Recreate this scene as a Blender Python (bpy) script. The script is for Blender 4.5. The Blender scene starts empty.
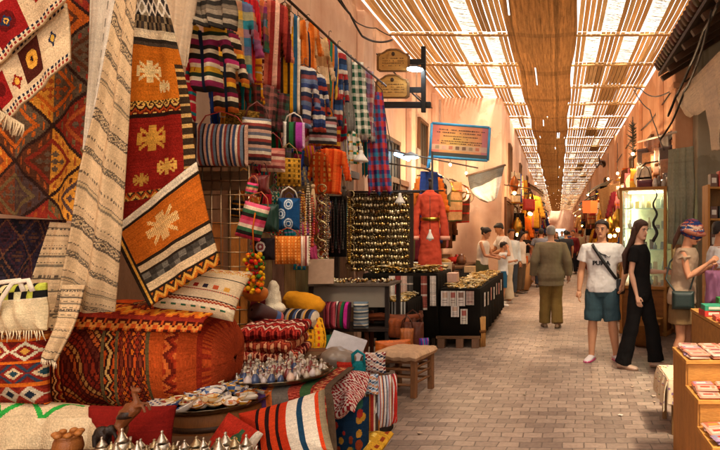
import bpy, math, random
import numpy as np
from mathutils import Vector, Matrix
PI = math.pi
random.seed(7)
RNG = np.random.default_rng(11)
# ---- camera numbers (photo pixels, 720 wide) ----
F, CX, CY, CH = 600.0, 558.0, 234.0, 1.6
scn = bpy.context.scene
COL = scn.collection

def at(px, py, Y):
    """world point seen at a photo pixel, Y metres down the street"""
    return Vector(((px - CX) * Y / F, Y, CH - (py - CY) * Y / F))

def H(s):
    """sRGB hex -> linear"""
    v = [int(s[i:i + 2], 16) / 255 for i in (0, 2, 4)]
    return tuple((c / 12.92 if c <= .04045 else ((c + .055) / 1.055) ** 2.4) for c in v)

def tag(o, label=None, cat=None, group=None, kind=None):
    if label: o['label'] = label
    if cat: o['category'] = cat
    if group: o['group'] = group
    if kind: o['kind'] = kind
    return o

def thing(name, label, cat, loc=(0, 0, 0), rotz=0, group=None):
    o = bpy.data.objects.new(name, None)
    o.empty_display_size = .1
    COL.objects.link(o)
    o.location = loc
    o.rotation_euler = (0, 0, rotz)
    return tag(o, label, cat, group)

def copy_tree(o, parent=None):
    c = o.copy()
    COL.objects.link(c)
    c.parent = parent
    for ch in list(o.children):
        copy_tree(ch, c)
    return c

# ------------------------------------------------------------------ materials
MATS = {}
def nodes_of(name):
    m = bpy.data.materials.new(name)
    m.use_nodes = True
    nt = m.node_tree
    b = nt.nodes['Principled BSDF']
    return m, nt, b

def N(nt, t, **kw):
    n = nt.nodes.new(t)
    for k, v in kw.items():
        if k in n.inputs: n.inputs[k].default_value = v
        else: setattr(n, k, v)
    return n

def mathn(nt, op, a, b=None):
    n = nt.nodes.new('ShaderNodeMath'); n.operation = op
    for i, x in enumerate((a, b)):
        if x is None: continue
        if isinstance(x, (int, float)): n.inputs[i].default_value = x
        else: nt.links.new(x, n.inputs[i])
    return n.outputs[0]

def mat(name, col=None, rough=.8, metal=0., var=.18, vscale=6., fine=.12, fscale=160., bump=.15, spec=.3, trans=0., emit=0., sheen=0., stretch=(1, 1, 1), coat=0.):
    """procedural surface; col None = colour from the mesh's own pattern (attribute Col)"""
    if name in MATS: return MATS[name]
    m, nt, b = nodes_of(name)
    L = nt.links.new
    if col is None:
        a = N(nt, 'ShaderNodeAttribute', attribute_name='Col'); base = a.outputs['Color']
    else:
        a = N(nt, 'ShaderNodeRGB'); a.outputs[0].default_value = (*col, 1); base = a.outputs[0]
    tc = N(nt, 'ShaderNodeTexCoord')
    mp = N(nt, 'ShaderNodeMapping'); mp.inputs['Scale'].default_value = stretch
    L(tc.outputs['Object'], mp.inputs['Vector'])
    n1 = N(nt, 'ShaderNodeTexNoise', Scale=vscale, Detail=4.0); L(mp.outputs[0], n1.inputs['Vector'])
    n2 = N(nt, 'ShaderNodeTexNoise', Scale=fscale, Detail=2.0); L(mp.outputs[0], n2.inputs['Vector'])
    s1 = mathn(nt, 'MULTIPLY', mathn(nt, 'SUBTRACT', n1.outputs[0], .5), var * 4)
    s2 = mathn(nt, 'MULTIPLY', mathn(nt, 'SUBTRACT', n2.outputs[0], .5), fine * 4)
    fac = mathn(nt, 'ADD', mathn(nt, 'ADD', s1, s2), 1.0)
    mx = N(nt, 'ShaderNodeVectorMath', operation='SCALE'); L(base, mx.inputs[0]); L(fac, mx.inputs['Scale'])
    L(mx.outputs[0], b.inputs['Base Color'])
    b.inputs['Roughness'].default_value = rough
    b.inputs['Metallic'].default_value = metal
    b.inputs['Specular IOR Level'].default_value = spec
    if coat: b.inputs['Coat Weight'].default_value = coat
    if sheen:
        b.inputs['Sheen Weight'].default_value = sheen
    if bump:
        bp = N(nt, 'ShaderNodeBump', Strength=bump, Distance=.01)
        L(mathn(nt, 'ADD', n2.outputs[0], n1.outputs[0]), bp.inputs['Height']); L(bp.outputs[0], b.inputs['Normal'])
    if emit:
        L(base, b.inputs['Emission Color']); b.inputs['Emission Strength'].default_value = emit
    if trans:
        out = nt.nodes['Material Output']
        t = N(nt, 'ShaderNodeBsdfTranslucent'); L(mx.outputs[0], t.inputs['Color'])
        ms = N(nt, 'ShaderNodeMixShader'); ms.inputs[0].default_value = trans
        L(b.outputs[0], ms.inputs[1]); L(t.outputs[0], ms.inputs[2]); L(ms.outputs[0], out.inputs['Surface'])
    MATS[name] = m
    return m

CLOTH = mat('woven cloth', None, .95, var=.16, vscale=5, fine=.16, fscale=220, bump=.35, spec=.1)
WOOL = mat('knotted wool', None, 1., var=.2, vscale=7, fine=.22, fscale=150, bump=.6, spec=.05)
SOFT = mat('garment cloth', None, .9, var=.12, vscale=9, fine=.06, fscale=300, bump=.2, spec=.1)
THIN = mat('thin cloth', None, .9, var=.12, vscale=4, fine=.05, fscale=200, bump=.2, spec=.1, trans=.35)
PAINT = mat('painted goods', None, .5, var=.12, vscale=20, fine=.08, fscale=250, bump=.1, spec=.4)
GLAZE = mat('glazed pottery', None, .2, var=.1, vscale=30, fine=.05, fscale=250, bump=.05, spec=.5, coat=.3)
WOOD = mat('worn wood', None, .65, var=.25, vscale=6, fine=.15, fscale=60, bump=.3, spec=.3, stretch=(3, 3, .6))
WOODH = mat('worn wood boards', None, .65, var=.25, vscale=6, fine=.15, fscale=60, bump=.3, spec=.3, stretch=(.6, 3, 3))
LEATHER = mat('leather', None, .45, var=.2, vscale=12, fine=.08, fscale=180, bump=.3, spec=.45)
METAL = mat('shop metal', None, .32, metal=1., var=.2, vscale=15, fine=.12, fscale=90, bump=.15)
IRON = mat('black iron', None, .5, metal=.2, var=.2, vscale=15, fine=.1, fscale=120, bump=.2)
SKIN = mat('skin', None, .55, var=.06, vscale=14, fine=.04, fscale=200, bump=.06, spec=.35)
HAIR = mat('hair', None, .5, var=.3, vscale=30, fine=.25, fscale=140, bump=.6, spec=.4, stretch=(2, 2, .3))
PLASTIC = mat('plastic', None, .3, var=.06, vscale=10, fine=.03, fscale=200, bump=.05, spec=.5)

def glass_mat():
    m, nt, b = nodes_of('cabinet glass')
    b.inputs['Base Color'].default_value = (.9, .97, .93, 1)
    b.inputs['Roughness'].default_value = .03
    b.inputs['Alpha'].default_value = .14
    b.inputs['Specular IOR Level'].default_value = .6
    return m
GLASS = glass_mat()
def lamp_mat(name, col, e):
    if name in MATS: return MATS[name]
    m, nt, b = nodes_of(name)
    b.inputs['Base Color'].default_value = (*col, 1)
    b.inputs['Emission Color'].default_value = (*col, 1)
    b.inputs['Emission Strength'].default_value = e
    MATS[name] = m
    return m

# ------------------------------------------------------------------ mesh builder
class MB:
    def __init__(s):
        s.v = []; s.f = []; s.c = []; s.n = 0
    def add(s, verts, faces, cols):
        base = s.n
        s.v.append(np.asarray(verts, dtype=float).reshape(-1, 3)); s.n += len(s.v[-1])
        for i, f in enumerate(faces):
            s.f.append([base + k for k in f])
        if isinstance(cols, tuple) and len(cols) == 3 and not hasattr(cols[0], '__len__'):
            s.c.extend([cols] * len(faces))
        else:
            s.c.extend([tuple(c) for c in cols])
        return s
    def box(s, c, size, col, rz=0., rx=0., ry=0., jit=0.):
        hx, hy, hz = (d / 2 for d in size)
        P = np.array([[x, y, z] for x in (-hx, hx) for y in (-hy, hy) for z in (-hz, hz)])
        if jit: P = P + RNG.normal(0, jit, P.shape)
        R = np.array(Matrix.Rotation(rz, 3, 'Z') @ Matrix.Rotation(ry, 3, 'Y') @ Matrix.Rotation(rx, 3, 'X'))
        P = P @ R.T + np.array(c)
        return s.add(P, [(0, 1, 3, 2), (4, 6, 7, 5), (0, 4, 5, 1), (2, 3, 7, 6), (0, 2, 6, 4), (1, 5, 7, 3)], col)
    def tube(s, pts, r, col, n=8, cap=True, flat=1.0):
        pts = [Vector(p) for p in pts]
        rs = r if hasattr(r, '__len__') else [r] * len(pts)
        if len(pts) > 2 or True:
            rings = []
            d = (pts[1] - pts[0]).normalized()
            up = Vector((0, 0, 1)) if abs(d.z) < .9 else Vector((0, 1, 0))
            a = d.cross(up).normalized()
            for i, p in enumerate(pts):
                if i == 0: t = pts[1] - pts[0]
                elif i == len(pts) - 1: t = pts[-1] - pts[-2]
                else: t = (pts[i + 1] - pts[i]).normalized() + (pts[i] - pts[i - 1]).normalized()
                if t.length < 1e-9: t = d.copy()
                t.normalize()
                a = (a - t * a.dot(t))
                a = a.normalized() if a.length > 1e-6 else t.orthogonal().normalized()
                b = t.cross(a)
                rr = rs[i]
                rings.append([p + a * math.cos(2 * PI * k / n) * rr + b * math.sin(2 * PI * k / n) * rr * flat for k in range(n)])
        return s.loft(rings, col, cap)
    def loft(s, rings, col, cap=True):
        n = len(rings[0]); V = [v for r in rings for v in r]; Fc = []
        for i in range(len(rings) - 1):
            for k in range(n):
                Fc.append((i * n + k, i * n + (k + 1) % n, (i + 1) * n + (k + 1) % n, (i + 1) * n + k))
        cols = col
        if isinstance(col, list):   # colour per ring gap
            cols = [col[min(i, len(col) - 1)] for i in range(len(rings) - 1) for _ in range(n)]
        if cap:
            Fc.append(tuple(range(n))[::-1]); Fc.append(tuple((len(rings) - 1) * n + k for k in range(n)))
            if isinstance(col, list): cols = cols + [col[0], col[-1]]
        return s.add([tuple(v) for v in V], Fc, cols)
    def rings(s, rows, col, n=16, cap=True, p=2.0):
        """stacked ellipses: rows of (z, rx, ry, cx, cy)"""
        R = []
        for z, rx, ry, cx, cy in rows:
            ring = []
            for k in range(n):
                a = 2 * PI * k / n; c, d = math.cos(a), math.sin(a)
                ring.append((cx + rx * math.copysign(abs(c) ** (2 / p), c), cy + ry * math.copysign(abs(d) ** (2 / p), d), z))
            R.append(ring)
        return s.loft(R, col, cap)
    def lathe(s, c, prof, col, n=16, cap=True):
        return s.rings([(c[2] + z, r, r, c[0], c[1]) for r, z in prof], col, n, cap)
    def ball(s, c, r, col, n=10, m=7, rot=None):
        r = r if hasattr(r, '__len__') else (r, r, r)
        R = []
        for i in range(m + 1):
            t = PI * (i + .02) / (m + .04) ; z = -math.cos(t); q = math.sin(t)
            R.append([Vector((r[0] * q * math.cos(2 * PI * k / n), r[1] * q * math.sin(2 * PI * k / n), r[2] * z)) for k in range(n)])
        if rot is not None: R = [[rot @ v for v in ring] for ring in R]
        R = [[v + Vector(c) for v in ring] for ring in R]
        return s.loft(R, col)
    def grid(s, P, C, mask=None, flip=False):
        """P (nv+1,nu+1,3) points, C (nv,nu,3) face colours"""
        nv, nu = C.shape[:2]
        base = s.n
        s.v.append(P.reshape(-1, 3)); s.n += P.shape[0] * P.shape[1]
        j, i = np.mgrid[0:nv, 0:nu]
        a = base + j * (nu + 1) + i
        Q = np.stack([a, a + 1, a + nu + 2, a + nu + 1], -1)
        if flip: Q = Q[..., ::-1]
        if mask is None:
            s.f.extend(Q.reshape(-1, 4).tolist()); s.c.extend(map(tuple, C.reshape(-1, 3)))
        else:
            s.f.extend(Q[mask].tolist()); s.c.extend(map(tuple, C[mask]))
        return s
    def build(s, name, m, parent=None, loc=None, smooth=True, solid=0., bevel=0., remesh=0., wrinkle=0., sub=0, sharp=None):
        V = np.concatenate(s.v) if s.v else np.zeros((0, 3))
        used = np.zeros(len(V), bool)
        lens = np.array([len(f) for f in s.f]); flat = np.concatenate([np.asarray(f) for f in s.f]) if s.f else np.zeros(0, int)
        used[flat] = True
        remap = np.cumsum(used) - 1
        flat = remap[flat]; V = V[used]
        me = bpy.data.meshes.new(name)
        me.vertices.add(len(V)); me.vertices.foreach_set('co', V.astype(np.float32).ravel())
        me.loops.add(len(flat)); me.loops.foreach_set('vertex_index', flat.astype(np.int32))
        starts = np.concatenate([[0], np.cumsum(lens)[:-1]]).astype(np.int32)
        me.polygons.add(len(lens)); me.polygons.foreach_set('loop_start', starts)
        try: me.polygons.foreach_set('loop_total', lens.astype(np.int32))
        except Exception: pass
        me.update(calc_edges=True)
        me.polygons.foreach_set('use_smooth', np.full(len(lens), bool(smooth)))
        at_ = me.attributes.new('Col', 'FLOAT_COLOR', 'CORNER')
        C = np.repeat(np.asarray(s.c, dtype=np.float32).reshape(-1, 3), lens, axis=0)
        at_.data.foreach_set('color', np.concatenate([C, np.ones((len(C), 1), np.float32)], 1).ravel())
        me.materials.append(m)
        o = bpy.data.objects.new(name, me)
        COL.objects.link(o)
        if parent is not None: o.parent = parent
        if loc is not None: o.location = loc
        if remesh:
            col = s.c[0]
            md = o.modifiers.new('join', 'REMESH'); md.mode = 'VOXEL'; md.voxel_size = remesh; md.use_smooth_shade = True
            sm = o.modifiers.new('relax', 'SMOOTH'); sm.factor = .5; sm.iterations = 2
            o.data.materials.clear(); o.data.materials.append(plain_variant(m, col))
        if wrinkle:
            tx = bpy.data.textures.get('folds') or bpy.data.textures.new('folds', 'CLOUDS')
            tx.noise_scale = .11; tx.noise_depth = 2
            d = o.modifiers.new('folds', 'DISPLACE'); d.texture = tx; d.strength = wrinkle; d.texture_coords = 'LOCAL'; d.mid_level = .5
        if solid:
            sd = o.modifiers.new('thickness', 'SOLIDIFY'); sd.thickness = solid; sd.offset = 0
        if bevel:
            bv = o.modifiers.new('soft edges', 'BEVEL'); bv.width = bevel; bv.segments = 2; bv.limit_method = 'ANGLE'; bv.harden_normals = False
        if sharp and smooth:
            try:
                me.polygons.foreach_set('use_smooth', np.full(len(lens), True)); me.set_sharp_from_angle(angle=math.radians(sharp))
            except Exception: pass
        return o

def plain_variant(m, col):
    """the same surface in one plain colour (for meshes whose faces are rebuilt by a remesh)"""
    key = m.name + '_%.3f_%.3f_%.3f' % tuple(col)
    if key in MATS: return MATS[key]
    c = m.copy(); c.name = key
    for n in list(c.node_tree.nodes):
        if n.type == 'ATTRIBUTE':
            rgb = c.node_tree.nodes.new('ShaderNodeRGB'); rgb.outputs[0].default_value = (*col, 1)
            for l in list(n.outputs['Color'].links):
                c.node_tree.links.new(rgb.outputs[0], l.to_socket)
    MATS[key] = c
    return c

# ------------------------------------------------------------------ woven patterns (arrays of face colours)
def UV(nu, nv):
    v, u = np.mgrid[0:nv, 0:nu]
    return (u + .5) / nu, (v + .5) / nv

def fill(nu, nv, c): return np.tile(np.array(H(c) if isinstance(c, str) else c), (nv, nu, 1)).astype(float)
def pal(*cs): return np.array([H(c) for c in cs])

def tri(x): return np.abs((x % 1.0) - .5) * 2

def band(u, w, kind, cols, k=6):
    """colour of a woven band: u along the band, w (0..1) across it"""
    P = pal(*cols); n = len(P)
    if kind == 'solid': i = np.zeros(u.shape, int)
    elif kind == 'stripes': i = np.floor(w * n * .999).astype(int)
    elif kind == 'zig': i = (np.floor((w * n + tri(u * k) * 2)) % n).astype(int)
    elif kind == 'chev': i = (np.floor(w * 1 + u * k * n + (tri(w) * 1.0) * n) % n).astype(int)
    elif kind == 'dia':
        d = tri(u * k) + tri(w + .5 * 0)
        i = np.clip(np.floor(d / 2 * n), 0, n - 1).astype(int)
    elif kind in ('net', 'finenet'):
        q_ = 2 if kind == 'net' else 6
        a = (u * k + w * q_) % 1; b = (u * k - w * q_) % 1
        e = np.minimum(np.minimum(a, 1 - a), np.minimum(b, 1 - b))
        cell = (np.floor(u * k + w * q_) * 3 + np.floor(u * k - w * q_) * 5).astype(int)
        i = np.where(e < .14, 0, 1 + cell % (n - 1))
    elif kind == 'check': i = ((np.floor(u * k * 2) + np.floor(w * 2)) % n).astype(int)
    elif kind == 'dot': i = np.where((np.abs((u * k) % 1 - .5) < .22) & (np.abs(w - .5) < .28), 1 + (np.floor(u * k).astype(int) % (n - 1)), 0)
    elif kind == 'dash': i = np.where(((u * k) % 1) < .5, 0, 1)
    else: i = np.zeros(u.shape, int)
    return P[i % n]

def bands(nu, nv, spec, axis='v'):
    """spec: list of (width, kind, colours[, k])"""
    if axis == 'u':
        return np.swapaxes(bands(nv, nu, spec, 'v'), 0, 1)
    u, v = UV(nu, nv)
    tot = sum(b[0] for b in spec); out = np.zeros((nv, nu, 3)); a = 0
    for b in spec:
        lo, hi = a / tot, (a + b[0]) / tot
        m = (v >= lo) & (v < hi)
        w = np.clip((v - lo) / (hi - lo), 0, .9999)
        out[m] = band(u, w, b[1], b[2], b[3] if len(b) > 3 else 6)[m]
        a += b[0]
    return out

def lattice(nu, nv, ku, kv, palette, seed=1, border='241510', inner=True, half=True):
    """big diamonds, each split and filled with smaller ones"""
    r = np.random.default_rng(seed); u, v = UV(nu, nv); P = pal(*palette)
    a = u * ku + v * kv; b = u * ku - v * kv + 20
    ia, ib = np.floor(a).astype(int), np.floor(b).astype(int); fa, fb = a - ia, b - ib
    T = r.integers(0, len(P), (80, 80)); T2 = r.integers(0, len(P), (80, 80))
    c = P[T[ia % 80, ib % 80]]
    if half: c = np.where((fa + fb > 1)[..., None], P[T2[ia % 80, ib % 80]], c)
    m = np.maximum(np.abs(fa - .5), np.abs(fb - .5))
    if inner:
        ring = (m > .26) & (m < .33); c = np.where(ring[..., None], P[T2[ib % 80, ia % 80]], c)
        sm = (m < .2) & ((np.floor(fa * 10) + np.floor(fb * 10)) % 2 == 0)
        c = np.where(sm[..., None], P[T[(ia + 7) % 80, (ib + 3) % 80]], c)
        tick = (m > .36) & (m < .43) & (np.floor(fa * 14 + fb * 14) % 3 == 0)
        c = np.where(tick[..., None], P[T2[(ia + 2) % 80, (ib + 9) % 80]], c)
    return np.where((m > .47)[..., None], np.array(H(border)), c)

def plaid(nu, nv, cols, ku=4, kv=6):
    P = pal(*cols); u, v = UV(nu, nv); n = len(P)
    i = (np.floor(u * ku * n) % n).astype(int); j = (np.floor(v * kv * n) % n).astype(int)
    return P[i] * .5 + P[j] * .5

def put(C, u0, v0, u1, v1, c):
    nv, nu = C.shape[:2]
    C[int(v0 * nv):max(int(v0 * nv) + 1, int(v1 * nv)), int(u0 * nu):max(int(u0 * nu) + 1, int(u1 * nu))] = H(c)
    return C

def motif(C, u, v, ru, rv, c1, c2, c3=None, kind='star'):
    nv, nu = C.shape[:2]; U, V_ = UV(nu, nv)
    x = (U - u) / ru; y = (V_ - v) / rv
    d = np.abs(x) + np.abs(y); m = np.maximum(np.abs(x), np.abs(y))
    if kind == 'sq':
        C[m < 1] = H(c1); C[(m < .5) & (d < .75)] = H(c2)
        if c3: C[(d < .3)] = H(c3)
    else:
        C[(d < 1) | ((np.abs(x) < .25) & (np.abs(y) < 1)) | ((np.abs(y) < .25) & (np.abs(x) < 1))] = H(c1)
        C[(d < .62) & (m < .5)] = H(c2)
        if c3: C[d < .28] = H(c3)
    return C

def yarn(C, s=.1, seed=3):
    r = np.random.default_rng(seed)
    return np.clip(C * (1 + r.normal(0, s, C.shape[:2]))[..., None] * (1 + r.normal(0, s * .7, (C.shape[0], 1, 1))), 0, 1)

# ------------------------------------------------------------------ cloth shapes
def strip(pairs, C, fold=0., kf=3, wob=0., fdir=(0, -1, 0), seed=0, mask=None, mb=None, curve=True):
    """cloth through (left point, right point) pairs from top to bottom"""
    nv, nu = C.shape[:2]
    A = np.array([list(p[0]) for p in pairs]); B = np.array([list(p[1]) for p in pairs])
    t = np.linspace(0, len(pairs) - 1, nv + 1)
    def interp(Q):
        if len(Q) < 3 or not curve: return np.stack([np.interp(t, range(len(Q)), Q[:, k]) for k in range(3)], 1)
        E = np.vstack([2 * Q[0] - Q[1], Q, 2 * Q[-1] - Q[-2]])
        i = np.clip(t.astype(int), 0, len(Q) - 2); f = (t - i)[:, None]
        p0, p1, p2, p3 = E[i], E[i + 1], E[i + 2], E[i + 3]
        return .5 * (2 * p1 + (p2 - p0) * f + (2 * p0 - 5 * p1 + 4 * p2 - p3) * f * f + (3 * p1 - p0 - 3 * p2 + p3) * f ** 3)
    L, R = interp(A), interp(B)
    u = np.linspace(0, 1, nu + 1)[None, :, None]
    P = L[:, None] * (1 - u) + R[:, None] * u
    r = np.random.default_rng(seed); ph = r.uniform(0, 6, 4)
    uu = np.linspace(0, 1, nu + 1)[None, :]; vv = np.linspace(0, 1, nv + 1)[:, None]
    d = fold * (np.sin(2 * PI * kf * uu + ph[0] + .8 * np.sin(vv * 2 + ph[1])) + .4 * np.sin(2 * PI * kf * 2.3 * uu + ph[2] + vv)) * (.35 + .65 * vv)
    d = d + wob * np.sin(3 * vv * PI + ph[3] + uu * 2)
    P = P + d[..., None] * np.array(fdir)
    mb = mb or MB()
    mb.grid(P, C, mask)
    mb.edgepts = (P[0], P[-1])
    return mb

def edge_dist(mask):
    d = np.zeros(mask.shape); m = mask.copy(); k = 0
    while m.any() and k < 60:
        d[m] += 1; k += 1
        q = np.pad(m, 1)
        m = m & q[:-2, 1:-1] & q[2:, 1:-1] & q[1:-1, :-2] & q[1:-1, 2:]
    return d

def puff(w, h, t, C, mask=None, mb=None, power=.5, rim=3., fold=0., kf=4, seed=0, sag=0., M=None, back=None, pinch=0.):
    """closed, padded cloth shape: x across (w), z down from 0 to -h, thickness t"""
    nv, nu = C.shape[:2]
    if mask is None: mask = np.ones((nv, nu), bool)
    E = edge_dist(mask)
    # vertex distance: min over adjacent faces, 0 at the border
    q = np.pad(E, 1)
    D = np.minimum(np.minimum(q[:-1, :-1], q[1:, :-1]), np.minimum(q[:-1, 1:], q[1:, 1:]))
    cell = min(w / nu, h / nv)
    full = max(t * rim, 1e-4)
    prof = np.clip(D * cell / full, 0, 1)
    prof = (1 - (1 - prof) ** 2) ** power
    u = np.linspace(0, 1, nu + 1)[None, :] * np.ones((nv + 1, 1)); v = np.linspace(0, 1, nv + 1)[:, None] * np.ones((1, nu + 1))
    r = np.random.default_rng(seed); ph = r.uniform(0, 6, 4)
    f = fold * np.sin(2 * PI * kf * u + ph[0] + 1.2 * np.sin(3 * v + ph[1])) * (.3 + .7 * v) + fold * .5 * np.sin(2 * PI * (1.7 * u + 1.3 * v) + ph[2])
    x = (u - .5) * w; z = -v * h
    if pinch:
        x = x * (1 - pinch * (1 - np.abs(2 * v - 1) ** 2) * 1.0); z = -h / 2 + (z + h / 2) * (1 - pinch * (1 - np.abs(2 * u - 1) ** 2))
    z = z - sag * (1 - (2 * u - 1) ** 2)
    mb = mb or MB()
    for sgn in (-1, 1):
        y = sgn * prof * t / 2 + f
        P = np.stack([x, y, z], -1)
        if M is not None:
            P = P @ np.array(M.to_3x3()).T + np.array(M.to_translation())
        mb.grid(P, C if (sgn < 0 or back is None) else back, mask, flip=(sgn > 0))
    return mb

def frame_to(loc, rz=0., tilt=0., roll=0.):
    return Matrix.Translation(loc) @ Matrix.Rotation(rz, 4, 'Z') @ Matrix.Rotation(tilt, 4, 'X') @ Matrix.Rotation(roll, 4, 'Y')

def fringe(mb, pts, length, col, r=.003, dirv=(0, 0, -1), step=1, jit=.25):
    for p in pts[::step]:
        q = Vector(p); L = length * random.uniform(.7, 1.1)
        e = q + Vector(dirv) * L + Vector((random.uniform(-1, 1), random.uniform(-1, 1), 0)) * L * jit
        mb.tube([q, (q + e) / 2 + Vector((random.uniform(-1, 1) * L * .1, 0, 0)), e], [r, r, r * .6], col, 4)
# =================================================================== camera, light, world
cam = bpy.data.cameras.new('camera'); camo = bpy.data.objects.new('camera', cam); COL.objects.link(camo)
camo.location = (0, 0, CH); camo.rotation_euler = (PI / 2, 0, 0)
cam.sensor_width = 36; cam.lens = 36 * F / 720
cam.shift_x = -(CX - 360) / 720; cam.shift_y = -(225 - CY) / 720
cam.clip_start = .05; cam.clip_end = 600
scn.camera = camo

SUN_EL, SUN_AZ = math.radians(62), math.radians(150)     # azimuth of the sun, clockwise from +Y (street direction)
w = bpy.data.worlds.new('World'); scn.world = w; w.use_nodes = True
nt = w.node_tree
sky = nt.nodes.new('ShaderNodeTexSky'); sky.sky_type = 'NISHITA'; sky.sun_disc = False
sky.sun_elevation = SUN_EL; sky.sun_rotation = SUN_AZ; sky.dust_density = 6; sky.air_density = .7; sky.ozone_density = .3
bg = nt.nodes['Background']; bg.inputs[1].default_value = .12
# thin bright overcast over the blue
tcw = nt.nodes.new('ShaderNodeTexCoord'); nz = nt.nodes.new('ShaderNodeTexNoise'); nz.inputs['Scale'].default_value = 2.2; nz.inputs['Detail'].default_value = 5
nt.links.new(tcw.outputs['Generated'], nz.inputs['Vector'])
mr = nt.nodes.new('ShaderNodeMapRange'); mr.inputs[1].default_value = .3; mr.inputs[2].default_value = .7; mr.inputs[3].default_value = .6; mr.inputs[4].default_value = .95
nt.links.new(nz.outputs[0], mr.inputs[0])
mxw = nt.nodes.new('ShaderNodeMix'); mxw.data_type = 'RGBA'; nt.links.new(mr.outputs[0], mxw.inputs[0]); nt.links.new(sky.outputs[0], mxw.inputs[6])
mxw.inputs[7].default_value = (2.55, 2.28, 1.9, 1)
nt.links.new(mxw.outputs[2], bg.inputs[0])
sl = bpy.data.lights.new('sun', 'SUN'); sl.energy = 1.5; sl.angle = math.radians(14); sl.color = (1, .82, .58)
so = bpy.data.objects.new('sun', sl); COL.objects.link(so)
sd = Vector((math.sin(SUN_AZ) * math.cos(SUN_EL), math.cos(SUN_AZ) * math.cos(SUN_EL), math.sin(SUN_EL)))
so.rotation_euler = sd.to_track_quat('Z', 'Y').to_euler(); so.location = (0, 0, 30)
scn.view_settings.view_transform = 'Standard'; scn.view_settings.look = 'None'
scn.view_settings.gamma = 1; scn.view_settings.exposure = 3.1
scn.render.film_transparent = False
scn.cycles.max_bounces = 10; scn.cycles.diffuse_bounces = 6; scn.cycles.transmission_bounces = 6; scn.cycles.transparent_max_bounces = 12
scn.cycles.use_denoising = True

# =================================================================== ground
def paver_mat():
    m, nt, b = nodes_of('street pavers'); L = nt.links.new
    tc = N(nt, 'ShaderNodeTexCoord')
    wob = N(nt, 'ShaderNodeTexNoise', Scale=2.2, Detail=2.0); L(tc.outputs['Object'], wob.inputs['Vector'])
    sub = N(nt, 'ShaderNodeVectorMath', operation='SUBTRACT'); L(wob.outputs['Color'], sub.inputs[0]); sub.inputs[1].default_value = (.5, .5, .5)
    sc = N(nt, 'ShaderNodeVectorMath', operation='SCALE'); L(sub.outputs[0], sc.inputs[0]); sc.inputs['Scale'].default_value = .075
    ad = N(nt, 'ShaderNodeVectorMath', operation='ADD'); L(tc.outputs['Object'], ad.inputs[0]); L(sc.outputs[0], ad.inputs[1])
    mp = N(nt, 'ShaderNodeMapping'); L(ad.outputs[0], mp.inputs['Vector']); mp.inputs['Rotation'].default_value = (0, 0, math.radians(2.5))
    br = N(nt, 'ShaderNodeTexBrick', Scale=1.0); L(mp.outputs[0], br.inputs['Vector'])
    br.inputs['Brick Width'].default_value = .165; br.inputs['Row Height'].default_value = .115
    br.inputs['Mortar Size'].default_value = .006; br.inputs['Mortar Smooth'].default_value = .6; br.inputs['Bias'].default_value = -.1
    br.offset = .5
    br.inputs['Color1'].default_value = (*H('a08b7b'), 1); br.inputs['Color2'].default_value = (*H('77655a'), 1); br.inputs['Mortar'].default_value = (*H('6a5c52'), 1)
    n1 = N(nt, 'ShaderNodeTexNoise', Scale=.8, Detail=5.0); L(tc.outputs['Object'], n1.inputs['Vector'])
    n2 = N(nt, 'ShaderNodeTexNoise', Scale=28.0, Detail=4.0); L(tc.outputs['Object'], n2.inputs['Vector'])
    f = mathn(nt, 'ADD', mathn(nt, 'ADD', mathn(nt, 'MULTIPLY', n1.outputs[0], 1.1), mathn(nt, 'MULTIPLY', n2.outputs[0], .8)), .05)
    mx = N(nt, 'ShaderNodeVectorMath', operation='SCALE'); L(br.outputs['Color'], mx.inputs[0]); L(f, mx.inputs['Scale'])
    n4 = N(nt, 'ShaderNodeTexNoise', Scale=4.5, Detail=6.0, Roughness=.7); L(tc.outputs['Object'], n4.inputs['Vector'])
    st = N(nt, 'ShaderNodeMapRange'); st.inputs[1].default_value = .56; st.inputs[2].default_value = .72; st.inputs[3].default_value = 1.0; st.inputs[4].default_value = .7; L(n4.outputs[0], st.inputs[0])
    mx2 = N(nt, 'ShaderNodeVectorMath', operation='SCALE'); L(mx.outputs[0], mx2.inputs[0]); L(st.outputs[0], mx2.inputs['Scale'])
    L(mx2.outputs[0], b.inputs['Base Color'])
    L(mathn(nt, 'ADD', mathn(nt, 'MULTIPLY', n1.outputs[0], .35), .32), b.inputs['Roughness'])
    b.inputs['Specular IOR Level'].default_value = .4
    bp = N(nt, 'ShaderNodeBump', Strength=.55, Distance=.01)
    hgt = mathn(nt, 'SUBTRACT', mathn(nt, 'MULTIPLY', n2.outputs[0], .35), br.outputs['Fac'])
    L(hgt, bp.inputs['Height']); L(bp.outputs[0], b.inputs['Normal'])
    return m
g = MB(); g.add([(-40, -15, 0), (40, -15, 0), (40, 160, 0), (-40, 160, 0)], [(0, 1, 2, 3)], (.3, .3, .3))
tag(g.build('street_paving', paver_mat(), smooth=False), kind='structure')

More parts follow.
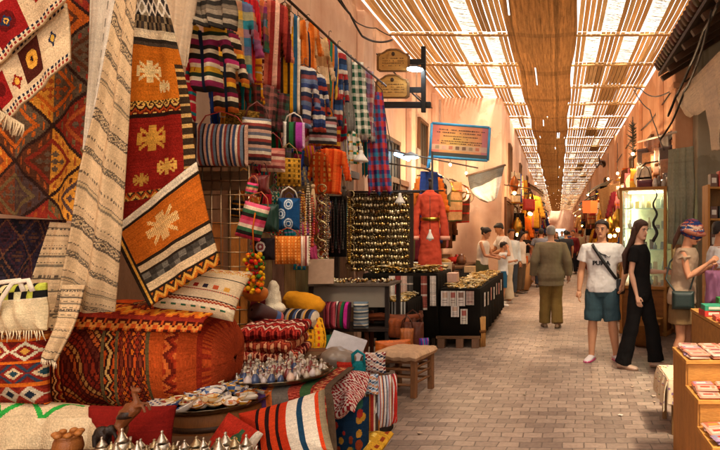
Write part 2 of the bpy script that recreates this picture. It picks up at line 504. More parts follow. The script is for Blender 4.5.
# =================================================================== walls
def plaster(name, c, c2, sc=1.2):
    m, nt, b = nodes_of(name); L = nt.links.new
    tc = N(nt, 'ShaderNodeTexCoord')
    n1 = N(nt, 'ShaderNodeTexNoise', Scale=sc, Detail=8.0, Roughness=.65); L(tc.outputs['Object'], n1.inputs['Vector'])
    mp = N(nt, 'ShaderNodeMapping'); mp.inputs['Scale'].default_value = (2.5, 2.5, .35); L(tc.outputs['Object'], mp.inputs['Vector'])
    n3 = N(nt, 'ShaderNodeTexNoise', Scale=2.0, Detail=5.0); L(mp.outputs[0], n3.inputs['Vector'])
    n2 = N(nt, 'ShaderNodeTexNoise', Scale=40.0, Detail=4.0); L(tc.outputs['Object'], n2.inputs['Vector'])
    r = N(nt, 'ShaderNodeMapRange'); r.inputs[1].default_value = .38; r.inputs[2].default_value = .66
    L(mathn(nt, 'ADD', mathn(nt, 'MULTIPLY', n1.outputs[0], .65), mathn(nt, 'MULTIPLY', n3.outputs[0], .35)), r.inputs[0])
    mix = N(nt, 'ShaderNodeMix', data_type='RGBA'); L(r.outputs[0], mix.inputs[0])
    mix.inputs[6].default_value = (*H(c), 1); mix.inputs[7].default_value = (*H(c2), 1)
    # old patch repairs and grime spots with edges of their own
    n5 = N(nt, 'ShaderNodeTexNoise', Scale=.55, Detail=7.0, Roughness=.6); L(tc.outputs['Object'], n5.inputs['Vector'])
    r5 = N(nt, 'ShaderNodeMapRange'); r5.inputs[1].default_value = .565; r5.inputs[2].default_value = .58; r5.inputs[4].default_value = .55; L(n5.outputs[0], r5.inputs[0])
    m5 = N(nt, 'ShaderNodeMix', data_type='RGBA'); L(r5.outputs[0], m5.inputs[0]); L(mix.outputs[2], m5.inputs[6]); m5.inputs[7].default_value = (*[min(1, q * 1.12 + .03) for q in H(c)], 1)
    r6 = N(nt, 'ShaderNodeMapRange'); r6.inputs[1].default_value = .36; r6.inputs[2].default_value = .3; r6.inputs[4].default_value = .5; L(n3.outputs[0], r6.inputs[0])
    m6 = N(nt, 'ShaderNodeMix', data_type='RGBA'); L(r6.outputs[0], m6.inputs[0]); L(m5.outputs[2], m6.inputs[6]); m6.inputs[7].default_value = (*[q * .5 for q in H(c2)], 1)
    L(m6.outputs[2], b.inputs['Base Color']); b.inputs['Roughness'].default_value = .9; b.inputs['Specular IOR Level'].default_value = .15
    bp = N(nt, 'ShaderNodeBump', Strength=.35, Distance=.02)
    L(mathn(nt, 'ADD', n1.outputs[0], mathn(nt, 'MULTIPLY', n2.outputs[0], .3)), bp.inputs['Height']); L(bp.outputs[0], b.inputs['Normal'])
    return m
PINK = plaster('pink plaster', 'e8c6aa', 'd2a488')
TERRA = plaster('terracotta plaster', 'dcae88', 'c0855c')
STONE = plaster('grey plaster', 'aaa088', '8a8068', 2.0)
HC = 5.27
WHITE1 = (1, 1, 1)
def wallbox(mb, x0, x1, y0, y1, z0, z1):
    return mb.box(((x0 + x1) / 2, (y0 + y1) / 2, (z0 + z1) / 2), (x1 - x0, y1 - y0, z1 - z0), WHITE1)
XL, XR = -3.05, 2.15
def house(name, label, parts, material):
    t = thing(name, label, 'building', (parts[0][0], parts[0][2], 0))
    mb = MB()
    for p in parts:
        wallbox(mb, p[0] - parts[0][0], p[1] - parts[0][0], p[2] - parts[0][2], p[3] - parts[0][2], p[4], p[5])
    mb.build('wall', material, t, smooth=False, bevel=.02)
    return t
# left row: long pink house, then one that steps out into the street
h1 = house('shop_house', 'pale pink plaster house behind the hung clothes and iron bracket sign', [(-3.55, XL, -4, 16, 0, 5.24)], PINK)
for y, wd in ((9.3, .42), (12.2, .35), (14.6, .3)):
    h1b = MB(); h1b.box((.5 + .06, y + 4, 2.5), (.12, wd, 5.0), WHITE1)
    h1b.build('pilaster', PINK, h1, smooth=False, bevel=.02)
def window(parent, x, y, z, wd, ht, side):
    f = MB(); s = side
    for dy in (-wd / 2, wd / 2): f.box((x + s * .03, y + dy, z), (.07, .07, ht), H('6a4a30'))
    for dz in (-ht / 2, ht / 2): f.box((x + s * .034, y, z + dz), (.078, wd + .06, .07), H('6a4a30'))
    fo = f.build('window', WOOD, parent, smooth=False)
    p = MB(); p.box((x + s * .012, y, z), (.02, wd - .07, ht - .07), H('3a342c'))
    for k in range(1, 4): p.box((x + s * .028, y - wd / 2 + wd * k / 4, z), (.02, .02, ht - .07), H('51402e'))
    p.build('shutter', WOOD, fo, smooth=False)
window(h1, .5, 14.9, 2.75, .9, 1.1, 1)
window(h1, .5, 17.4, 3.6, .8, 1.0, 1)
h2 = house('corner_house', 'bright pink house stepping out into the street behind the blue framed sign', [(-3.55, -1.5, 16.0, 30, 0, 5.24)], PINK)
h3 = house('far_house', 'pink house far down the left side beyond the corner house', [(-3.55, -1.62, 30.02, 81.9, 0, 5.24)], TERRA)
for k, y in enumerate((2.5, 7.5, 12.5)):
    window(h2, 2.05, y, 3.7, .9, 1.2, 1)
for k, y in enumerate((4, 12, 20, 30)): window(h3, 1.93, y, 3.6, .9, 1.2, 1)
# right row
h4 = house('shop_house', 'orange terracotta plaster house behind the glass cabinet and hides', [(XR, XR + .5, 9.9, 22, 0, 5.24)], TERRA)
for y in (12.4, 15.5, 19):
    p4 = MB(); p4.box((-.05, y - 9.9, 2.5), (.1, .4, 5.0), WHITE1)
    p4.build('pilaster', TERRA, h4, smooth=False, bevel=.02)
for y in (3.9, 7.4): window(h4, 0, y, 3.0, .7, 1.6, -1)
h5 = house('far_house', 'orange plaster house far down the right side of the street', [(XR - .08, XR + .5, 22.02, 81.9, 0, 5.24)], TERRA)
for y in (4, 10, 17, 26): window(h5, 0, y, 3.3, .8, 1.4, -1)
h6 = house('stone_house', 'grey weathered house beside the wooden shelf under the tiled eave', [(2.75, 3.6, -4, 9.85, 0, 5.6), (XR + .01, 2.749, 9.3, 9.85, 0, 5.1)], STONE)
# the end of the street: arch wall
ae = thing('end_wall', 'pale arched gateway closing the far end of the covered street', 'gateway', (0, 82, 0))
m = MB(); wallbox(m, -8, -.7, 0, .6, 0, 7); wallbox(m, 1.0, 8, 0, .6, 0, 7); wallbox(m, -.7, 1.0, 0, .6, 2.3, 7)
m.build('wall', PINK, ae, smooth=False)

# =================================================================== the slatted roof over the street
REED = mat('reed slats', None, .8, var=.2, vscale=4, fine=.25, fscale=60, bump=.3, spec=.15, trans=.34, stretch=(6, .5, 3))
MATTING = mat('reed matting', None, .85, var=.3, vscale=5, fine=.3, fscale=50, bump=.3, spec=.1, trans=.35, stretch=(8, .4, 3))
POLE = mat('roof pole wood', None, .7, var=.25, vscale=5, fine=.15, fscale=60, bump=.08, trans=.0, stretch=(.6, 3, 3))
Y1, DY = 10.9, 1.94
explicit = {  # bay index (bay k ends at pole k): (gap ranges, dark patches)
    0: ([(-1.72, -1.48), (.8, 1.04), (1.52, 1.76)], []),
    1: ([(-1.92, -1.67), (-1.34, -1.12), (.55, .75), (1.22, 1.5)], []),
    2: ([(-2.25, -2.02), (-1.53, -1.3)], [(.72, .95), (1.3, 1.52)]),
    3: ([(-1.98, -1.68), (-1.2, -.98), (.62, .86)], [(1.2, 1.45)]),
    4: ([(-1.75, -1.5), (.8, 1.06)], [(1.5, 1.7)]),
    5: ([(-1.55, -1.3), (-1.1, -.95), (.5, .72), (1.3, 1.55)], []),
}
rr = random.Random(5)
slat_tones = ['c4a478', 'b8966a', 'ccb088', 'ae8c60', 'c0a074']
def screen(y0, y1, xa, xb, zc, gaps, label, group, dark=()):
    mb = MB(); x = xa; pitch = .088
    while x < xb - .02:
        wd = rr.uniform(.069, .077)
        if any(a < x + wd / 2 < b for a, b in gaps):
            x += pitch; continue
        c = H(rr.choice(slat_tones))
        s = rr.uniform(.8, 1.15); c = tuple(min(1, k * s) for k in c)
        dz = rr.uniform(-.006, .006); dx = rr.uniform(-.006, .006); sag = rr.uniform(.01, .025)
        ym = (y0 + y1) / 2
        P = []
        for (yy, ox, oz) in ((y0, 0, 0), (ym, dx * .5, -sag), (y1, dx, 0)):
            P += [(x + ox, yy, zc + dz + oz), (x + wd + ox, yy, zc + dz + oz), (x + wd + ox, yy, zc + dz + oz + .01), (x + ox, yy, zc + dz + oz + .01)]
        fc = [(0, 3, 2, 1), (8, 9, 10, 11)]
        for q in (0, 4):
            for k in range(4): fc.append((q + k, q + (k + 1) % 4, q + 4 + (k + 1) % 4, q + 4 + k))
        mb.add([(p[0] - xa, p[1] - y0, p[2] - zc) for p in P], fc, c)
        x += pitch
    for a, b in gaps:      # the open places keep a thin pale lattice
        n = int((y1 - y0) / .042)
        for q in range(n):
            if rr.random() < .25: continue
            ya = (q + .5) * (y1 - y0) / n
            mb.tube([(a - xa - .03, ya - .05, .014), ((a + b) / 2 - xa, ya + rr.uniform(-.03, .03), .01), (b - xa + .03, ya + .05 + rr.uniform(-.06, .06), .014)], .0055, H('dcdcd6'), 4)
    for a, b in dark:
        mb.box(((a + b) / 2 - xa, (y1 - y0) / 2, .03), (b - a + .12, (y1 - y0) * .92, .012), H('4a3420'))
    o = mb.build('slat_screen', REED, loc=(xa, y0, zc), smooth=False)
    tag(o, label, 'roof screen', group)
for k in range(-6, 38):
    yp = Y1 + DY * k; y0 = yp - DY
    drop = 0.0 if k < 4 else .012 * (k - 4)
    z = HC - drop
    xl = XL + .01 if yp < 17 else -1.7
    if k in explicit: gaps, dark = explicit[k]
    else:
        gaps, dark = [], []
        if rr.random() < .42: a = rr.uniform(-1.9 if yp > 16.2 else -2.6, -1.7 if yp > 16.2 else -1.6); gaps.append((a, a + .2))
        if rr.random() < .36: a = rr.uniform(-1.3, -1.15); gaps.append((a, a + .19))
        if rr.random() < .36: a = rr.uniform(.5, .8); gaps.append((a, a + .25))
        if rr.random() < .36: a = rr.uniform(1.2, 1.6); gaps.append((a, a + .2))
        if rr.random() < .25: a = rr.uniform(.9, 1.5); dark.append((a, a + .25))
    screen(y0 + .02, yp - .02, xl, -.9, z, gaps, 'slatted reed screen of the street roof, on the left of the matting strip', 'reed screens left of the matting', [d for d in dark if d[0] < -.9])
    screen(y0 + .02, yp - .02, .36, XR - .02, z, gaps, 'slatted reed screen of the street roof, on the right of the matting strip', 'reed screens right of the matting', [d for d in dark if d[0] > 0])
    p = MB(); L = (XR + .1) - (xl - .1)
    p.tube([(0, 0, 0), (L * .3, rr.uniform(-.01, .01), -.015), (L * .65, 0, -.02), (L, rr.uniform(-.02, .02), 0)], [.026, .025, .024, .026], H('b08a56'), 8)
    tag(p.build('roof_pole', POLE, loc=(xl - .1, yp, z - .045)), 'long wooden pole crossing the street under the reed screens', 'roof pole', 'poles under the street roof')
# the long matting strip down the middle
nu_, nv_ = 40, 300
u, v = UV(nu_, nv_)
C = fill(nu_, nv_, 'a8845a'); r_ = np.random.default_rng(2)
C *= (1 + r_.normal(0, .13, (1, nu_)))[..., None] * (1 + r_.normal(0, .05, (nv_, nu_)))[..., None]
seam = (np.arange(nv_) % 9 == 0); C[seam] *= .8
C = np.clip(C, 0, 1)
keep = r_.random((nv_, nu_)) > .0
for q in range(45):
    j, i = r_.integers(0, nv_ - 6), r_.integers(1, nu_ - 1); keep[j:j + r_.integers(2, 6), i] = False
ys = np.linspace(-2, 81.5, nv_ + 1); P = np.zeros((nv_ + 1, nu_ + 1, 3))
for j, yy in enumerate(ys):
    ph = (yy - Y1) / DY
    sg = -.1 - .05 * abs(math.sin(PI * ph)) - max(0, .012 * (ph - 4))
    hw = .585 + .03 * math.sin(yy * 1.3)
    P[j, :, 0] = -.275 + np.linspace(-hw, hw, nu_ + 1); P[j, :, 1] = yy; P[j, :, 2] = HC + sg + .03 * np.cos(np.linspace(-2, 2, nu_ + 1)) * -1
m = MB(); m.grid(P - np.array([-.275, -2, 5.1]), C, keep)
tag(m.build('matting_strip', MATTING, loc=(-.275, -2, 5.1), smooth=False, solid=.012), 'long strip of dense brown reed matting hung down the middle of the street roof', 'matting')

# =================================================================== hung rugs at the near left
def pp(*rows):
    return [(at(x0, y0, Y), at(x1, y1, Y2)) for x0, y0, Y, x1, y1, Y2 in rows]
def hang(name, label, cat, rows, C, m=CLOTH, fold=.012, kf=3, wob=0, solid=.009, group=None, seed=0, fr=None, mask=None):
    """one cloth hung through pixel rows, with its origin at its lower edge; fr = (length, colour)"""
    pr = pp(*rows)
    o0 = (pr[-1][0] + pr[-1][1]) / 2
    pr = [(a - o0, b - o0) for a, b in pr]
    mb = strip(pr, C, fold, kf, wob, seed=seed, mask=mask)
    top, bot = mb.edgepts
    if fr:
        t = thing(name, label, cat, o0, group=group)
        mb.build('cloth', m, t, solid=solid)
        f = MB()
        ps = [Vector(bot[int(i)]) for i in np.linspace(0, len(bot) - 1, 34)]
        fringe(f, ps, fr[0], H(fr[1]), .004, dirv=fr[2] if len(fr) > 2 else (0, 0, -1))
        f.build('fringe', WOOL, t)
        return t
    o = mb.build(name, m, loc=o0, solid=solid)
    return tag(o, label, cat, group)

# rug with orange, red and brown split diamonds
C = lattice(120, 160, 1.5, 3.3, ['b0581f', '7a2a1c', 'bf8230', '54301f', '6e3a24', '9a4c24', '665436', '8a2f22', '4c3a36', '5a4a3a'], 4, '32201a')
hang('kilim_rug', 'orange, red and brown diamond kilim hung behind the fringed white rug', 'rug',
     [(-20, -14, 3.05, 95, -14, 3.0), (-20, 60, 3.0, 93, 60, 2.98), (-20, 140, 3.0, 88, 140, 2.97), (-20, 212, 3.0, 81, 222, 2.95)], yarn(C, .12), WOOL, .014, 2.2, seed=2)
# white fringed rug: a lower and an upper fold
ta = thing('berber_rug', 'white fringed rug with dark red and brown squares, hung at the top left corner', 'rug', at(22, 126, 2.7))
o0 = at(22, 126, 2.7)
def wpanel(seed, items):
    C = fill(90, 60, 'cdb592')
    for a in items: C = motif(C, *a[:7], kind=a[7])
    u, v = UV(90, 60)
    for lo, cols in ((.86, ('2a2a3c', 'd8c8ac')), (.93, ('8a2a22', 'cdb592')), (.02, ('2a2a3c', 'd8c8ac'))):
        m = (v > lo) & (v < lo + .05); C[m] = np.where((np.floor(u * 40) % 2 == 0)[m][:, None], np.array(H(cols[0])), np.array(H(cols[1])))
    return yarn(C, .07, seed)
lowp = wpanel(1, [(.52, .45, .13, .33, '4a2018', 'd8a040', None, 'sq'), (.52, .45, .03, .09, 'c88a30', '2a1a18', None, 'sq'), (.80, .42, .045, .14, '232c44', 'c8a040', None, 'star'), (.30, .62, .05, .14, '8a2018', 'd8a040', None, 'star'), (.10, .5, .1, .3, '8a1c1c', '5a1414', None, 'sq')])
pr = [(p - o0, q - o0) for p, q in pp((-16, 78, 2.72, 66, 3, 2.74), (-6, 96, 2.71, 69, 30, 2.73), (8, 120, 2.7, 69, 60, 2.72))]
mb = strip(pr, lowp, .006, 2, seed=4); bt = mb.edgepts[1]
mb.build('lower_fold', WOOL, ta, solid=.012)
upp = wpanel(2, [(.42, .5, .16, .36, '8a1c1c', '5a1414', None, 'sq'), (.42, .5, .05, .12, '22304c', 'd8a040', '22304c', 'star'), (.74, .42, .05, .14, '8a2018', 'd8a040', None, 'star'), (.1, .5, .1, .3, '232c44', '8a2018', None, 'star')])
pr = [(p - o0, q - o0) for p, q in pp((-44, 30, 2.68, 52, -46, 2.68), (-30, 52, 2.68, 60, -20, 2.68), (-14, 76, 2.69, 66, 1, 2.69))]
strip(pr, upp, .006, 2, seed=6).build('upper_fold', WOOL, ta, solid=.012)
f = MB(); fringe(f, [Vector(p) - Vector((0, 0, 0)) for p in [o0 * 0 + at(-4 + k * 1.25, 108 + k * .75, 2.69) - o0 for k in range(23)]], .075, H('cdb592'), .004, (-.15, 0, -1)); f.build('fringe', WOOL, ta)
# small piece of dark cloth with dotted rows seen between the white rug and the diamond kilim
C = bands(40, 40, [(2, 'dot', ['2c2436', 'e0c08a', 'b04a24'], 7), (1, 'dash', ['d8a030', '2c2436'], 9), (2, 'dot', ['7a2c1c', 'e0c08a', 'd8902c'], 7), (1, 'solid', ['2c2436'])])
hang('dotted_cloth', 'dark cloth with rows of pale dots, beside the edge of the white fringed rug', 'cloth', [(50, 20, 2.86, 68, 20, 2.86), (48, 62, 2.86, 66, 62, 2.86)], yarn(C), seed=3, fold=.004)
# white thin textile
C = bands(40, 90, [(6, 'solid', ['cfc2ae']), (.5, 'dash', ['8a8070', 'cfc2ae'], 12), (3, 'solid', ['ddd2c0'])], 'u')
hang('white_throw', 'plain white woven throw hung between the diamond kilim and the striped cream rug', 'throw',
     [(90, -14, 2.93, 122, -14, 2.93), (88, 50, 2.93, 110, 50, 2.93), (86, 104, 2.93, 100, 106, 2.93), (84, 150, 2.93, 92, 150, 2.93)], yarn(C, .05), CLOTH, .01, 2, seed=5)
# cream rug with grey bands
def creamrug(nu, nv, seed=0):
    sp = []; r = random.Random(seed)
    for k in range(11):
        sp += [(5, 'solid', ['c8ac86']), (.5, 'dash', ['6a5c4a', 'c8ac86'], 20), (2.2, 'solid', ['c0a480'])]
        if k % 3 == 0: sp += [(.5, 'solid', ['5a4e40']), (2.6, 'dia', ['4a4038', 'b89e78', '6a5c4c', 'c2a884', '4a4038'], 5), (.5, 'solid', ['5a4e40'])]
        elif k % 3 == 1: sp += [(.35, 'solid', ['6a5c4a']), (1.4, 'zig', ['5a5044', 'b89e78', '7a6c5a'], 12), (.35, 'solid', ['6a5c4a'])]
        else: sp += [(.6, 'solid', ['7a6c58']), (.8, 'solid', ['b89e78']), (.6, 'solid', ['7a6c58'])]
    return yarn(bands(nu, nv, sp), .06, 3)
C = creamrug(64, 300)
u, v = UV(64, 300)
# the bands run aslant on the hung strip
sh = (np.arange(64) * .55).astype(int); C2 = np.stack([np.roll(C[:, i], int(sh[i]), axis=0) for i in range(64)], 1)
tc_ = thing('striped_rug', 'long cream rug with grey patterned bands hanging to the floor cushions', 'rug', at(85, 312, 2.83))
o0 = at(85, 312, 2.83)
pr = [(p - o0, q - o0) for p, q in pp((120, -14, 2.9, 138, -14, 2.86), (108, 50, 2.84, 132, 50, 2.86), (98, 105, 2.82, 129, 105, 2.86), (82, 170, 2.8, 125, 160, 2.86), (72, 235, 2.8, 120, 230, 2.87), (62, 285, 2.8, 115, 285, 2.9), (56, 312, 2.82, 112, 312, 2.92))]
strip(pr, C2, .022, 1.3, seed=8).build('cloth', CLOTH, tc_, solid=.01)
pr = [(p - o0, q - o0) for p, q in pp((62, 285, 2.78, 86, 285, 2.79), (56, 320, 2.74, 76, 322, 2.75), (40, 356, 2.7, 55, 362, 2.7))]
mb = strip(pr, creamrug(24, 80), .012, 1.2, seed=9); bt = mb.edgepts[1]; mb.build('folded_end', CLOTH, tc_, solid=.01)
f = MB(); fringe(f, [Vector(p) for p in bt], .03, H('e0ccaa'), .003); f.build('fringe', WOOL, tc_)
# rug with orange and red fields
u, v = UV(70, 190)
C = bands(70, 190, [(10, 'net', ['d8cdb8', '3a3430', '8a7a62', '2a2622'], 5), (5, 'check', ['3c332c', '8a7658', '2a241f', '6a563c'], 8), (3, 'solid', ['d8c6a4']), (3, 'stripes', ['2c2620', '4a3f34']), (20, 'solid', ['c06a1c']),
                    (1.5, 'zig', ['3a2a1c', 'd8a850'], 8), (3, 'zig', ['6a1c14', 'd8b060', '2a1a14', 'b04a1c'], 7), (1.5, 'solid', ['2a1a14']), (24, 'solid', ['8a2018']), (3, 'zig', ['d8a850', '3a2a1c', 'b04a1c'], 9), (10, 'solid', ['7a1c16'])])
for uu, vv, a, b, c in ((.35, .36, .24, .05, 'e0c48c'), (.62, .43, .12, .03, 'e0c48c'), (.4, .64, .22, .05, 'c8923c'), (.62, .76, .16, .035, 'd8a850'), (.28, .8, .1, .025, 'b88a3c')):
    x = (u - uu) / a; y = (v - vv) / b
    m = ((np.abs(x) < .25) & (np.abs(y) < 1)) | ((np.abs(y) < .22) & (np.abs(x) < .9)) | ((np.abs(np.abs(x) - np.abs(y)) < .16) & (np.abs(x) < .75)) | ((np.abs(np.abs(x) - .8) < .12) & (np.abs(y) < .5))
    C[m] = H(c)
m = u > .86; C[m & (v > .32)] = np.where((np.floor(v * 70) % 3 == 0)[m & (v > .32)][:, None], np.array(H('c8a060')), np.array(H('3a2c20')))
hang('field_rug', 'tall rug with orange field over red field, between cream rug and metal grid', 'rug',
     [(138, -14, 3.35, 162, -14, 3.3), (134, 45, 3.33, 178, 50, 3.3), (129, 105, 3.3, 189, 100, 3.3), (122, 170, 3.3, 195, 160, 3.3), (118, 235, 3.3, 198, 215, 3.3)], yarn(C, .1), WOOL, .012, 1.6, seed=11)
# slanting orange rug with black borders
C = bands(90, 90, [(8, 'solid', ['e0d0b4']), (2.5, 'solid', ['2a2018']), (40, 'solid', ['b8601c']), (2.5, 'solid', ['2a2018']), (6, 'solid', ['c2a884']), (2, 'solid', ['2a2018']), (9, 'check', ['4a443c', '6e665a', '3a342e'], 6), (6, 'solid', ['d0b48c']), (2, 'solid', ['2a2018']), (9, 'zig', ['b8601c', '3a2418', 'c8923c'], 7)])
u, v = UV(90, 90)
C[(u < .08)] = H('2a2018'); C[(u > .03) & (u < .055)] = H('c8923c')
x = (u - .5) / .2; y = (v - .36) / .17
m = ((np.abs(x) < .3) & (np.abs(y) < .9)) | ((np.abs(y) < .3) & (np.abs(x) < 1)) | ((np.abs(np.abs(x) - np.abs(y)) < .15) & (np.abs(x) < .8))
C[m & ((np.floor(u * 90) + np.floor(v * 90)) % 3 != 0)] = H('e0c080')
hang('slanted_rug', 'orange rug with black and cream borders hung aslant above the big kilim pouf', 'rug',
     [(112, 230, 3.22, 196, 162, 3.22), (128, 262, 3.2, 206, 212, 3.2), (150, 306, 3.17, 219, 264, 3.19)], yarn(C, .1), WOOL, .01, 1.5, seed=12)
# pale sheets behind, at the top
C = fill(30, 60, 'e8d2b4')
hang('cream_sheet', 'plain cream sheet hung behind the striped jacket at the top', 'sheet', [(158, -14, 4.3, 198, -14, 4.3), (164, 30, 4.3, 190, 30, 4.3), (172, 66, 4.3, 184, 66, 4.3)], yarn(C, .04), THIN, .03, 3, seed=13)
C = bands(30, 40, [(1, 'stripes', ['4a423a', '8a7c6a', '2c2824', '6a5e50']), (1, 'stripes', ['8a7c6a', '3a342e', '9a8c78', '2c2824'])])
hang('grey_blanket', 'grey and black striped blanket folded above the striped jacket', 'blanket', [(184, -6, 4.4, 232, -10, 4.5), (182, 10, 4.35, 236, 10, 4.45), (190, 24, 4.3, 234, 30, 4.42)], yarn(C), CLOTH, .03, 3, seed=14)
# lower left textiles
C = lattice(60, 60, 3, 2, ['241c24', '3a2228', '1c1a20', '4a3026', '2a2430'], 8, '5a3a2a')
hang('dark_kilim', 'dark purple and black patterned kilim under the diamond kilim at the left edge', 'rug', [(-20, 218, 3.12, 66, 220, 3.12), (-20, 255, 3.08, 55, 258, 3.08), (-20, 300, 3.0, 40, 304, 3.0)], yarn(C, .15), WOOL, .015, 2, seed=15)
hang('patterned_throw', 'cream throw with grey woven bands hanging beside the check-edged bag', 'throw', [(50, 222, 3.0, 86, 224, 3.02), (38, 262, 2.98, 76, 262, 3.0), (18, 330, 2.92, 66, 332, 2.94)], creamrug(40, 90), CLOTH, .02, 1.6, seed=16)

# ---- bag with check edge
tb = thing('market_bag', 'cream woven bag with black and lime check edge and white straps at the left edge', 'bag', at(20, 332, 2.72))
C = bands(60, 46, [(9, 'check', ['1c1c1c', 'b8c04a', '1c1c1c', 'd8d0a0'], 5), (1, 'solid', ['e0d2b4']), (20, 'solid', ['d8c6a0'])]); 
mb = puff(.27, .215, .1, yarn(C, .06), M=frame_to((-.02, 0, .215), roll=math.radians(-4)), rim=1, seed=3, fold=.008)
mb.build('bag_body', CLOTH, tb)
f = MB(); fringe(f, [Vector((-.14 + k * .0115, -.03, .012)) for k in range(24)], .05, H('dccaa6'), .003); f.build('fringe', WOOL, tb)
for k, (x0, x1) in enumerate(((-.08, .05), (-.02, .09))):
    mb = MB(); mb.tube([(x0 - .03, -.06, .08), (x0, -.075, .15), (x0 + .05, -.07, .23), (x1, -.06, .24), (x1 + .02, -.06, .19)], .011, H('e4d8c4'), 8, flat=.4); mb.build('strap', CLOTH, tb)

# =================================================================== floor cushions, pouf and benches
def bench(label, x0, x1, y0, y1, top, col='5a3c24'):
    t = thing('low_bench', label, 'bench', ((x0 + x1) / 2, (y0 + y1) / 2, 0)); w, d = x1 - x0, y1 - y0
    m = MB(); n = max(2, int(d / .16))
    for k in range(n): m.box((0, -d / 2 + d * (k + .5) / n, top - .02), (w, d / n - .008, .036), tuple(c * random.uniform(.8, 1.15) for c in H(col)))
    m.build('seat', WOODH, t, smooth=False, bevel=.004)
    for sx in (-1, 1):
        for sy in (-1, 1):
            m = MB(); m.box((sx * (w / 2 - .06), sy * (d / 2 - .06), (top - .04) / 2), (.07, .07, top - .042), H(col)); m.build('leg', WOOD, t, smooth=False, bevel=.004)
    m = MB(); m.box((0, -d / 2 + .03, top - .085), (w - .2, .025, .08), H(col)); m.build('rail', WOODH, t, smooth=False)
    return t
bench('low plank bench carrying the big red kilim pouf', -3.0, -1.98, 3.22, 4.0, .52)
bench('low plank bench under the white cloth with the green zigzag', -2.75, -1.62, 2.1, 2.98, .6)

# big kilim pouf: bulging box
def pouf():
    nu, nv = 200, 260
    sp = [(5, 'stripes', ['5a1c14', '7a2418', '4a1810']), (6, 'zig', ['6a2018', '9a341c', '4a1812', 'b0682c'], 30), (11, 'solid', ['8a2018']), (1, 'solid', ['3a1812']), (5, 'zig', ['c8823c', '3a1812', 'e0b070', '4a1812', '9a2a18'], 26), (1, 'solid', ['4a1812']),
          (22, 'finenet', ['4a1a14', 'c0602c', '8a2a1c', '6a2c20', 'c08a48', '9a341c'], 44), (1.5, 'solid', ['6a5a38']), (5, 'zig', ['c8521c', '3a1812', 'd8a860', '3a1812'], 30), (1.5, 'solid', ['6a5a38']), (13, 'finenet', ['4a1c14', 'b84a1c', 'c8641c', '7a3420', '8a2a18'], 40), (1.5, 'solid', ['5a4a2c']), (6, 'solid', ['b04a1c']), (6, 'zig', ['9a3018', 'c0602a', '6a2014'], 28), (7, 'solid', ['a8441c']), (2, 'solid', ['8a2a18']), (3, 'dash', ['a8441c', '8a2a18'], 40), (4, 'solid', ['963a1c'])]
    C = yarn(bands(nu, nv, sp, 'u'), .12, 5)
    t = thing('kilim_pouf', 'big dark red and orange kilim pouf on the low bench', 'pouf', at(143, 402, 3.45))
    W, Hh, D = 1.06, .56, .62
    mb = MB()
    # superellipse cross-section swept along x; pattern wraps round it
    a = np.linspace(-.62 * PI, 1.38 * PI, nv + 1)
    xs = np.linspace(-1, 1, nu + 1)
    P = np.zeros((nv + 1, nu + 1, 3))
    r = np.random.default_rng(3)
    for i, x in enumerate(xs):
        k = (1 - abs(x) ** 3.6) ** .42 if abs(x) < 1 else 0
        k = max(k, .03)
        bul = 1 + .05 * math.sin(x * 5 + 1)
        top = Hh * (.94 + .1 * math.cos(x * 2.2 - .4) * 1) 
        for j, aa in enumerate(a):
            c, s_ = math.cos(aa), math.sin(aa)
            yy = D / 2 * math.copysign(abs(c) ** .62, c) * k * bul
            zz = top / 2 + top / 2 * math.copysign(abs(s_) ** .62, s_) * (k ** .8)
            w = .006 * math.sin(9 * x + 4 * aa) + .005 * math.sin(17 * x - 3 * aa)
            P[j, i] = (x * W / 2 * (1 - .0 * abs(s_)) , -yy + w, zz + w)
    mb.grid(P, C, flip=False)
    mb.build('cover', WOOL, t)
    # orange throw over the upper edge
    C2 = bands(60, 22, [(4, 'solid', ['c8501a']), (1, 'solid', ['3a1812']), (4, 'zig', ['c8641c', '7a2014', 'd8902c'], 9), (1.5, 'solid', ['8a2a1c']), (3, 'zig', ['b84a1c', '4a1810', 'c8823c'], 12)])
    pr = [(Vector((-.16, .1, .575)), Vector((.5, .12, .53))), (Vector((-.18, -.12, .585)), Vector((.51, -.1, .54))), (Vector((-.19, -.27, .555)), Vector((.515, -.26, .515))), (Vector((-.2, -.318, .47)), Vector((.515, -.312, .45)))]
    strip(pr, yarn(C2, .1), .006, 3, seed=2).build('top_flap', WOOL, t, solid=.01)
pouf()

def cushion(label, px, py, w, h, t, Y, C, rz=0., tilt=0., roll=0., name='cushion', m=CLOTH, group=None, cat='cushion', pinch=.09, back=None, fold=0., tassel=None):
    """padded cushion, its centre at a pixel; w,h metres"""
    c = at(px, py, Y)
    M = frame_to((0, 0, h / 2), 0, 0, 0)
    M = Matrix.Translation((0, 0, 0)) @ Matrix.Rotation(rz, 4, 'Z') @ Matrix.Rotation(tilt, 4, 'X') @ Matrix.Rotation(roll, 4, 'Y') @ Matrix.Translation((0, 0, h / 2))
    mb = puff(w, h, t, C, M=M, rim=1.6, pinch=pinch, back=back, fold=fold)
    if tassel:
        for sx in (-1, 1):
            for sz in (-1, 1):
                p = M @ Vector((sx * w / 2, 0, -h / 2 + sz * h / 2)); mb.ball(p, .016, H(tassel), 6, 5)
    o = mb.build(name, m, loc=c)
    return tag(o, label, cat, group)
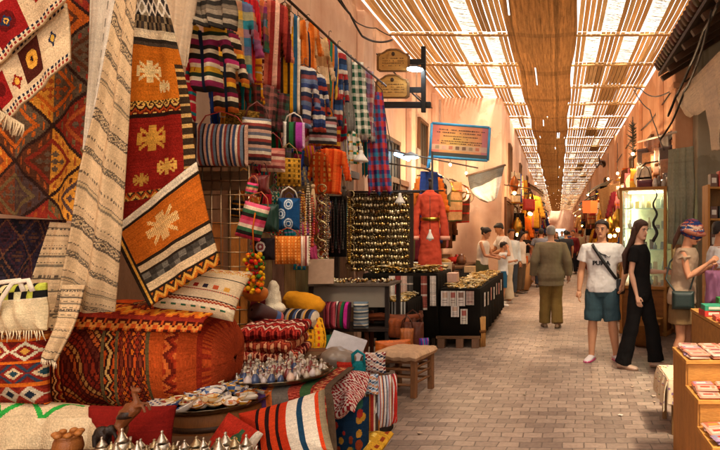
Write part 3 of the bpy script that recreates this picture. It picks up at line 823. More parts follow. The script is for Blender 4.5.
# cream cushion with coloured squares
C = bands(80, 60, [(5, 'dia', ['c8923c', 'cbb592', 'b8642c'], 9), (3, 'zig', ['c8923c', 'cbb592'], 18), (6, 'solid', ['cbb592']), (1, 'solid', ['2a2622']), (3, 'solid', ['cbb592']), (8, 'solid', ['cbb592']), (3, 'solid', ['cbb592']), (1.2, 'dash', ['2a2622', 'b83c1c'], 40), (8, 'solid', ['cbb592']), (1, 'solid', ['2a2622']), (3, 'zig', ['8a2a1c', 'cbb592', 'b8502c'], 20), (4, 'solid', ['e0d0b0']), (2, 'dash', ['2c5a3c', 'cbb592'], 8), (5, 'solid', ['cbb592'])])
for k, c in enumerate(['2c6a50', 'c8691c', 'c8a03c', '8a241c', '2c2430', 'b8502c', 'c8923c']): put(C, .1 + k * .125, .44, .17 + k * .125, .53, c)
cushion('cream cushion with a row of small coloured squares, lying on the kilim pouf', 203, 291, .47, .3, .2, 3.35, yarn(C, .05), roll=math.radians(8), tilt=math.radians(-28))
# dark red stacked kilim cushion at the left edge
C = bands(60, 60, [(6, 'zig', ['8a4a24', 'c8823c', '5a2a1c'], 5), (1.5, 'solid', ['c8641c']), (13, 'dia', ['c8923c', '7a2018', 'c8c0a0', '8a2018', '5a1812', '6a1c14'], 3), (1.5, 'solid', ['c8641c']), (13, 'dia', ['24404a', 'c8b08a', '7a2018', '2c3a4a', '6a1c14', '8a2a1c'], 3.5), (2, 'solid', ['c8641c']), (12, 'dia', ['1c2430', 'b8a890', '8a2a1c', '6a1c14'], 4), (2, 'zig', ['c8641c', '3a1812'], 8)])
cushion('dark red kilim cushion with small diamonds, standing at the left edge under the check-edged bag', 12, 366, .34, .36, .2, 2.78, yarn(C, .1), pinch=.04)
# white cloth with green zigzag lying on the bench
nu, nv = 110, 70
C = fill(nu, nv, 'cdb692'); u, v = UV(nu, nv)
path = [(-.02, .17), (.10, .14), (.15, .43), (.40, .16), (.50, .46), (.74, .13), (.83, .2)]
for (a, b), (c, d) in zip(path[:-1], path[1:]):
    t_ = np.clip(((u - a) * (c - a) + (v - b) * (d - b)) / ((c - a) ** 2 + (d - b) ** 2), 0, 1)
    C[np.hypot((u - a - t_ * (c - a)), (v - b - t_ * (d - b)) * .7) < .022] = H('2f9a3e')
C[(v < .12) & (u > .83)] = H('7a2a1c')
pr = pp((-14, 396, 2.86, 98, 408, 2.86), (-16, 402, 2.76, 100, 412, 2.78), (-20, 425, 2.7, 101, 428, 2.72), (-22, 470, 2.66, 98, 470, 2.68), (-22, 505, 2.64, 96, 505, 2.66))
o0 = at(38, 505, 2.65)
tz = thing('zigzag_blanket', 'cream wool blanket with a green zigzag line, folded at the bottom left', 'blanket', o0)
strip([(a - o0, b - o0) for a, b in pr], yarn(C, .05), .012, 2.5, .006, seed=21).build('top_layer', WOOL, tz, solid=.02)
mb = MB(); mb.rings([(-.02, .25, .09, 0, .12), (.1, .26, .1, 0, .12), (.28, .255, .09, 0, .13), (.36, .24, .06, 0, .13)], H('d6c2a0'), 24, p=5); mb.build('folded_layers', WOOL, tz)
C = fill(60, 40, '7d1a14')
cushion('plain dark red cushion lying behind the wooden animal figurines', 130, 432, .40, .24, .2, 2.76, yarn(C, .07), name='cushion', tilt=math.radians(-10), pinch=.05)

# wooden rearing camel figurine
def figurine():
    o0 = at(131, 437, 2.58); t = thing('camel_figurine', 'small carved wooden camel rearing on its hind legs in front of the red cushion', 'figurine', o0)
    k = 1.0; mb = MB(); c = H('7a4420')
    mb.tube([(-.045, 0, .05), (-.02, 0, .095), (.015, 0, .125), (.03, 0, .15)], [.022, .034, .03, .018], c, 10)
    mb.ball((-.012, 0, .128), (.02, .014, .02), c)
    mb.tube([(.028, 0, .14), (.02, 0, .17), (.012, 0, .195)], [.015, .011, .01], c, 8)
    mb.tube([(.008, 0, .198), (.03, 0, .202), (.04, 0, .196)], [.013, .012, .008], c, 8)
    for s in (-1, 1):
        mb.tube([(.03, .014 * s, .135), (.06, .016 * s, .14), (.072, .016 * s, .11)], [.011, .008, .006], c, 7)
        mb.tube([(-.045, .016 * s, .06), (-.03, .018 * s, .03), (-.042, .018 * s, 0)], [.018, .01, .009], c, 7)
        mb.ball((.006, .008 * s, .215), (.004, .003, .01), c, 6, 4)
    mb.build('camel_body', LEATHER, t, remesh=.004)
    m2 = MB(); m2.tube([(-.05, 0, .075), (-.068, 0, .05), (-.07, 0, .02)], [.006, .005, .008], H('2a1810'), 6); m2.build('tail', LEATHER, t)
    m2 = MB(); m2.rings([(.085, .037, .037, -.02, 0), (.1, .036, .036, -.014, 0), (.114, .034, .034, -.006, 0)], H('2a1810'), 12); m2.build('saddle', LEATHER, t)
figurine()
o0 = at(102, 446, 2.55); t = thing('elephant_figurine', 'small black carved elephant standing beside the rearing camel', 'figurine', o0)
mb = MB(); c = H('241812')
mb.ball((0, 0, .055), (.034, .024, .03), c); mb.ball((.036, 0, .068), (.02, .018, .022), c); mb.tube([(.05, 0, .06), (.06, 0, .035), (.056, 0, .012)], [.009, .006, .004], c, 7)
for sx in (-.02, .02):
    for sy in (-.013, .013): mb.tube([(sx, sy, .05), (sx, sy, 0)], [.012, .01], c, 7)
mb.ball((.03, .018, .07), (.012, .004, .018), c); mb.ball((.03, -.018, .07), (.012, .004, .018), c)
mb.build('elephant_body', LEATHER, t, remesh=.004)
o0 = at(68, 452, 2.5); t = thing('carved_box', 'small carved brown wooden pot at the corner of the cream blanket', 'pot', o0)
mb = MB(); mb.lathe((0, 0, 0), [(.05, 0), (.056, .02), (.05, .05), (.044, .062), (.05, .07), (.038, .072)], H('8a5020'), 14); mb.build('pot_body', LEATHER, t)
mb = MB()
for k in range(7): a = 2 * PI * k / 7; mb.ball((.042 * math.cos(a), .042 * math.sin(a), .078), (.016, .016, .012), H('a8682c'), 8, 5)
mb.build('carved_rim', LEATHER, t)
# =================================================================== the clothes and bags along the left wall
# filler boards added behind the goods, dark brown for the shaded interior
t = thing('timber_filler', 'added timber filler, dark for the shaded interior behind the hung clothes and bags', 'partition', (-3.0, 6.6, 0))
for k in range(17):
    m = MB(); c = tuple(q * random.uniform(.7, 1.2) for q in H('7c5a3c'))
    m.box((-.02, -2.4 + k * .28, 1.2), (.04, .27, 2.4), c); m.build('board', WOOD, t, smooth=False)
m = MB(); m.box((.03, -.1, 2.45), (.09, 4.7, .1), H('4a301c')); m.build('top_rail', WOOD, t, smooth=False, bevel=.005)

# rope for the clothes
pa, pb = at(250, -36, 4.9), at(386, 86, 8.9)
m = MB(); m.tube([Vector(), (pb - pa) * .5 - Vector((0, 0, .04)), pb - pa], .014, H('3a2a20'), 6)
tag(m.build('clothes_rail', IRON, loc=pa), 'long thin dark rail carrying the hung clothes along the left wall', 'rail')

def jacket_mask(nu, nv, sleeve=True, vneck=True, flare=.0, slw=.17):
    u, v = UV(nu, nv); x = np.abs(u - .5)
    half = .215 + .03 * v + flare * v
    body = (x < half) & (v > .06)
    body &= ~((v < .12) & (x > .12 + (v - .06) * 2.6))
    if vneck: body &= ~((x < .09 - v * .3) & (v < .3))
    if sleeve:
        cx_ = .2 + v * .32
        sl = (np.abs(x - cx_) < slw / 2 + .012) & (v > .07 + (x - .2) * .3) & (v < .7) & (x < .5)
        body |= sl
    return body
def garment(name, label, cat, px, py, wpx, hpx, Y, C, kind='jacket', rz=.5, t=.09, fold=.024, roll=0., group='clothes hung along the left wall', m=SOFT, kf=4, hanger=True):
    top = at(px, py, Y); w, h = wpx * Y / F, hpx * Y / F
    nv, nu = C.shape[:2]
    if kind == 'jacket':
        mask = jacket_mask(nu, nv); u_, v_ = UV(nu, nv); C = C.copy(); C[(np.abs(u_ - .5) < .035) & (v_ > .1)] = H('1c2438')
    elif kind == 'tunic': mask = jacket_mask(nu, nv, True, False, .02, .15)
    elif kind == 'vest': mask = jacket_mask(nu, nv, False, True, .05)
    elif kind == 'shawl':
        u, v = UV(nu, nv); mask = (np.abs(u - .5) < .34 + .14 * v + .02 * np.sin(v * 9)) & (v < .97 - .06 * np.abs(np.sin(u * 7)))
    else: mask = None
    roll = roll or .07 * math.sin(px * 1.7 + py); M = Matrix.Rotation(rz + .2 * math.sin(px * 3.1), 4, 'Z') @ Matrix.Rotation(roll, 4, 'Y')
    tt = thing(name, label, cat, top, group=group)
    mb = puff(w, h, t, C, mask, fold=fold, kf=kf, seed=int(px * 7 + py), M=M, rim=.5)
    mb.build('cloth', m, tt)
    if hanger:
        hb = MB(); R = M.to_3x3()
        hb.tube([R @ Vector((-w * .22, 0, -h * .1)), R @ Vector((0, 0, -h * .03)), R @ Vector((w * .22, 0, -h * .1))], .006, H('4a3a2c'), 6)
        hb.tube([R @ Vector((0, 0, -h * .03)), R @ Vector((0, 0, .03)), R @ Vector((.018, 0, .045)), R @ Vector((.03, 0, .03))], .004, H('4a4a4a'), 6)
        hb.build('hanger', IRON, tt)
    return tt
def hY(x, X=-2.8): return -X * F / (CX - x)
def vstr(*cs, w=None, n=3): return yarn(bands(40, 56, [((w[i] if w else 1), 'solid', [c]) for _ in range(n) for i, c in enumerate(cs)], 'u'), .06)
def hstr(*cs, n=2, w=None): return yarn(bands(40, 60, [((w[i] if w else 1), 'solid', [c]) for _ in range(n) for i, c in enumerate(cs)]), .06)
G = garment
G('striped_jacket', 'short jacket of pink, white, black and yellow stripes, nearest the rugs', 'jacket', 200, 10, 62, 82, 4.55, hstr('e0d0b0', '2a2420', 'c83c7a', 'e8dcc0', 'd8a830', '2a3a2c', 'e8dcc0', '8a2a50', '2a2420', n=2), rz=.45, t=.12)
G('striped_jacket', 'jacket of yellow, black and wine stripes with a navy inside, behind the pink striped one', 'jacket', 222, 24, 44, 88, 4.95, hstr('d8a830', '2a2420', '7a1c3c', 'e0d0b0', '2a2420', 'c86a2c', n=3), rz=.6)
G('checked_shirt', 'blue, purple and teal checked shirt hung beside the yellow and black jacket', 'shirt', 236, -6, 46, 88, 5.2, yarn(plaid(40, 60, ['3c5a8a', '7a3a7a', 'c8a03c', '2c7a8a', 'b04a5a'], 1, 2), .06), 'tunic')
G('long_shirt', 'plain bright red long shirt between two checked shirts', 'shirt', 250, -10, 26, 92, 5.35, vstr('c82a2c', 'a81c24', n=6), 'tunic')
G('checked_shirt', 'teal and orange checked shirt hung behind the red kilim tunic', 'shirt', 257, -8, 30, 84, 5.6, yarn(plaid(40, 60, ['2c8a9a', 'c86a3c', '7a2c5a', '3a5a3c'], 2, 3), .06), 'tunic')
C = bands(50, 70, [(5, 'stripes', ['8a2420', 'b0503c', '6a1c1c']), (2, 'zig', ['c89a7a', '5a1c1c'], 8), (4, 'stripes', ['b8604a', '8a2a24', 'd8a890']), (5, 'stripes', ['7a2420', 'a83c30', '5a1818', 'c87a60'])], 'u'); C = motif(C, .3, .78, .1, .12, '1c1414', 'c82a3c')
G('kilim_tunic', 'dark red and rose striped tunic with a black motif near its hem', 'tunic', 270, -6, 50, 94, 5.75, yarn(C, .08), 'tunic', rz=.35)
G('fur_vest', 'brown fur vest hung between the red tunic and the yellow striped robe', 'vest', 285, 0, 24, 58, 6.0, yarn(fill(36, 50, '6a4424') * 1.0, .35), 'vest', m=WOOL, t=.14)
G('striped_robe', 'long robe of yellow, blue and dark brown vertical stripes', 'robe', 291, 8, 36, 106, 6.1, vstr('d89a1c', '2c5a7a', 'e0d0b8', '3c2c24', 'd89a1c', '3c2c24', n=2), 'vest', rz=.4)
G('short_jacket', 'plain orange jacket hung on the rail above the blue striped shirt', 'jacket', 307, 18, 30, 52, 6.5, vstr('d8772c', 'c8641c', 'd88a4a', n=4), rz=.6)
G('fur_vest', 'small pale brown fur vest behind the orange jacket', 'vest', 298, 14, 20, 44, 6.75, yarn(fill(30, 40, '8a6a44'), .3), 'vest', m=WOOL, t=.12)
G('striped_shirt', 'blue, grey and white cross striped shirt below the orange jacket', 'shirt', 304, 62, 36, 66, 6.2, hstr('3c4a7a', 'c8c0b8', '2c3450', '8a4a4a', '6a7a9a', n=3), 'tunic', rz=.4)
G('wool_tunic', 'beige wool tunic with a brown chest band', 'tunic', 319, 34, 26, 66, 7.0, hstr('c8a478', 'a87c50', 'd8b890', '6a4a30', n=1, w=[4, 2, 3, 3]), 'tunic', rz=.5)
G('striped_shirt', 'navy and white striped shirt hung low beside the beige tunic', 'shirt', 317, 70, 24, 62, 6.6, hstr('24305a', 'd8d0c4', '3a4a7a', '24305a', 'b04a3c', n=3), 'tunic')
G('striped_robe', 'robe of green, orange and blue stripes in the middle of the rail', 'robe', 329, 34, 26, 92, 7.25, vstr('2c7a5a', 'c8742c', '3a5a8a', 'd8b04a', 'a83c3c', n=2), 'tunic', rz=.6)
G('striped_robe', 'robe of blue, red and white stripes beside the green and orange one', 'robe', 338, 44, 24, 82, 7.5, hstr('3c5a8a', 'd8ccc0', 'b03c3c', '2c3a5a', n=4), 'tunic', rz=.6)
G('grey_shawl', 'plain grey fringed shawl next to the green and white checks', 'shawl', 345, 54, 18, 84, 7.8, vstr('8a8680', '6a6660', '9a958e', n=3), 'shawl', rz=.6)
G('checked_shawl', 'green and white checked shawl hung along the rail', 'shawl', 354, 62, 26, 80, 7.9, yarn(plaid(40, 70, ['e0dccc', '2c5a44', 'd8d4c4', '24503c'], 2, 5), .05), 'shawl', rz=.45, fold=.02)
G('checked_shawl', 'lilac, red and grey checked shawl after the green and white one', 'shawl', 367, 70, 20, 76, 8.35, yarn(plaid(40, 60, ['8a7a9a', 'b04a4a', 'c8c0b8', '5a4a6a'], 2, 4), .06), 'shawl', rz=.6)
C = plaid(40, 80, ['8a2430', '2c5a9a', 'c83c30', '3a2a6a', '2a7a9a'], 2, 5)
G('checked_shawl', 'long red, blue and purple checked shawl at the far end of the rail', 'shawl', 374, 92, 24, 108, 8.5, yarn(C, .05), 'shawl', rz=.35, fold=.03, kf=3)
# second row, lower and behind
low = [('maroon and green patterned', 245, 84, 30, 40, 5.5, ['6a2428', '3a4a30', '8a3a30', '2a1c1c']), ('dusty red and grey checked', 262, 84, 30, 44, 5.7, ['8a4a48', '5a4a44', 'a86a60', '3a2c2a']), ('dark green and rose', 276, 92, 26, 40, 5.95, ['2c3c30', '8a4a50', '4a2c2c', '3a5a48'])]
for d, x, y, w_, h_, Y, cs in low:
    G('folded_shawl', d + ' shawl folded over the lower bar', 'shawl', x, y, w_, h_, Y, yarn(plaid(36, 40, cs, 2, 3), .08), 'rect', rz=.4, hanger=False, t=.07)
G('orange_robe', 'bright orange robe hung below the shawls beside the necklaces', 'robe', 333, 146, 40, 48, 7.1, vstr('d8501c', 'c83c14', 'e0682c', n=5), 'tunic', rz=.3, fold=.02)
G('patterned_robe', 'orange robe with yellow spots hung just left of the plain orange one', 'robe', 320, 150, 24, 44, 6.95, yarn(bands(30, 40, [(1, 'dot', ['c8501c', 'e0a040', 'd8b060'], 5)] * 8), .08), 'tunic', rz=.4)
G('striped_shirt', 'white shirt with green and ochre squares hung over the necklaces', 'shirt', 352, 128, 20, 36, 7.9, yarn(bands(30, 40, [(1, 'solid', ['e0d8c8']), (1, 'check', ['e0d8c8', '2c7a5a', 'd89a3c'], 3)] * 4), .05), 'tunic', rz=.5)
G('fur_hat', 'shaggy yellow brown fur cap hanging above the striped bag', 'cap', 243, 110, 30, 20, 5.2, yarn(fill(30, 24, '7a5a24'), .4), 'rect', rz=.4, hanger=False, t=.16, m=WOOL)

# thin scarves and robes filling the row
rs_ = random.Random(14)
tone = [('crimson', 'a81c2c'), ('royal blue', '24408a'), ('purple', '5a2a6a'), ('turquoise', '1c7a84'), ('saffron', 'd08a1c'), ('emerald', '1c6a44'), ('pink', 'c84a7a'), ('ivory', 'c8bca4'), ('charcoal', '2c2a2c'), ('brick', '9a4028'), ('lilac', '8a7aa4'), ('rust', 'b0581c'), ('grey', '7a7874'), ('olive', '5c5a2c')]
spots = [(192, 64, 5), (212, 78, 4), (233, 40, 3), (244, 66, 5), (258, 58, 4), (266, 78, 5), (281, 60, 4), (286, 40, 3), (296, 92, 4), (311, 76, 5), (313, 100, 4), (324, 84, 4), (331, 96, 4), (336, 110, 3), (341, 90, 4), (348, 110, 3), (359, 112, 3), (364, 120, 3), (226, 88, 3), (276, 106, 4), (300, 108, 3), (344, 130, 3)]
for i, (x, y, wpx) in enumerate(spots):
    nm, c = tone[i % 14]; nm2, c2 = tone[(i * 5 + 3) % 14]; Y = hY(x, -2.86) + rs_.uniform(-.2, .15); L = rs_.uniform(44, 66)
    C = vstr(c, c, c2, c, n=2, w=[2, 1, .8, 1]) if i % 2 else hstr(c, c2, c, 'c8bca4', n=3, w=[3, 1, 2, .5])
    G('long_scarf', '%s and %s scarf hung in a narrow bunch among the clothes on the rail' % (nm, nm2), 'scarf', x, y, wpx * 2.6, L, Y, C, 'shawl', rz=rs_.uniform(.3, .9), fold=.03, t=.1, hanger=False, kf=2, group='narrow scarves among the hung clothes')
# ---- bags
def bag(label, px, py, wpx, hpx, Y, C, rz=.4, roll=0., t=.1, strap=None, drop=.14, name='woven_bag', group='bags hung at the left stall', m=CLOTH, flap=None, pompon=None, power=.6, pinch=0.):
    top = at(px, py, Y); w, h = wpx * Y / F, hpx * Y / F
    M = Matrix.Rotation(rz, 4, 'Z') @ Matrix.Rotation(roll, 4, 'Y')
    o = thing(name, label, 'bag', top, group=group)
    puff(w, h, t, C, M=M, rim=.8, power=power, seed=int(px), fold=.006, pinch=pinch).build('bag_body', m, o)
    R = M.to_3x3()
    if strap:
        s = MB(); s.tube([R @ Vector((-w * .42, 0, -.01)), R @ Vector((-w * .3, -.01, drop * .6)), R @ Vector((0, -.01, drop)), R @ Vector((w * .3, -.01, drop * .6)), R @ Vector((w * .42, 0, -.01))], .008, H(strap), 6, flat=.5)
        s.build('strap', LEATHER, o)
    if flap:
        s = MB(); puff(w * .98, h * .45, .03, fill(20, 12, flap), M=M @ Matrix.Translation((0, -t * .45, 0)), mb=s, rim=.5); s.build('flap', m, o)
    if pompon:
        s = MB()
        for k in range(9): s.ball(R @ Vector((-w * .45 + k * w * .11, -.01, -h - .012)), .014, H(pompon[k % len(pompon)]), 6, 5)
        s.build('pompons', WOOL, o)
    return o
C = yarn(bands(90, 50, [(1.2, 'solid', ['3c4a6a']), (1, 'solid', ['d8c8b0']), (1, 'solid', ['8a3c34']), (1, 'solid', ['6a7a8a']), (.7, 'solid', ['2c2426']), (1, 'solid', ['c8a08a'])] * 4, 'u'), .07)
bag('wide bag of grey, cream and rust upright stripes above the metal grid', 222, 124, 48, 42, 4.85, C, rz=.2, t=.16, strap='b03024', drop=.1)
bag('grey, rust and cream cross striped bag right of the wide striped bag', 257, 118, 26, 46, 5.15, hstr('6a6a74', 'd8c8b0', '8a3c34', '3c3438', 'c8a08a', n=3), rz=.5, t=.14, strap='6a3024')
bag('rose red bag with a pale lower edge, beside the cross striped bag', 273, 148, 22, 24, 5.5, hstr('b8645a', 'c88a7a', '8a3c3c', 'd8b8a0', n=2), strap='7a2c24')
bag('small bag striped white, green and magenta', 294, 122, 20, 26, 5.9, yarn(bands(30, 30, [(1, 'solid', ['e0d8cc']), (.6, 'solid', ['2a2a24']), (1.2, 'solid', ['2c6a3c']), (.5, 'solid', ['2a2a24']), (1.6, 'solid', ['a83c9a']), (.6, 'solid', ['d8b0d0'])], 'u'), .05), rz=.3, strap='e0d8cc', drop=.09)
bag('grey, black and rose striped bag hung under the navy shirt', 323, 116, 26, 28, 6.7, hstr('8a8684', '2c2a2c', 'b07a7a', 'c8c4c0', '4a4448', n=2), rz=.4, strap='3a3434')
bag('yellow ochre bag with brown flower pattern', 289, 158, 22, 26, 5.7, yarn(bands(36, 36, [(1, 'dot', ['b8862c', '4a3414', '7a5a1c'], 5)] * 5), .15), rz=.5, strap='8a6a2c', pompon=['b8862c', '6a4a1c'])
bag('dark red heart shaped leather bag', 259, 174, 20, 20, 5.15, fill(24, 24, '6a1c1a'), rz=.4, strap='4a1814', m=LEATHER, pinch=.12)
bag('tote striped pink, green and cream, hanging tilted beside the grid', 258, 204, 24, 36, 4.75, hstr('d85a7a', 'e8d0b8', '3c6a4a', '2a2422', 'c83c5a', n=2), rz=.2, roll=.28, t=.08, strap='c8642c', drop=.1)
bag('small pink and orange bag hung above the tilted tote', 253, 183, 11, 14, 4.8, hstr('d84a7a', '3c6a4a', 'e0a080', n=2), rz=.2, roll=.2, strap='c8642c', drop=.06)
bag('plain dark green leather bag behind the blue bag', 269, 204, 18, 28, 5.2, fill(20, 30, '14382e'), m=LEATHER, strap='14281f')
C = fill(44, 60, '1c4a7a'); u, v = UV(44, 60)
for a, b in ((.5, .2), (.5, .8), (.15, .5)):
    d = np.hypot((u - a) * .75, v - b); C[(np.abs(d - .14) < .022) | (np.abs(d - .07) < .02)] = H('c8d4dc')
bag('blue bag with white ring pattern', 289, 198, 20, 32, 5.35, yarn(C, .08), rz=.3, strap='c8c0b0', drop=.1)
C = fill(40, 40, '241c1e'); u, v = UV(40, 40); d = np.hypot(u - .4, v - .4); C[(np.abs(d - .2) < .04) | (d < .07)] = H('d8ccc0'); C[(d > .09) & (d < .14)] = H('a83c4a')
bag('black bag with one white flower', 264, 238, 20, 22, 4.9, C, rz=.2, strap='3a1c1c', drop=.05)
bag('orange bag with a dense yellow dot pattern', 288, 236, 24, 28, 5.1, yarn(bands(44, 44, [(1, 'dot', ['c86a24', 'e0a860', 'd89040'], 8)] * 9), .1), rz=.3, strap='a84a1c', drop=.07)
bag('cream and rose striped bag at the right edge of the orange dotted bag', 303, 236, 11, 30, 5.35, vstr('c8a08a', '8a3a3a', 'e0d0c0', n=2), rz=.4)
bag('red bag with gold tassels high among the necklaces', 330, 126, 20, 24, 7.3, hstr('8a2420', 'b8862c', '6a1c1c', n=2), rz=.4, strap='6a1c1c')
# small bags packed deep between the others
rs_ = random.Random(77); n_ = 0
for row in range(5):
    for col in range(8):
        x = 242 + col * 11.5 + rs_.uniform(-3, 3); y = 146 + row * 25 + rs_.uniform(-5, 5); i = n_; n_ += 1
        nm, c = tone[(i * 3 + row) % 14]; nm2, c2 = tone[(i * 5 + 2 * row + 4) % 14]; Y = hY(x, -2.93) + .02
        kind = i % 4; wpx = rs_.uniform(10, 15)
        C = [hstr(c, c2, c, n=3, w=[2, 1, 1]), yarn(bands(24, 24, [(1, 'dot', [c, c2, 'c8a860'], 5)] * 4), .08), vstr(c, c2, n=3, w=[2, 1]), yarn(bands(24, 24, [(1, 'dia', [c, c2, 'c8bca4', c], 3)] * 2), .08)][kind]
        bag('small %s and %s %s bag tucked among the densely hung bags' % (nm, nm2, ['banded', 'spotted', 'striped', 'diamond patterned'][kind]), x, y, wpx, rs_.uniform(13, 22), Y, C, rz=rs_.uniform(.1, .8), roll=rs_.uniform(-.15, .15), t=.08, strap=c2, drop=.07, name='small_bag', group='small bags packed deep at the left stall')
# cluster of red and yellow wool flowers
o = thing('pompon_garland', 'garland of red, yellow and orange wool pompons hanging at the corner of the grid', 'garland', at(254, 292, 4.7))
for k in range(3):
    m = MB()
    for q in range(34):
        m.ball((random.uniform(-.07, .07), random.uniform(-.035, .035), random.uniform(.0, .3)), random.uniform(.012, .024), H([['c8281c', 'b01c1c'], ['d8a81c', 'c8901c'], ['d8641c', '3a6a2c']][k][q % 2]), 6, 4)
    m.build('pompons', WOOL, o)
m = MB(); m.tube([(0, 0, .28), (-.01, 0, .5), (.01, 0, .62)], .006, H('c8641c'), 6); m.build('cord', CLOTH, o)

# ---- metal grid with planks behind
g0 = at(221, 296, 4.95)
o = thing('metal_grid', 'rusty metal display grid standing between the slanted rug and the hung bags', 'grid', (g0.x, g0.y, .0))
W_, z0, z1 = .46, .5, 2.16
for k in range(7):
    pass
m = MB()
for k in range(7): m.tube([(-W_ / 2 + k * W_ / 6, 0, z0), (-W_ / 2 + k * W_ / 6, 0, z1)], .0055 if k % 6 else .011, H('8a7258'), 6)
for k in range(15): m.tube([(-W_ / 2, 0, z0 + k * (z1 - z0) / 14), (W_ / 2, 0, z0 + k * (z1 - z0) / 14)], .0055 if k % 14 else .011, H('94795a'), 6)
m.build('wire_grid', METAL, o)
m = MB(); m.box((-.02, .02, 2.04), (.5, .025, .16), H('5a4028')); m.build('top_board', WOODH, o, smooth=False, bevel=.004)
for k, (x, c) in enumerate(((-.08, 'a8642c'), (.05, 'b87434'), (.13, 'c07a34'), (-.17, '3a2414'))):
    m = MB(); m.box((0, 0, .85), (.085, .03, 1.7), H(c)); b = m.build('wooden_plank', WOOD, loc=(g0.x + x, g0.y + .09 + .035 * (k % 2), 0), smooth=False, bevel=.004)
    tag(b, ['dark brown plank standing behind the left half of the grid', 'brown plank standing upright behind the middle of the grid', 'orange brown plank standing behind the right half of the grid', 'almost black plank standing behind the left edge of the grid'][k], 'plank', 'planks behind the grid')

# =================================================================== rolls, bundles and heaps on the left stall
def rolled(label, px, py, L, r, Y, C, rz=0., tilt=0., group='rolled bolsters on the stall', name='bolster', m=CLOTH, cat='bolster', bulge=.06):
    """lying roll, centre at a pixel"""
    c = at(px, py, Y); nv, nu = C.shape[:2]
    a = np.linspace(0, 2 * PI, nv + 1); x = np.linspace(-1, 1, nu + 1)
    P = np.zeros((nv + 1, nu + 1, 3))
    R = np.array((Matrix.Rotation(rz, 3, 'Z') @ Matrix.Rotation(tilt, 3, 'Y')))
    for i, xx in enumerate(x):
        rr_ = r * (1 + bulge * math.cos(xx * 1.5) - bulge) * (max(0.02, 1 - abs(xx) ** 14) ** .5)
        P[:, i, 0] = xx * L / 2; P[:, i, 1] = rr_ * np.cos(a) * (1 + .04 * np.sin(3 * a + xx * 4)); P[:, i, 2] = rr_ * np.sin(a) * .92 * (1 + .03 * np.sin(2 * a + xx * 5))
    mb = MB(); mb.grid(P @ R.T, C)
    return tag(mb.build(name, m, loc=c), label, cat, group)
bench('plank bench under the rolled bolsters and the red kilim heap', -2.72, -1.95, 4.35, 5.7, .62)
bench('slatted bench behind the tray of perfume bottles', -2.65, -1.75, 3.95, 4.3, .42)
rolled('black bolster with grey, gold and blue stripes', 295, 319, .42, .1, 5.3, yarn(bands(50, 24, [(2, 'solid', ['241e22']), (1, 'solid', ['8a8078']), (1, 'solid', ['b8843c']), (2, 'solid', ['241e22']), (1, 'solid', ['3c4a6a']), (.8, 'solid', ['c8b8a0'])] * 3, 'u'), .07), rz=-.15)
rolled('dark brown leather bolster bag with blue end', 266, 316, .26, .085, 4.9, yarn(bands(40, 20, [(4, 'solid', ['3a1c1c']), (1, 'solid', ['2c4a7a']), (1, 'solid', ['a83c3c'])], 'u'), .06), rz=.9, tilt=.5, m=LEATHER)
rolled('wine red bolster with thin gold stripes', 262, 305, .3, .07, 5.2, yarn(bands(40, 20, [(3, 'solid', ['5a1a1e']), (.6, 'solid', ['b8842c'])] * 4, 'u'), .06), rz=.2)
# ochre bundle
mb = MB(); c = H('c8861c')
mb.ball((0, 0, .1), (.18, .1, .1), c, 20, 12); mb.ball((-.1, .02, .12), (.1, .09, .09), c, 16, 10); mb.ball((.1, -.02, .08), (.1, .09, .08), c, 16, 10)
tag(mb.build('cloth_bundle', CLOTH, loc=at(304, 314, 5.45), remesh=.012, wrinkle=.045), 'knotted bundle of yellow ochre cloth on top of the striped bolster', 'bundle')
mb = MB(); c = H('d8ccb4'); mb.ball((0, 0, .12), (.06, .07, .15), c, 14, 10); mb.ball((.02, -.02, .03), (.09, .06, .05), c, 14, 8)
tag(mb.build('sheepskin', WOOL, loc=at(274, 312, 5.1), remesh=.012, wrinkle=.05), 'rolled white sheepskin beside the ochre bundle', 'sheepskin')
mb = MB(); c = H('b8681c'); mb.ball((0, 0, .07), (.1, .07, .07), c, 14, 10)
tag(mb.build('leather_pouffe', LEATHER, loc=at(256, 302, 4.85), remesh=.012, wrinkle=.03), 'small ochre leather bundle behind the sheepskin', 'bundle')
# heap of folded red kilims
for k, (lab, cs, dz, rzz) in enumerate((('folded red kilim with white zigzags, top of the red heap', ['8a1c1c', 'd8b8a0', '5a1414', 'b83c30'], .26, .1), ('folded rust red kilim in the middle of the red heap', ['a84a30', '6a1c18', 'd89a70', '8a2a20'], .165, -.12), ('folded dark red kilim at the bottom of the red heap', ['7a1c1a', 'b8604a', '4a1414', 'c88a6a'], .08, .05))):
    C = bands(60, 40, [(2, 'zig', cs, 7), (1, 'solid', [cs[2]]), (2, 'dia', cs, 6), (1, 'solid', [cs[0]]), (2, 'zig', cs[::-1], 8)])
    mb = MB(); M = Matrix.Translation((0, .16, .05)) @ Matrix.Rotation(rzz, 4, 'Z') @ Matrix.Rotation(-PI / 2 + .12, 4, 'X')
    puff(.46, .34, .11, yarn(C, .1), M=M, mb=mb, rim=.8, power=.35, fold=.008)
    tag(mb.build('folded_kilim', WOOL, loc=at(274, 352, 4.75) + Vector((0, 0, dz - .11))), lab, 'rug', 'folded red kilims in a heap')
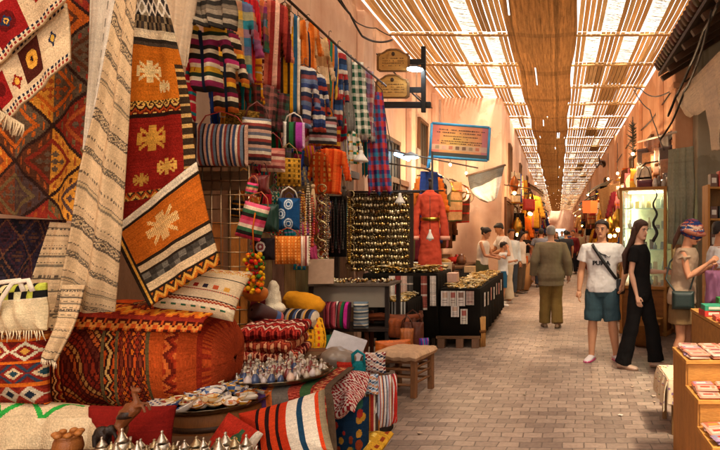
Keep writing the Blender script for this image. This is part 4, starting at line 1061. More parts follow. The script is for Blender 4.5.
# yellow flowered cloth and odd pieces hanging off the bench
C = bands(40, 60, [(1, 'dot', ['d89a1c', 'c83c1c', '7a4a14', 'e8c860'], 5)] * 8)
hang('flowered_scarf', 'yellow flowered scarf hanging over the front of the bench by the bolsters', 'scarf', [(302, 316, 5.3, 322, 318, 5.3), (304, 340, 5.2, 326, 342, 5.2), (300, 366, 5.15, 318, 368, 5.15)], yarn(C, .1), SOFT, .02, 2, seed=31)
C = fill(30, 40, '24503a')
hang('green_cloth', 'dark green cloth hanging beside the yellow flowered scarf', 'cloth', [(318, 335, 5.3, 334, 335, 5.3), (314, 352, 5.2, 332, 354, 5.2), (306, 372, 5.1, 326, 374, 5.1)], yarn(C, .08), SOFT, .02, 2, seed=32)

# ---- drum with tray of glazed pieces
d0 = Vector((-1.915, 3.36, 0))
t = thing('wooden_drum', 'round wooden drum table carrying the tray of glazed pieces', 'drum', d0)
m = MB(); m.lathe((0, 0, 0), [(.235, 0), (.24, .02), (.235, .05), (.232, .3), (.24, .56), (.245, .6), (.24, .645), (.22, .652)], H('7a4a20'), 40); m.build('drum_body', WOOD, t)
for z in (.06, .56): m = MB(); m.rings([(z, .2435, .2435, 0, 0), (z + .03, .2435, .2435, 0, 0)], H('3a2412'), 40, cap=False); m.build('hoop', IRON, t, solid=.004)
def tray(label, loc, r, col):
    t = thing('metal_tray', label, 'tray', loc)
    m = MB(); n = 72; R = []
    for rr_, z in ((r * .2, 0), (r * .8, .0), (r * .9, .008), (r * .96, .024), (r, .03), (r * .97, .022), (r * .9, .003), (r * .8, -.006), (r * .2, -.006)):
        R.append([(rr_ * (1 + (.022 * math.cos(24 * 2 * PI * k / n) if rr_ > r * .92 else 0)) * math.cos(2 * PI * k / n), rr_ * (1 + (.022 * math.cos(24 * 2 * PI * k / n) if rr_ > r * .92 else 0)) * math.sin(2 * PI * k / n), z) for k in range(n)])
    m.loft(R, H(col)); m.build('tray_body', METAL, t); return t
tray('scalloped tin tray heaped with painted ceramic pieces, standing on the wooden drum', (-1.93, 3.36, .662), .30, '7a6a54')
# painted pieces: small boxes, dishes and tiles
cer = [('e0d8cc', '2c3c7a'), ('e0d4c0', 'b8642c'), ('d8d0c4', '3a5a8a'), ('e0cca0', 'c88a2c'), ('c8bca8', '24346a')]
def decor(nu, nv, a, b, seed):
    C = fill(nu, nv, a); r = np.random.default_rng(seed); u, v = UV(nu, nv)
    k = r.integers(3, 6); d = tri(u * k + r.random()) + tri(v * k + r.random()); C[(np.abs(d - .8) < .2)] = H(b); C[np.abs(d - 1.4) < .12] = H(['b03c24', 'c8902c', '3c5a8a'][seed % 3]); return C
def dish_proto(seed):
    a, b = cer[seed % len(cer)]; n = 14; C = decor(10, n, a, b, seed)
    mb = MB(); ang = np.linspace(0, 2 * PI, n + 1); prof = [(.004, .004), (.018, .004), (.03, .012), (.04, .024), (.043, .026), (.04, .021), (.03, .008), (.02, .0), (.004, .0), (.002, 0), (.001, 0)]
    P = np.array([[[r_ * math.cos(x), r_ * math.sin(x), z] for r_, z in prof] for x in ang]); mb.grid(P, C[:, :10]); return mb
def box_proto(seed):
    a, b = cer[(seed + 2) % len(cer)]; mb = MB(); C = decor(10, 10, a, b, seed); 
    M = Matrix.Translation((0, .04, .014)) @ Matrix.Rotation(-PI / 2, 4, 'X'); puff(.085, .075, .024, C, M=M, mb=mb, rim=.2, power=.25); return mb
protos = [(dish_proto(k) if k % 2 else box_proto(k)) for k in range(8)]
r = random.Random(4); first = {}
def scatter(n, cx, cy, z, rad, kinds, name, label, cat, group, mat_, sc=(.8, 1.15), tilt=.35, dome=.0):
    for k in range(n):
        q = rad * math.sqrt((k + .5) / n); a = k * 2.399 + r.uniform(-.2, .2)
        i = r.choice(kinds); key = (name, i)
        if key not in first:
            o = protos[i].build(name, mat_); first[key] = o
        else:
            o = first[key].copy(); COL.objects.link(o)
        o.location = (cx + q * math.cos(a), cy + q * math.sin(a), z + dome * (1 - (q / rad) ** 2) + r.uniform(0, .012)); o.rotation_euler = (r.uniform(-tilt, tilt), r.uniform(-tilt, tilt), r.uniform(0, 6.3)); s = r.uniform(*sc); o.scale = (s, s, s)
        tag(o, label, cat, group)
scatter(84, -1.93, 3.36, .672, .265, [1, 3, 5, 7, 1, 3, 5, 7, 0, 2], 'painted_dish', 'small blue, white or orange glazed piece heaped on the scalloped tray', 'dish', 'glazed pieces on the scalloped tray', GLAZE, dome=.06, sc=(.95, 1.35))
# green glazed pot
m = MB(); m.lathe((0, 0, 0), [(.05, 0), (.075, .02), (.09, .06), (.085, .095), (.055, .12), (.04, .13), (.044, .145), (.036, .147), (.034, .13)], H('4a4a2c'), 20)
tag(m.build('glazed_pot', GLAZE, loc=at(213, 391, 3.72)), 'dull green glazed pot between the two trays', 'pot')
bench('low plank table under the green pot and behind the drum', -2.35, -1.62, 3.62, 3.86, .64)
# ---- second tray with small perfume bottles
t = thing('low_table', 'low table under the tray of perfume bottles, hidden by striped blankets', 'table', (-1.72, 3.72, 0))
m = MB(); m.box((0, .02, .68), (.6, .56, .04), H('5a3c24')); m.build('table_top', WOODH, t, smooth=False)
for sx in (-1, 1):
    for sy in (-1, 1): m = MB(); m.box((sx * .28, sy * .25, .33), (.06, .06, .66), H('5a3c24')); m.build('leg', WOOD, t, smooth=False)
tray('wide round brass tray crowded with small white bottles, behind the scalloped one', (-1.70, 3.66, .735), .31, '8a7a60')
def bottle_proto(seed):
    b = MB(); c = H(['d8ccc0', 'c8b8b0', '8a3a34', 'b8a890', '3c4a6a', 'd8b8a0'][seed % 6]); h = [.07, .06, .085, .05, .075, .06][seed % 6]
    b.lathe((0, 0, 0), [(.012, 0), (.018, .006), (.019, h * .3), (.013, h * .5), (.006, h * .66), (.0055, h * .86), (.009, h * .9), (.008, h * .98), (.002, h * 1.08)], [c, c, c, c, H('b8a890'), H('b8a890'), H('8a3a34') if seed % 2 else H('b8a890'), H('b8a890')], 10); return b
protos = [bottle_proto(k) for k in range(6)]
scatter(84, -1.70, 3.66, .742, .275, list(range(6)), 'perfume_bottle', 'tiny white, rose or blue perfume bottle crowded on the round brass tray', 'bottle', 'perfume bottles on the brass tray', GLAZE, tilt=.12, sc=(.85, 1.3))
def pot_proto(k):
    b = MB(); c = H(['b8b0a0', '9a8a6c', 'c8c0b0'][k]); h = [.07, .055, .09][k]; b.lathe((0, 0, 0), [(.016, 0), (.03, .006), (.032, .022), (.024, .026), (.015, h * .6), (.006, h * .85), (.009, h * .93), (.002, h)], c, 12); return b
protos = [pot_proto(k) for k in range(3)]
scatter(22, -1.70, 3.66, .744, .26, [0, 1, 2], 'silver_pot', 'tiny silver pot with a conical lid among the bottles on the brass tray', 'pot', 'silver pots on the brass tray', METAL, tilt=.1, sc=(.5, .8))
m = MB(); C = fill(20, 14, 'b8c4bc'); m = MB(); m.box((0, 0, .025), (.12, .09, .05), H('c0ccc4')); tag(m.build('glass_dish', GLASS, loc=at(243, 373, 3.85) , smooth=False, bevel=.006), 'clear glass dish at the back edge of the brass tray', 'dish')
# ---- pewter teapots at the bottom
bench('low board under the small pewter teapots', -2.4, -1.3, 2.3, 2.62, .665)
def teapot_proto(k):
    h = [.1, .085, .12, .09][k]; t = bpy.data.objects.new('teapot', None)
    COL.objects.link(t); c = H(['b8b0a0', 'a89878', 'c8c0b0', '8a7a5c'][k])
    b = MB(); b.lathe((0, 0, 0), [(.02, 0), (.034, .006), (.04, h * .25), (.03, h * .5), (.022, h * .56)], c, 14); b.build('pot_body', METAL, t)
    b = MB(); b.lathe((0, 0, 0), [(.027, h * .55), (.02, h * .66), (.008, h * .85), (.004, h * .92), (.007, h * .97), (.002, h * 1.02)], c, 14); b.build('lid', METAL, t)
    b = MB(); b.tube([(.035, 0, h * .2), (.055, 0, h * .35), (.062, 0, h * .56)], [.009, .006, .005], c, 7); b.build('spout', METAL, t)
    b = MB(); b.tube([(-.033, 0, h * .45), (-.058, 0, h * .42), (-.058, 0, h * .18), (-.036, 0, h * .12)], .004, c, 6); b.build('handle', METAL, t)
    return t
tp = [teapot_proto(k) for k in range(4)]; usedp = set()
for k in range(30):
    i = k % 4
    if i in usedp: o = copy_tree(tp[i])
    else: o = tp[i]; usedp.add(i)
    o.location = at(100 + (k % 15) * 10.5 + (5 if k >= 15 else 0) + r.uniform(-2, 2), 455 + r.uniform(-3, 3) - (4 if k < 15 else -8), 2.5 if k < 15 else 2.4); o.location.z = .666
    o.rotation_euler.z = r.uniform(0, 6.3); s = r.uniform(.7, 1.1); o.scale = (s, s, s)
    tag(o, 'small metal teapot with pointed lid in the row at the bottom edge', 'teapot', 'small teapots in front of the drum')
# ---- textiles in the lower middle
C = yarn(bands(80, 80, [(4, 'stripes', ['b03018']), (.8, 'solid', ['241412']), (1.4, 'solid', ['c8401c']), (.8, 'solid', ['241412']), (1.4, 'solid', ['c8401c']), (.8, 'solid', ['241412']), (1.4, 'solid', ['b83418']), (2.4, 'solid', ['d8ccb8']), (1, 'solid', ['1c3c54']), (2.6, 'solid', ['d8ccb8']), (.6, 'solid', ['c8401c']), (1, 'solid', ['8a7a60'])], 'u'), .07)
mb = puff(.42, .30, .18, C, M=frame_to((0, 0, .30), 0, math.radians(-20), math.radians(-16)), rim=1.4, pinch=.06)
tag(mb.build('cushion', CLOTH, loc=at(282, 462, 2.95)), 'orange red cushion with black and white stripes, leaning at the bottom below the brass tray', 'cushion')
C = fill(40, 26, 'a82c1c'); C = motif(C, .6, .5, .2, .4, '3a5a3c', 'd8b04a', None); C[:, 34:] = H('d8ccb8')
mb = puff(.2, .2, .12, yarn(C), M=frame_to((0, 0, .2), 0, -.3, .5), rim=1.4)
tag(mb.build('cushion', CLOTH, loc=at(246, 466, 2.8)), 'small red cushion with an embroidered flower at the bottom edge beside the striped one', 'cushion')
# blanket over the low table
C = yarn(bands(90, 70, [(2, 'solid', ['b8402c']), (1, 'solid', ['d8ccb8']), (1, 'solid', ['24304a']), (2.4, 'solid', ['5a3a4a']), (1, 'solid', ['c8642c']), (1, 'solid', ['5a3a6a']), (1, 'solid', ['c8642c']), (2, 'solid', ['6a6258']), (1.6, 'zig', ['8a2a20', 'b8503c'], 16), (1.6, 'solid', ['3a5a34']), (1.6, 'zig', ['a8382c', '7a2018', 'c88a5a'], 14), (1, 'solid', ['5a4a3a'])], 'u'), .07)
ob = Vector((-1.64, 3.38, 0)); V3 = Vector
pr = [(V3((-2.03, 3.98, .709)), V3((-1.36, 4.0, .709))), (V3((-2.04, 3.6, .71)), V3((-1.33, 3.62, .712))), (V3((-2.03, 3.43, .708)), V3((-1.3, 3.44, .705))), (V3((-2.02, 3.39, .64)), V3((-1.27, 3.395, .63))), (V3((-2.0, 3.37, .3)), V3((-1.24, 3.375, .3))), (V3((-1.98, 3.35, .04)), V3((-1.22, 3.355, .04)))]
tag(strip([(a - ob, b - ob) for a, b in pr], C, .01, 4, seed=41).build('striped_blanket', CLOTH, loc=ob, solid=.008), 'blanket of red, orange, grey and green upright stripes draped over the low table', 'blanket')
# red and white scarf heap
C = bands(60, 44, [(1.2, 'chev', ['a8242c', 'e0d0c4', '8a1c24', 'd8b8ac'], 7)] * 4)
mb = MB(); M = Matrix.Translation((0, .12, .16)) @ Matrix.Rotation(-PI / 2 + .5, 4, 'X'); puff(.46, .36, .2, yarn(C, .06), M=M, mb=mb, rim=1.0, power=.6, fold=.03, kf=2.5)
tag(mb.build('patterned_scarf', SOFT, loc=at(330, 403, 3.95)), 'bunched red and white leaf pattern scarf above the blue flowered bag', 'scarf')
# blue flowered bag
nu, nv = 60, 60; C = fill(nu, nv, '16304a'); rr2 = np.random.default_rng(9); u, v = UV(nu, nv)
for k in range(26):
    a, b, s_ = rr2.random(), rr2.random(), rr2.uniform(.03, .09); C[np.hypot(u - a, v - b) < s_] = H(['b8862c', '8a3a1c', 'c8a04a', 'a02c24', '2c5a4a'][k % 5])
bag('navy bag with large yellow and red flowers, standing by the striped blanket', 348, 398, 40, 62, 4.0, yarn(C, .08), rz=.25, t=.2, name='flowered_bag', group='bags stacked on the ground at the stall edge', strap='16304a', drop=.08)
# striped bags at the corner of the pile
C = yarn(bands(60, 50, [(1, 'solid', ['d8d0c8']), (.5, 'solid', ['3a3a44']), (1, 'solid', ['b8bcc8']), (.5, 'solid', ['a83c34']), (.8, 'solid', ['d8d0c8']), (.6, 'solid', ['c8783c']), (.5, 'solid', ['2c3a5a'])] * 3, 'u'), .05)
bag('white bag with thin grey, red and ochre stripes at the front corner of the pile', 378, 376, 28, 52, 4.3, C, rz=.5, t=.14, name='striped_bag', group='bags stacked on the ground at the stall edge')
C = yarn(bands(50, 50, [(1.4, 'solid', ['a8342c']), (.5, 'solid', ['d8c8b0']), (1.4, 'solid', ['4a3a34']), (.5, 'solid', ['c8842c'])] * 3, 'u'), .05)
bag('red and brown upright striped bag behind the white striped one', 366, 386, 26, 54, 4.25, C, rz=.3, t=.14, name='striped_bag', group='bags stacked on the ground at the stall edge')
C = yarn(bands(36, 50, [(2, 'solid', ['c83028']), (1, 'solid', ['e0d8d0']), (1, 'solid', ['c83028']), (.6, 'solid', ['2c3450'])] * 2, 'u'), .05)
bag('narrow red and white striped bag facing the street at the end of the pile', 392, 374, 10, 50, 4.45, C, rz=1.1, t=.1, name='striped_bag', group='bags stacked on the ground at the stall edge')
# yellow flowered cloth on the ground
mb = MB(); c = H('b8842c')
C = bands(50, 30, [(1, 'dot', ['c8962c', '8a3a1c', '2c4a3a', 'e0c060'], 7)] * 4)
M = Matrix.Translation((0, .1, .07)) @ Matrix.Rotation(-PI / 2 + .25, 4, 'X') @ Matrix.Rotation(.2, 4, 'Y'); puff(.42, .3, .1, yarn(C, .1), M=M, mb=mb, rim=1.0, fold=.012)
tag(mb.build('flowered_cloth', SOFT, loc=at(362, 446, 4.15)), 'folded yellow flowered cloth on the paving under the striped bags', 'cloth')
M = Matrix.Translation((0, .1, .07)) @ Matrix.Rotation(-PI / 2 + .25, 4, 'X'); mb = MB(); puff(.5, .5, .09, yarn(bands(40, 40, [(2, 'solid', ['1c2a4a']), (1, 'solid', ['b8903c']), (2, 'solid', ['1c2a4a'])] * 3), .08), M=M, mb=mb, rim=1., fold=.01)
tag(mb.build('folded_blanket', CLOTH, loc=(-1.52, 3.98, 0)), 'folded navy blanket with gold lines under the flowered bag', 'blanket')
# teal bag and small stuffed pouches on top of the pile
o = thing('teal_bag', 'teal cloth bag with a looped handle on top of the pile by the stool', 'bag', at(359, 380, 4.4))
mb = MB(); puff(.1, .14, .08, yarn(fill(16, 20, '1c7a80')), M=frame_to((0, 0, .14)), mb=mb, rim=.6); mb.build('bag_body', SOFT, o)
mb = MB(); mb.tube([(-.035, -.02, .12), (-.04, -.02, .19), (0, -.03, .22), (.05, -.03, .19), (.04, -.02, .12)], .013, H('1c8088'), 7, flat=.5); mb.build('handle', SOFT, o)
for lab, x, y, Y, cc, rad in (('round red leather pouch with orange top beside the teal bag', 347, 380, 4.5, 'a82a1c', .07), ('round patterned pouch of red, white and navy right of the teal bag', 374, 374, 4.55, None, .085), ('pale blue patterned pouch on the flowered bag', 367, 395, 4.2, 'x', .075)):
    mb = MB(); C = fill(24, 20, cc) if cc and cc != 'x' else bands(24, 20, [(1, 'net', ['d8ccc0', '8a2a2c', '24304a', 'c8a08a'] if not cc else ['c8d0d8', '5a7a9a', 'c88a5a', '2c4a6a'], 4)] * 3)
    puff(rad * 2.2, rad * 2, rad * 1.4, yarn(C), M=frame_to((0, 0, rad * 2)), mb=mb, rim=.5, pinch=.1); tag(mb.build('cloth_pouch', SOFT, loc=at(x, y, Y)), lab, 'pouch')
mb = MB(); mb.ball((0, 0, .1), (.14, .12, .1), H('8a7a6a'), 18, 10); tag(mb.build('plastic_bundle', PLASTIC, loc=at(338, 372, 4.7), remesh=.012, wrinkle=.05), 'crumpled grey plastic bundle beside the red leather pouch', 'bundle')
mb = MB(); mb.box((0, 0, 0), (.3, .02, .22), H('b8b4b8')); tag(mb.build('pale_board', PAINT, loc=at(346, 347, 5.2), smooth=False, bevel=.004), 'pale grey board leaning under the showcase table', 'board').rotation_euler = (-.5, .35, .2)
# stall skirt: dark base below the pile
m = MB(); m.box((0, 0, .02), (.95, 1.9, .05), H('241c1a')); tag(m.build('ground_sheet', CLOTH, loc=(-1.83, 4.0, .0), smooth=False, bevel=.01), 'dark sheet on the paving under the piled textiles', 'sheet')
# =================================================================== jewellery boards, tables, dress, signs
# ---- board of hanging pendants
BY = 8.7
b0 = at(378, 271, BY); bx0, bx1 = at(346, 0, BY).x, at(413, 0, BY).x; bz0, bz1 = at(0, 271, BY).z, at(0, 193, BY).z
t = thing('jewellery_board', 'upright black board hung with rows of silver pendants behind the jewellery table', 'display board', (b0.x, BY, 0))
m = MB(); m.box((0, .03, (bz0 + bz1) / 2), (bx1 - bx0, .03, bz1 - bz0), H('4a3c2a')); m.build('panel', CLOTH, t, smooth=False)
for sx in (-1, 1):
    m = MB(); m.box((sx * (bx1 - bx0) / 2, .03, bz1 / 2), (.04, .05, bz1), H('2a1c14')); m.build('post', WOOD, t, smooth=False)
m = MB(); m.tube([(-.62, .0, bz1 + .015), (.62, .0, bz1 + .015)], .014, H('241c18'), 8); m.build('top_bar', IRON, t)
m = MB(); r = random.Random(80)
for q in range(1500): m.ball((r.uniform(-.46, .46), r.uniform(-.002, .008), bz0 + .03 + r.random() * (bz1 - bz0 - .06)), r.uniform(.004, .009), H(r.choice(['c8b080', 'a88a50', 'd8c8a0', '7a6238'])), 5, 3)
tag(m.build('small_beads', METAL, t), kind='stuff')
pend = []
for k, (c, sh) in enumerate((('d8c08a', 0), ('c8b890', 1), ('b89a5a', 2), ('e0d0a8', 1))):
    p = MB(); c = H(c)
    p.tube([(0, 0, .03), (0, 0, .0)], .0025, H('8a7a5a'), 4)
    if sh == 0: p.lathe((0, 0, -.028), [(.003, 0), (.014, .004), (.016, .014), (.008, .026), (.002, .03)], c, 8)
    elif sh == 1: p.ball((0, 0, -.016), (.017, .006, .018), c, 8, 6)
    else: p.box((0, 0, -.014), (.024, .006, .03), c); p.ball((0, -.004, -.012), .007, H('6a3020'), 6, 4)
    pend.append(p)
pobj = [None] * 4; r = random.Random(8)
PN = 'small silver and gold pendant hanging in rows on the black jewellery board'
rows = 12; cols = 22
for j in range(rows):
    z = bz1 - .06 - j * (bz1 - bz0 - .1) / (rows - 1)
    for i in range(cols):
        k = (j * 2 + (i // 5)) % 4 if r.random() < .7 else r.randrange(4)
        if pobj[k] is None: o = pobj[k] = pend[k].build('pendant', METAL)
        else: o = pobj[k].copy(); COL.objects.link(o)
        o.location = (bx0 + .04 + (i + .5 * (j % 2)) * (bx1 - bx0 - .09) / cols + r.uniform(-.008, .008), BY - .008 + r.uniform(-.012, .002), z + r.uniform(-.01, .01))
        o.rotation_euler = (0, 0, r.uniform(-.6, .6)); s = r.uniform(1.15, 1.8); o.scale = (s, s, s)
        tag(o, PN, 'pendant', 'pendants on the jewellery board')
# ---- black panel with necklaces and strings of rings
c0 = at(336, 256, 7.6)
t = thing('necklace_board', 'narrow black panel covered with dark bead necklaces, left of the pendant board', 'display board', (c0.x, 7.6, 0))
pw, pz0, pz1 = 19 * 7.6 / F, at(0, 257, 7.6).z, at(0, 196, 7.6).z
m = MB(); m.box((0, .03, (pz0 + pz1) / 2), (pw, .03, pz1 - pz0), H('14110f')); m.build('panel', CLOTH, t, smooth=False)
m = MB(); m.box((0, .035, pz0 / 2), (.05, .04, pz0 - .002), H('2a1c14')); m.build('post', WOOD, t, smooth=False)
def necklace(label, x, y0, y1, Y, col, dx=.03, r0=.008, group='bead necklaces at the stall', matx=PAINT, big=1):
    p0 = at(x, y0, Y); L = (y1 - y0) * Y / F; n = int(L / (r0 * 2.3)); m = MB()
    for k in range(n + 1):
        a = k / n * 2 - 1
        for s in (-1, 1):
            rr_ = r0 * (1 + big * .9 * max(0, 1 - abs(1 - (a + 1) / 2) * 8))
            m.ball((s * dx * (1 - abs(a) ** 2.5), 0, -L * (a + 1) / 2), rr_, H(col[k % len(col)]), 6, 4)
    m.ball((0, 0, -L - r0), r0 * 2.2, H(col[-1]), 7, 5)
    return tag(m.build('necklace', matx, loc=p0), label, 'necklace', group)
for k, (cl, d) in enumerate(((['241c1a', '3a2c24'], 'black'), (['3a2018', '5a3020'], 'dark brown'), (['24302c', '1c241f'], 'dark green'), (['4a1c18', '2a1412'], 'wine red'), (['4a4238', '2c2824'], 'grey brown'))):
    necklace(d + ' bead necklace hanging on the narrow black panel', 329 + k * 3.4, 198 + (k % 2) * 3, 246 + (k * 5) % 9, 7.55, cl, .018)
nk = [('amber', 303, 190, 250, 6.1, ['b8781c', 'd89a3c']), ('cream bone', 308, 184, 262, 6.2, ['d8c8a8', 'c8b490']), ('coral red', 312, 196, 244, 6.3, ['a8301c', 'c84a2c']), ('grey stone', 299, 200, 256, 6.0, ['8a8478', '6a655c']), ('turquoise', 345, 196, 232, 7.7, ['3c8a8a', '2c6a70']), ('silver chain', 326, 186, 262, 7.2, ['b8b0a0', '8a8070']), ('gold disc', 349, 198, 262, 7.8, ['b8923c', '8a6a24'])]
for d, x, y0, y1, Y, cl in nk:
    necklace(d + ' necklace hanging between the bags and the pendant board', x, y0, y1, Y, cl, .022, .011, matx=METAL if 'silver' in d or 'gold' in d else PAINT)
# strings of metal rings
for k, (x, y0, y1, Y) in enumerate(((322, 184, 268, 6.9), (350, 190, 270, 7.9))):
    p0 = at(x, y0, Y); m = MB(); L = (y1 - y0) * Y / F; n = 9
    for q in range(n):
        c = Vector((0, 0, -L * (q + .5) / n)); rr_ = L / n * .46
        m.tube([c + Vector((rr_ * math.cos(a), .012 * (-1) ** q * math.sin(a * 2), rr_ * math.sin(a))) for a in [2 * PI * i / 14 for i in range(15)]], .007, H('a89468'), 6)
    tag(m.build('ring_string', METAL, loc=p0), ['string of big brass rings hanging left of the narrow black panel', 'string of big brass rings hanging right of the narrow black panel'][k], 'ornament', 'strings of brass rings')
# wool tassels and a tall brush
for lab, x, y0, y1, Y, c in (('long pale wool tassel hanging under the grey striped bag', 313, 168, 216, 6.4, 'c8a880'), ('dark grey horsehair tassel hanging beside the ring string', 344, 180, 200, 7.6, '4a4038')):
    p0 = at(x, y0, Y); L = (y1 - y0) * Y / F; m = MB()
    m.tube([(0, 0, .0), (0, 0, -L * .35)], .006, H('6a4a30'), 6); m.ball((0, 0, -L * .38), .025, H(c), 8, 6)
    for q in range(26):
        a = q * 2.4; m.tube([(.008 * math.cos(a), .008 * math.sin(a), -L * .4), (.03 * math.cos(a), .03 * math.sin(a), -L * .75), (.022 * math.cos(a), .022 * math.sin(a), -L * random.uniform(.93, 1))], [.004, .004, .002], H(c), 4)
    tag(m.build('wool_tassel', WOOL, loc=p0), lab, 'tassel')
# hung bead curtain fringes (dense strings) behind the bags
for k in range(12):
    x = 300 + k * 2.6; Y = 6.6 + k * .06; L = random.uniform(.5, .9); p0 = at(x, 196 + random.uniform(-6, 6), Y + .25)
    m = MB(); n = 26; cc = random.choice([('b8863c', '8a5a24'), ('6a4a30', 'a8845a'), ('d8c090', '8a7048'), ('7a2c1c', 'b8863c')])
    for q in range(n): m.ball((random.uniform(-.003, .003), 0, -L * q / n), .011 if q % 4 else .017, H(cc[q % 2]), 6, 4)
    tag(m.build('bead_string', PAINT, loc=p0), 'straight string of brown and gold beads in the dense row behind the necklaces', 'bead string', 'bead strings in a dense row')
# ---- showcase table with striped pouches
s0 = Vector((-2.42, 7.1, 0))
t = thing('showcase_table', 'dark table with a dusty glass showcase top, between the bolsters and the jewellery table', 'table', s0)
m = MB(); m.box((0, .1, .49), (.92, .55, .04), H('2a1e18')); m.build('shelf', WOODH, t, smooth=False, bevel=.004)
for sx in (-1, 1):
    for sy in (-.14, .34): m = MB(); m.box((sx * .44, sy, .5), (.045, .045, 1.0), H('241a16')); m.build('leg', WOOD, t, smooth=False)
m = MB(); m.box((0, -.13, .87), (.84, .012, .24), H('8a8276')); m.build('front_pane', PLASTIC, t, smooth=False)
m = MB(); m.box((0, .1, 1.01), (.94, .56, .03), H('5a4c40')); m.build('table_top', WOODH, t, smooth=False, bevel=.004)
m = MB(); r = random.Random(2)
for q in range(160): m.ball((r.uniform(-.44, .44), r.uniform(-.14, .3), 1.035 + r.uniform(0, .02)), r.uniform(.008, .02), H(r.choice(['c8b890', '8a7a58', 'd8d0b8', '6a4a34', 'a8844a'])), 6, 4)
tag(m.build('silver_trinkets', METAL, loc=s0), 'scattered small silver trinkets on top of the showcase table', 'trinkets', kind='stuff')
pats = [('wine and rose striped cloth pouch, leftmost on the showcase shelf', 331, vstr('7a2430', 'a84a54', '4a1c24', n=3)), ('white, green and magenta striped cloth pouch in the middle of the showcase shelf', 344, yarn(bands(40, 40, [(1, 'solid', ['d8ccc4']), (.6, 'solid', ['3a2428']), (1, 'solid', ['8a3a3c']), (1.2, 'solid', ['24603c']), (.5, 'solid', ['24242a']), (1.2, 'solid', ['c02c8a']), (.8, 'solid', ['4a2434'])], 'u'), .06)), ('blue grey and cream cross striped cloth pouch on the showcase shelf', 361, hstr('6a7a8a', 'c8c0b0', '3a4654', '8a8a86', n=4))]
for lab, x, C in pats:
    mb = puff(.165, .31, .17, C, M=frame_to((0, 0, .31), 0, 0, .06 if x == 344 else 0), rim=.55, power=.5); o = mb.build('cloth_pouch', CLOTH, loc=at(x, 331, 6.9)); o.location.z = .512
    tag(o, lab, 'pouch', 'striped pouches on the showcase shelf')
m = MB(); m.box((0, 0, .14), (.27, .02, .28), H('b09078')); tag(m.build('pink_board', PAINT, loc=at(321, 284, 6.75), smooth=False, bevel=.003), 'blank dull pink card standing behind the ochre bundle', 'card').rotation_euler = (-.1, 0, .2)

# ---- jewellery tables
def jtable(label, x0, x1, y0, y1, h, skirt=True, cloth_label=None, heap_label=None, gold='c8a860', n=900, seed=1):
    c = ((x0 + x1) / 2, (y0 + y1) / 2, 0); w, d = x1 - x0, y1 - y0
    t = thing('market_table', label, 'table', c)
    m = MB(); m.box((0, 0, h - .02), (w, d, .035), H('4a3220')); m.build('table_top', WOODH, t, smooth=False)
    for sx in (-1, 1):
        for sy in (-1, 1): m = MB(); m.box((sx * (w / 2 - .05), sy * (d / 2 - .05), (h - .04) / 2), (.05, .05, h - .04), H('3a2818')); m.build('leg', WOOD, t, smooth=False)
    # cloth with slightly wavy skirt
    mb = MB(); nseg = 60; per = []
    def edge(q):
        p = [(-w / 2, -d / 2), (w / 2, -d / 2), (w / 2, d / 2), (-w / 2, d / 2)]
        L = [w, d, w, d]; T = sum(L); s_ = q * T
        for i in range(4):
            if s_ <= L[i] + 1e-9: 
                a, b = p[i], p[(i + 1) % 4]; f = s_ / L[i]; return a[0] + (b[0] - a[0]) * f, a[1] + (b[1] - a[1]) * f
            s_ -= L[i]
        return p[0]
    for z, off in ((h + .002, -.004), (h, .012), (h - .06, .018), (h * .55, .03), (.13, .04)):
        ring = []
        for k in range(nseg * 2):
            x, y = edge(k / (nseg * 2) * .99999); nrm = Vector((x / w, y / d, 0)).normalized(); wv = .018 * math.sin(k * 1.1) * (1 - z / h) + off
            ring.append((x + nrm.x * wv, y + nrm.y * wv, z))
        per.append(ring)
    mb.loft(per[::-1], H('17130f'), cap=True)
    tag(mb.build('table_cloth', CLOTH, loc=c), cloth_label, 'tablecloth')
    r = random.Random(seed); m = MB()
    for q in range(n):
        x, y = r.uniform(-w / 2 + .03, w / 2 - .03), r.uniform(-d / 2 + .03, d / 2 - .03)
        hgt = (.035 if w < .8 else .08) + .03 * math.sin(x * 9 + 1) * math.sin(y * 5)
        s_ = r.uniform(.008, .022) * (1 if w < .8 else 1.5); cc = H(r.choice([gold, 'd8c48c', 'b8964a', 'e0d4b0', '8a7040', 'c8a45a', 'a87c34', 'cfc3a4']))
        if r.random() < .3: m.tube([(x + s_ * 1.6 * math.cos(a), y + s_ * 1.6 * math.sin(a), h + hgt + .004 * math.sin(a * 3)) for a in (0, 1.26, 2.5, 3.77, 5.03, 6.28)], s_ * .35, cc, 4)
        else: m.ball((x, y, h + r.uniform(0.004, max(.01, hgt))), (s_, s_ * .8, s_ * .6), cc, 6, 4)
    tag(m.build('jewellery_heap', METAL, loc=c), heap_label, 'jewellery', kind='stuff')
    return t
jtable('long jewellery table with a black cloth in front of the pendant board', -2.75, -1.72, 8.5, 9.6, 1.04, cloth_label='black cloth hanging round the table in front of the pendant board', heap_label='heap of gold and silver jewellery on the table before the pendant board', n=900, seed=3)
jtable('narrow jewellery table standing furthest out in the street, hung with cards', -1.66, -1.12, 8.5, 12.1, .82, cloth_label='black cloth hanging round the narrow table with the cards', heap_label='gold jewellery spread along the narrow table with the cards', n=1300, seed=5)
jtable('small low jewellery table in front of the pendant board table', -2.25, -1.9, 7.55, 8.35, .74, cloth_label='black cloth round the small low jewellery table', heap_label='silver bracelets heaped on the small low table', gold='c8bca0', n=260, seed=6)
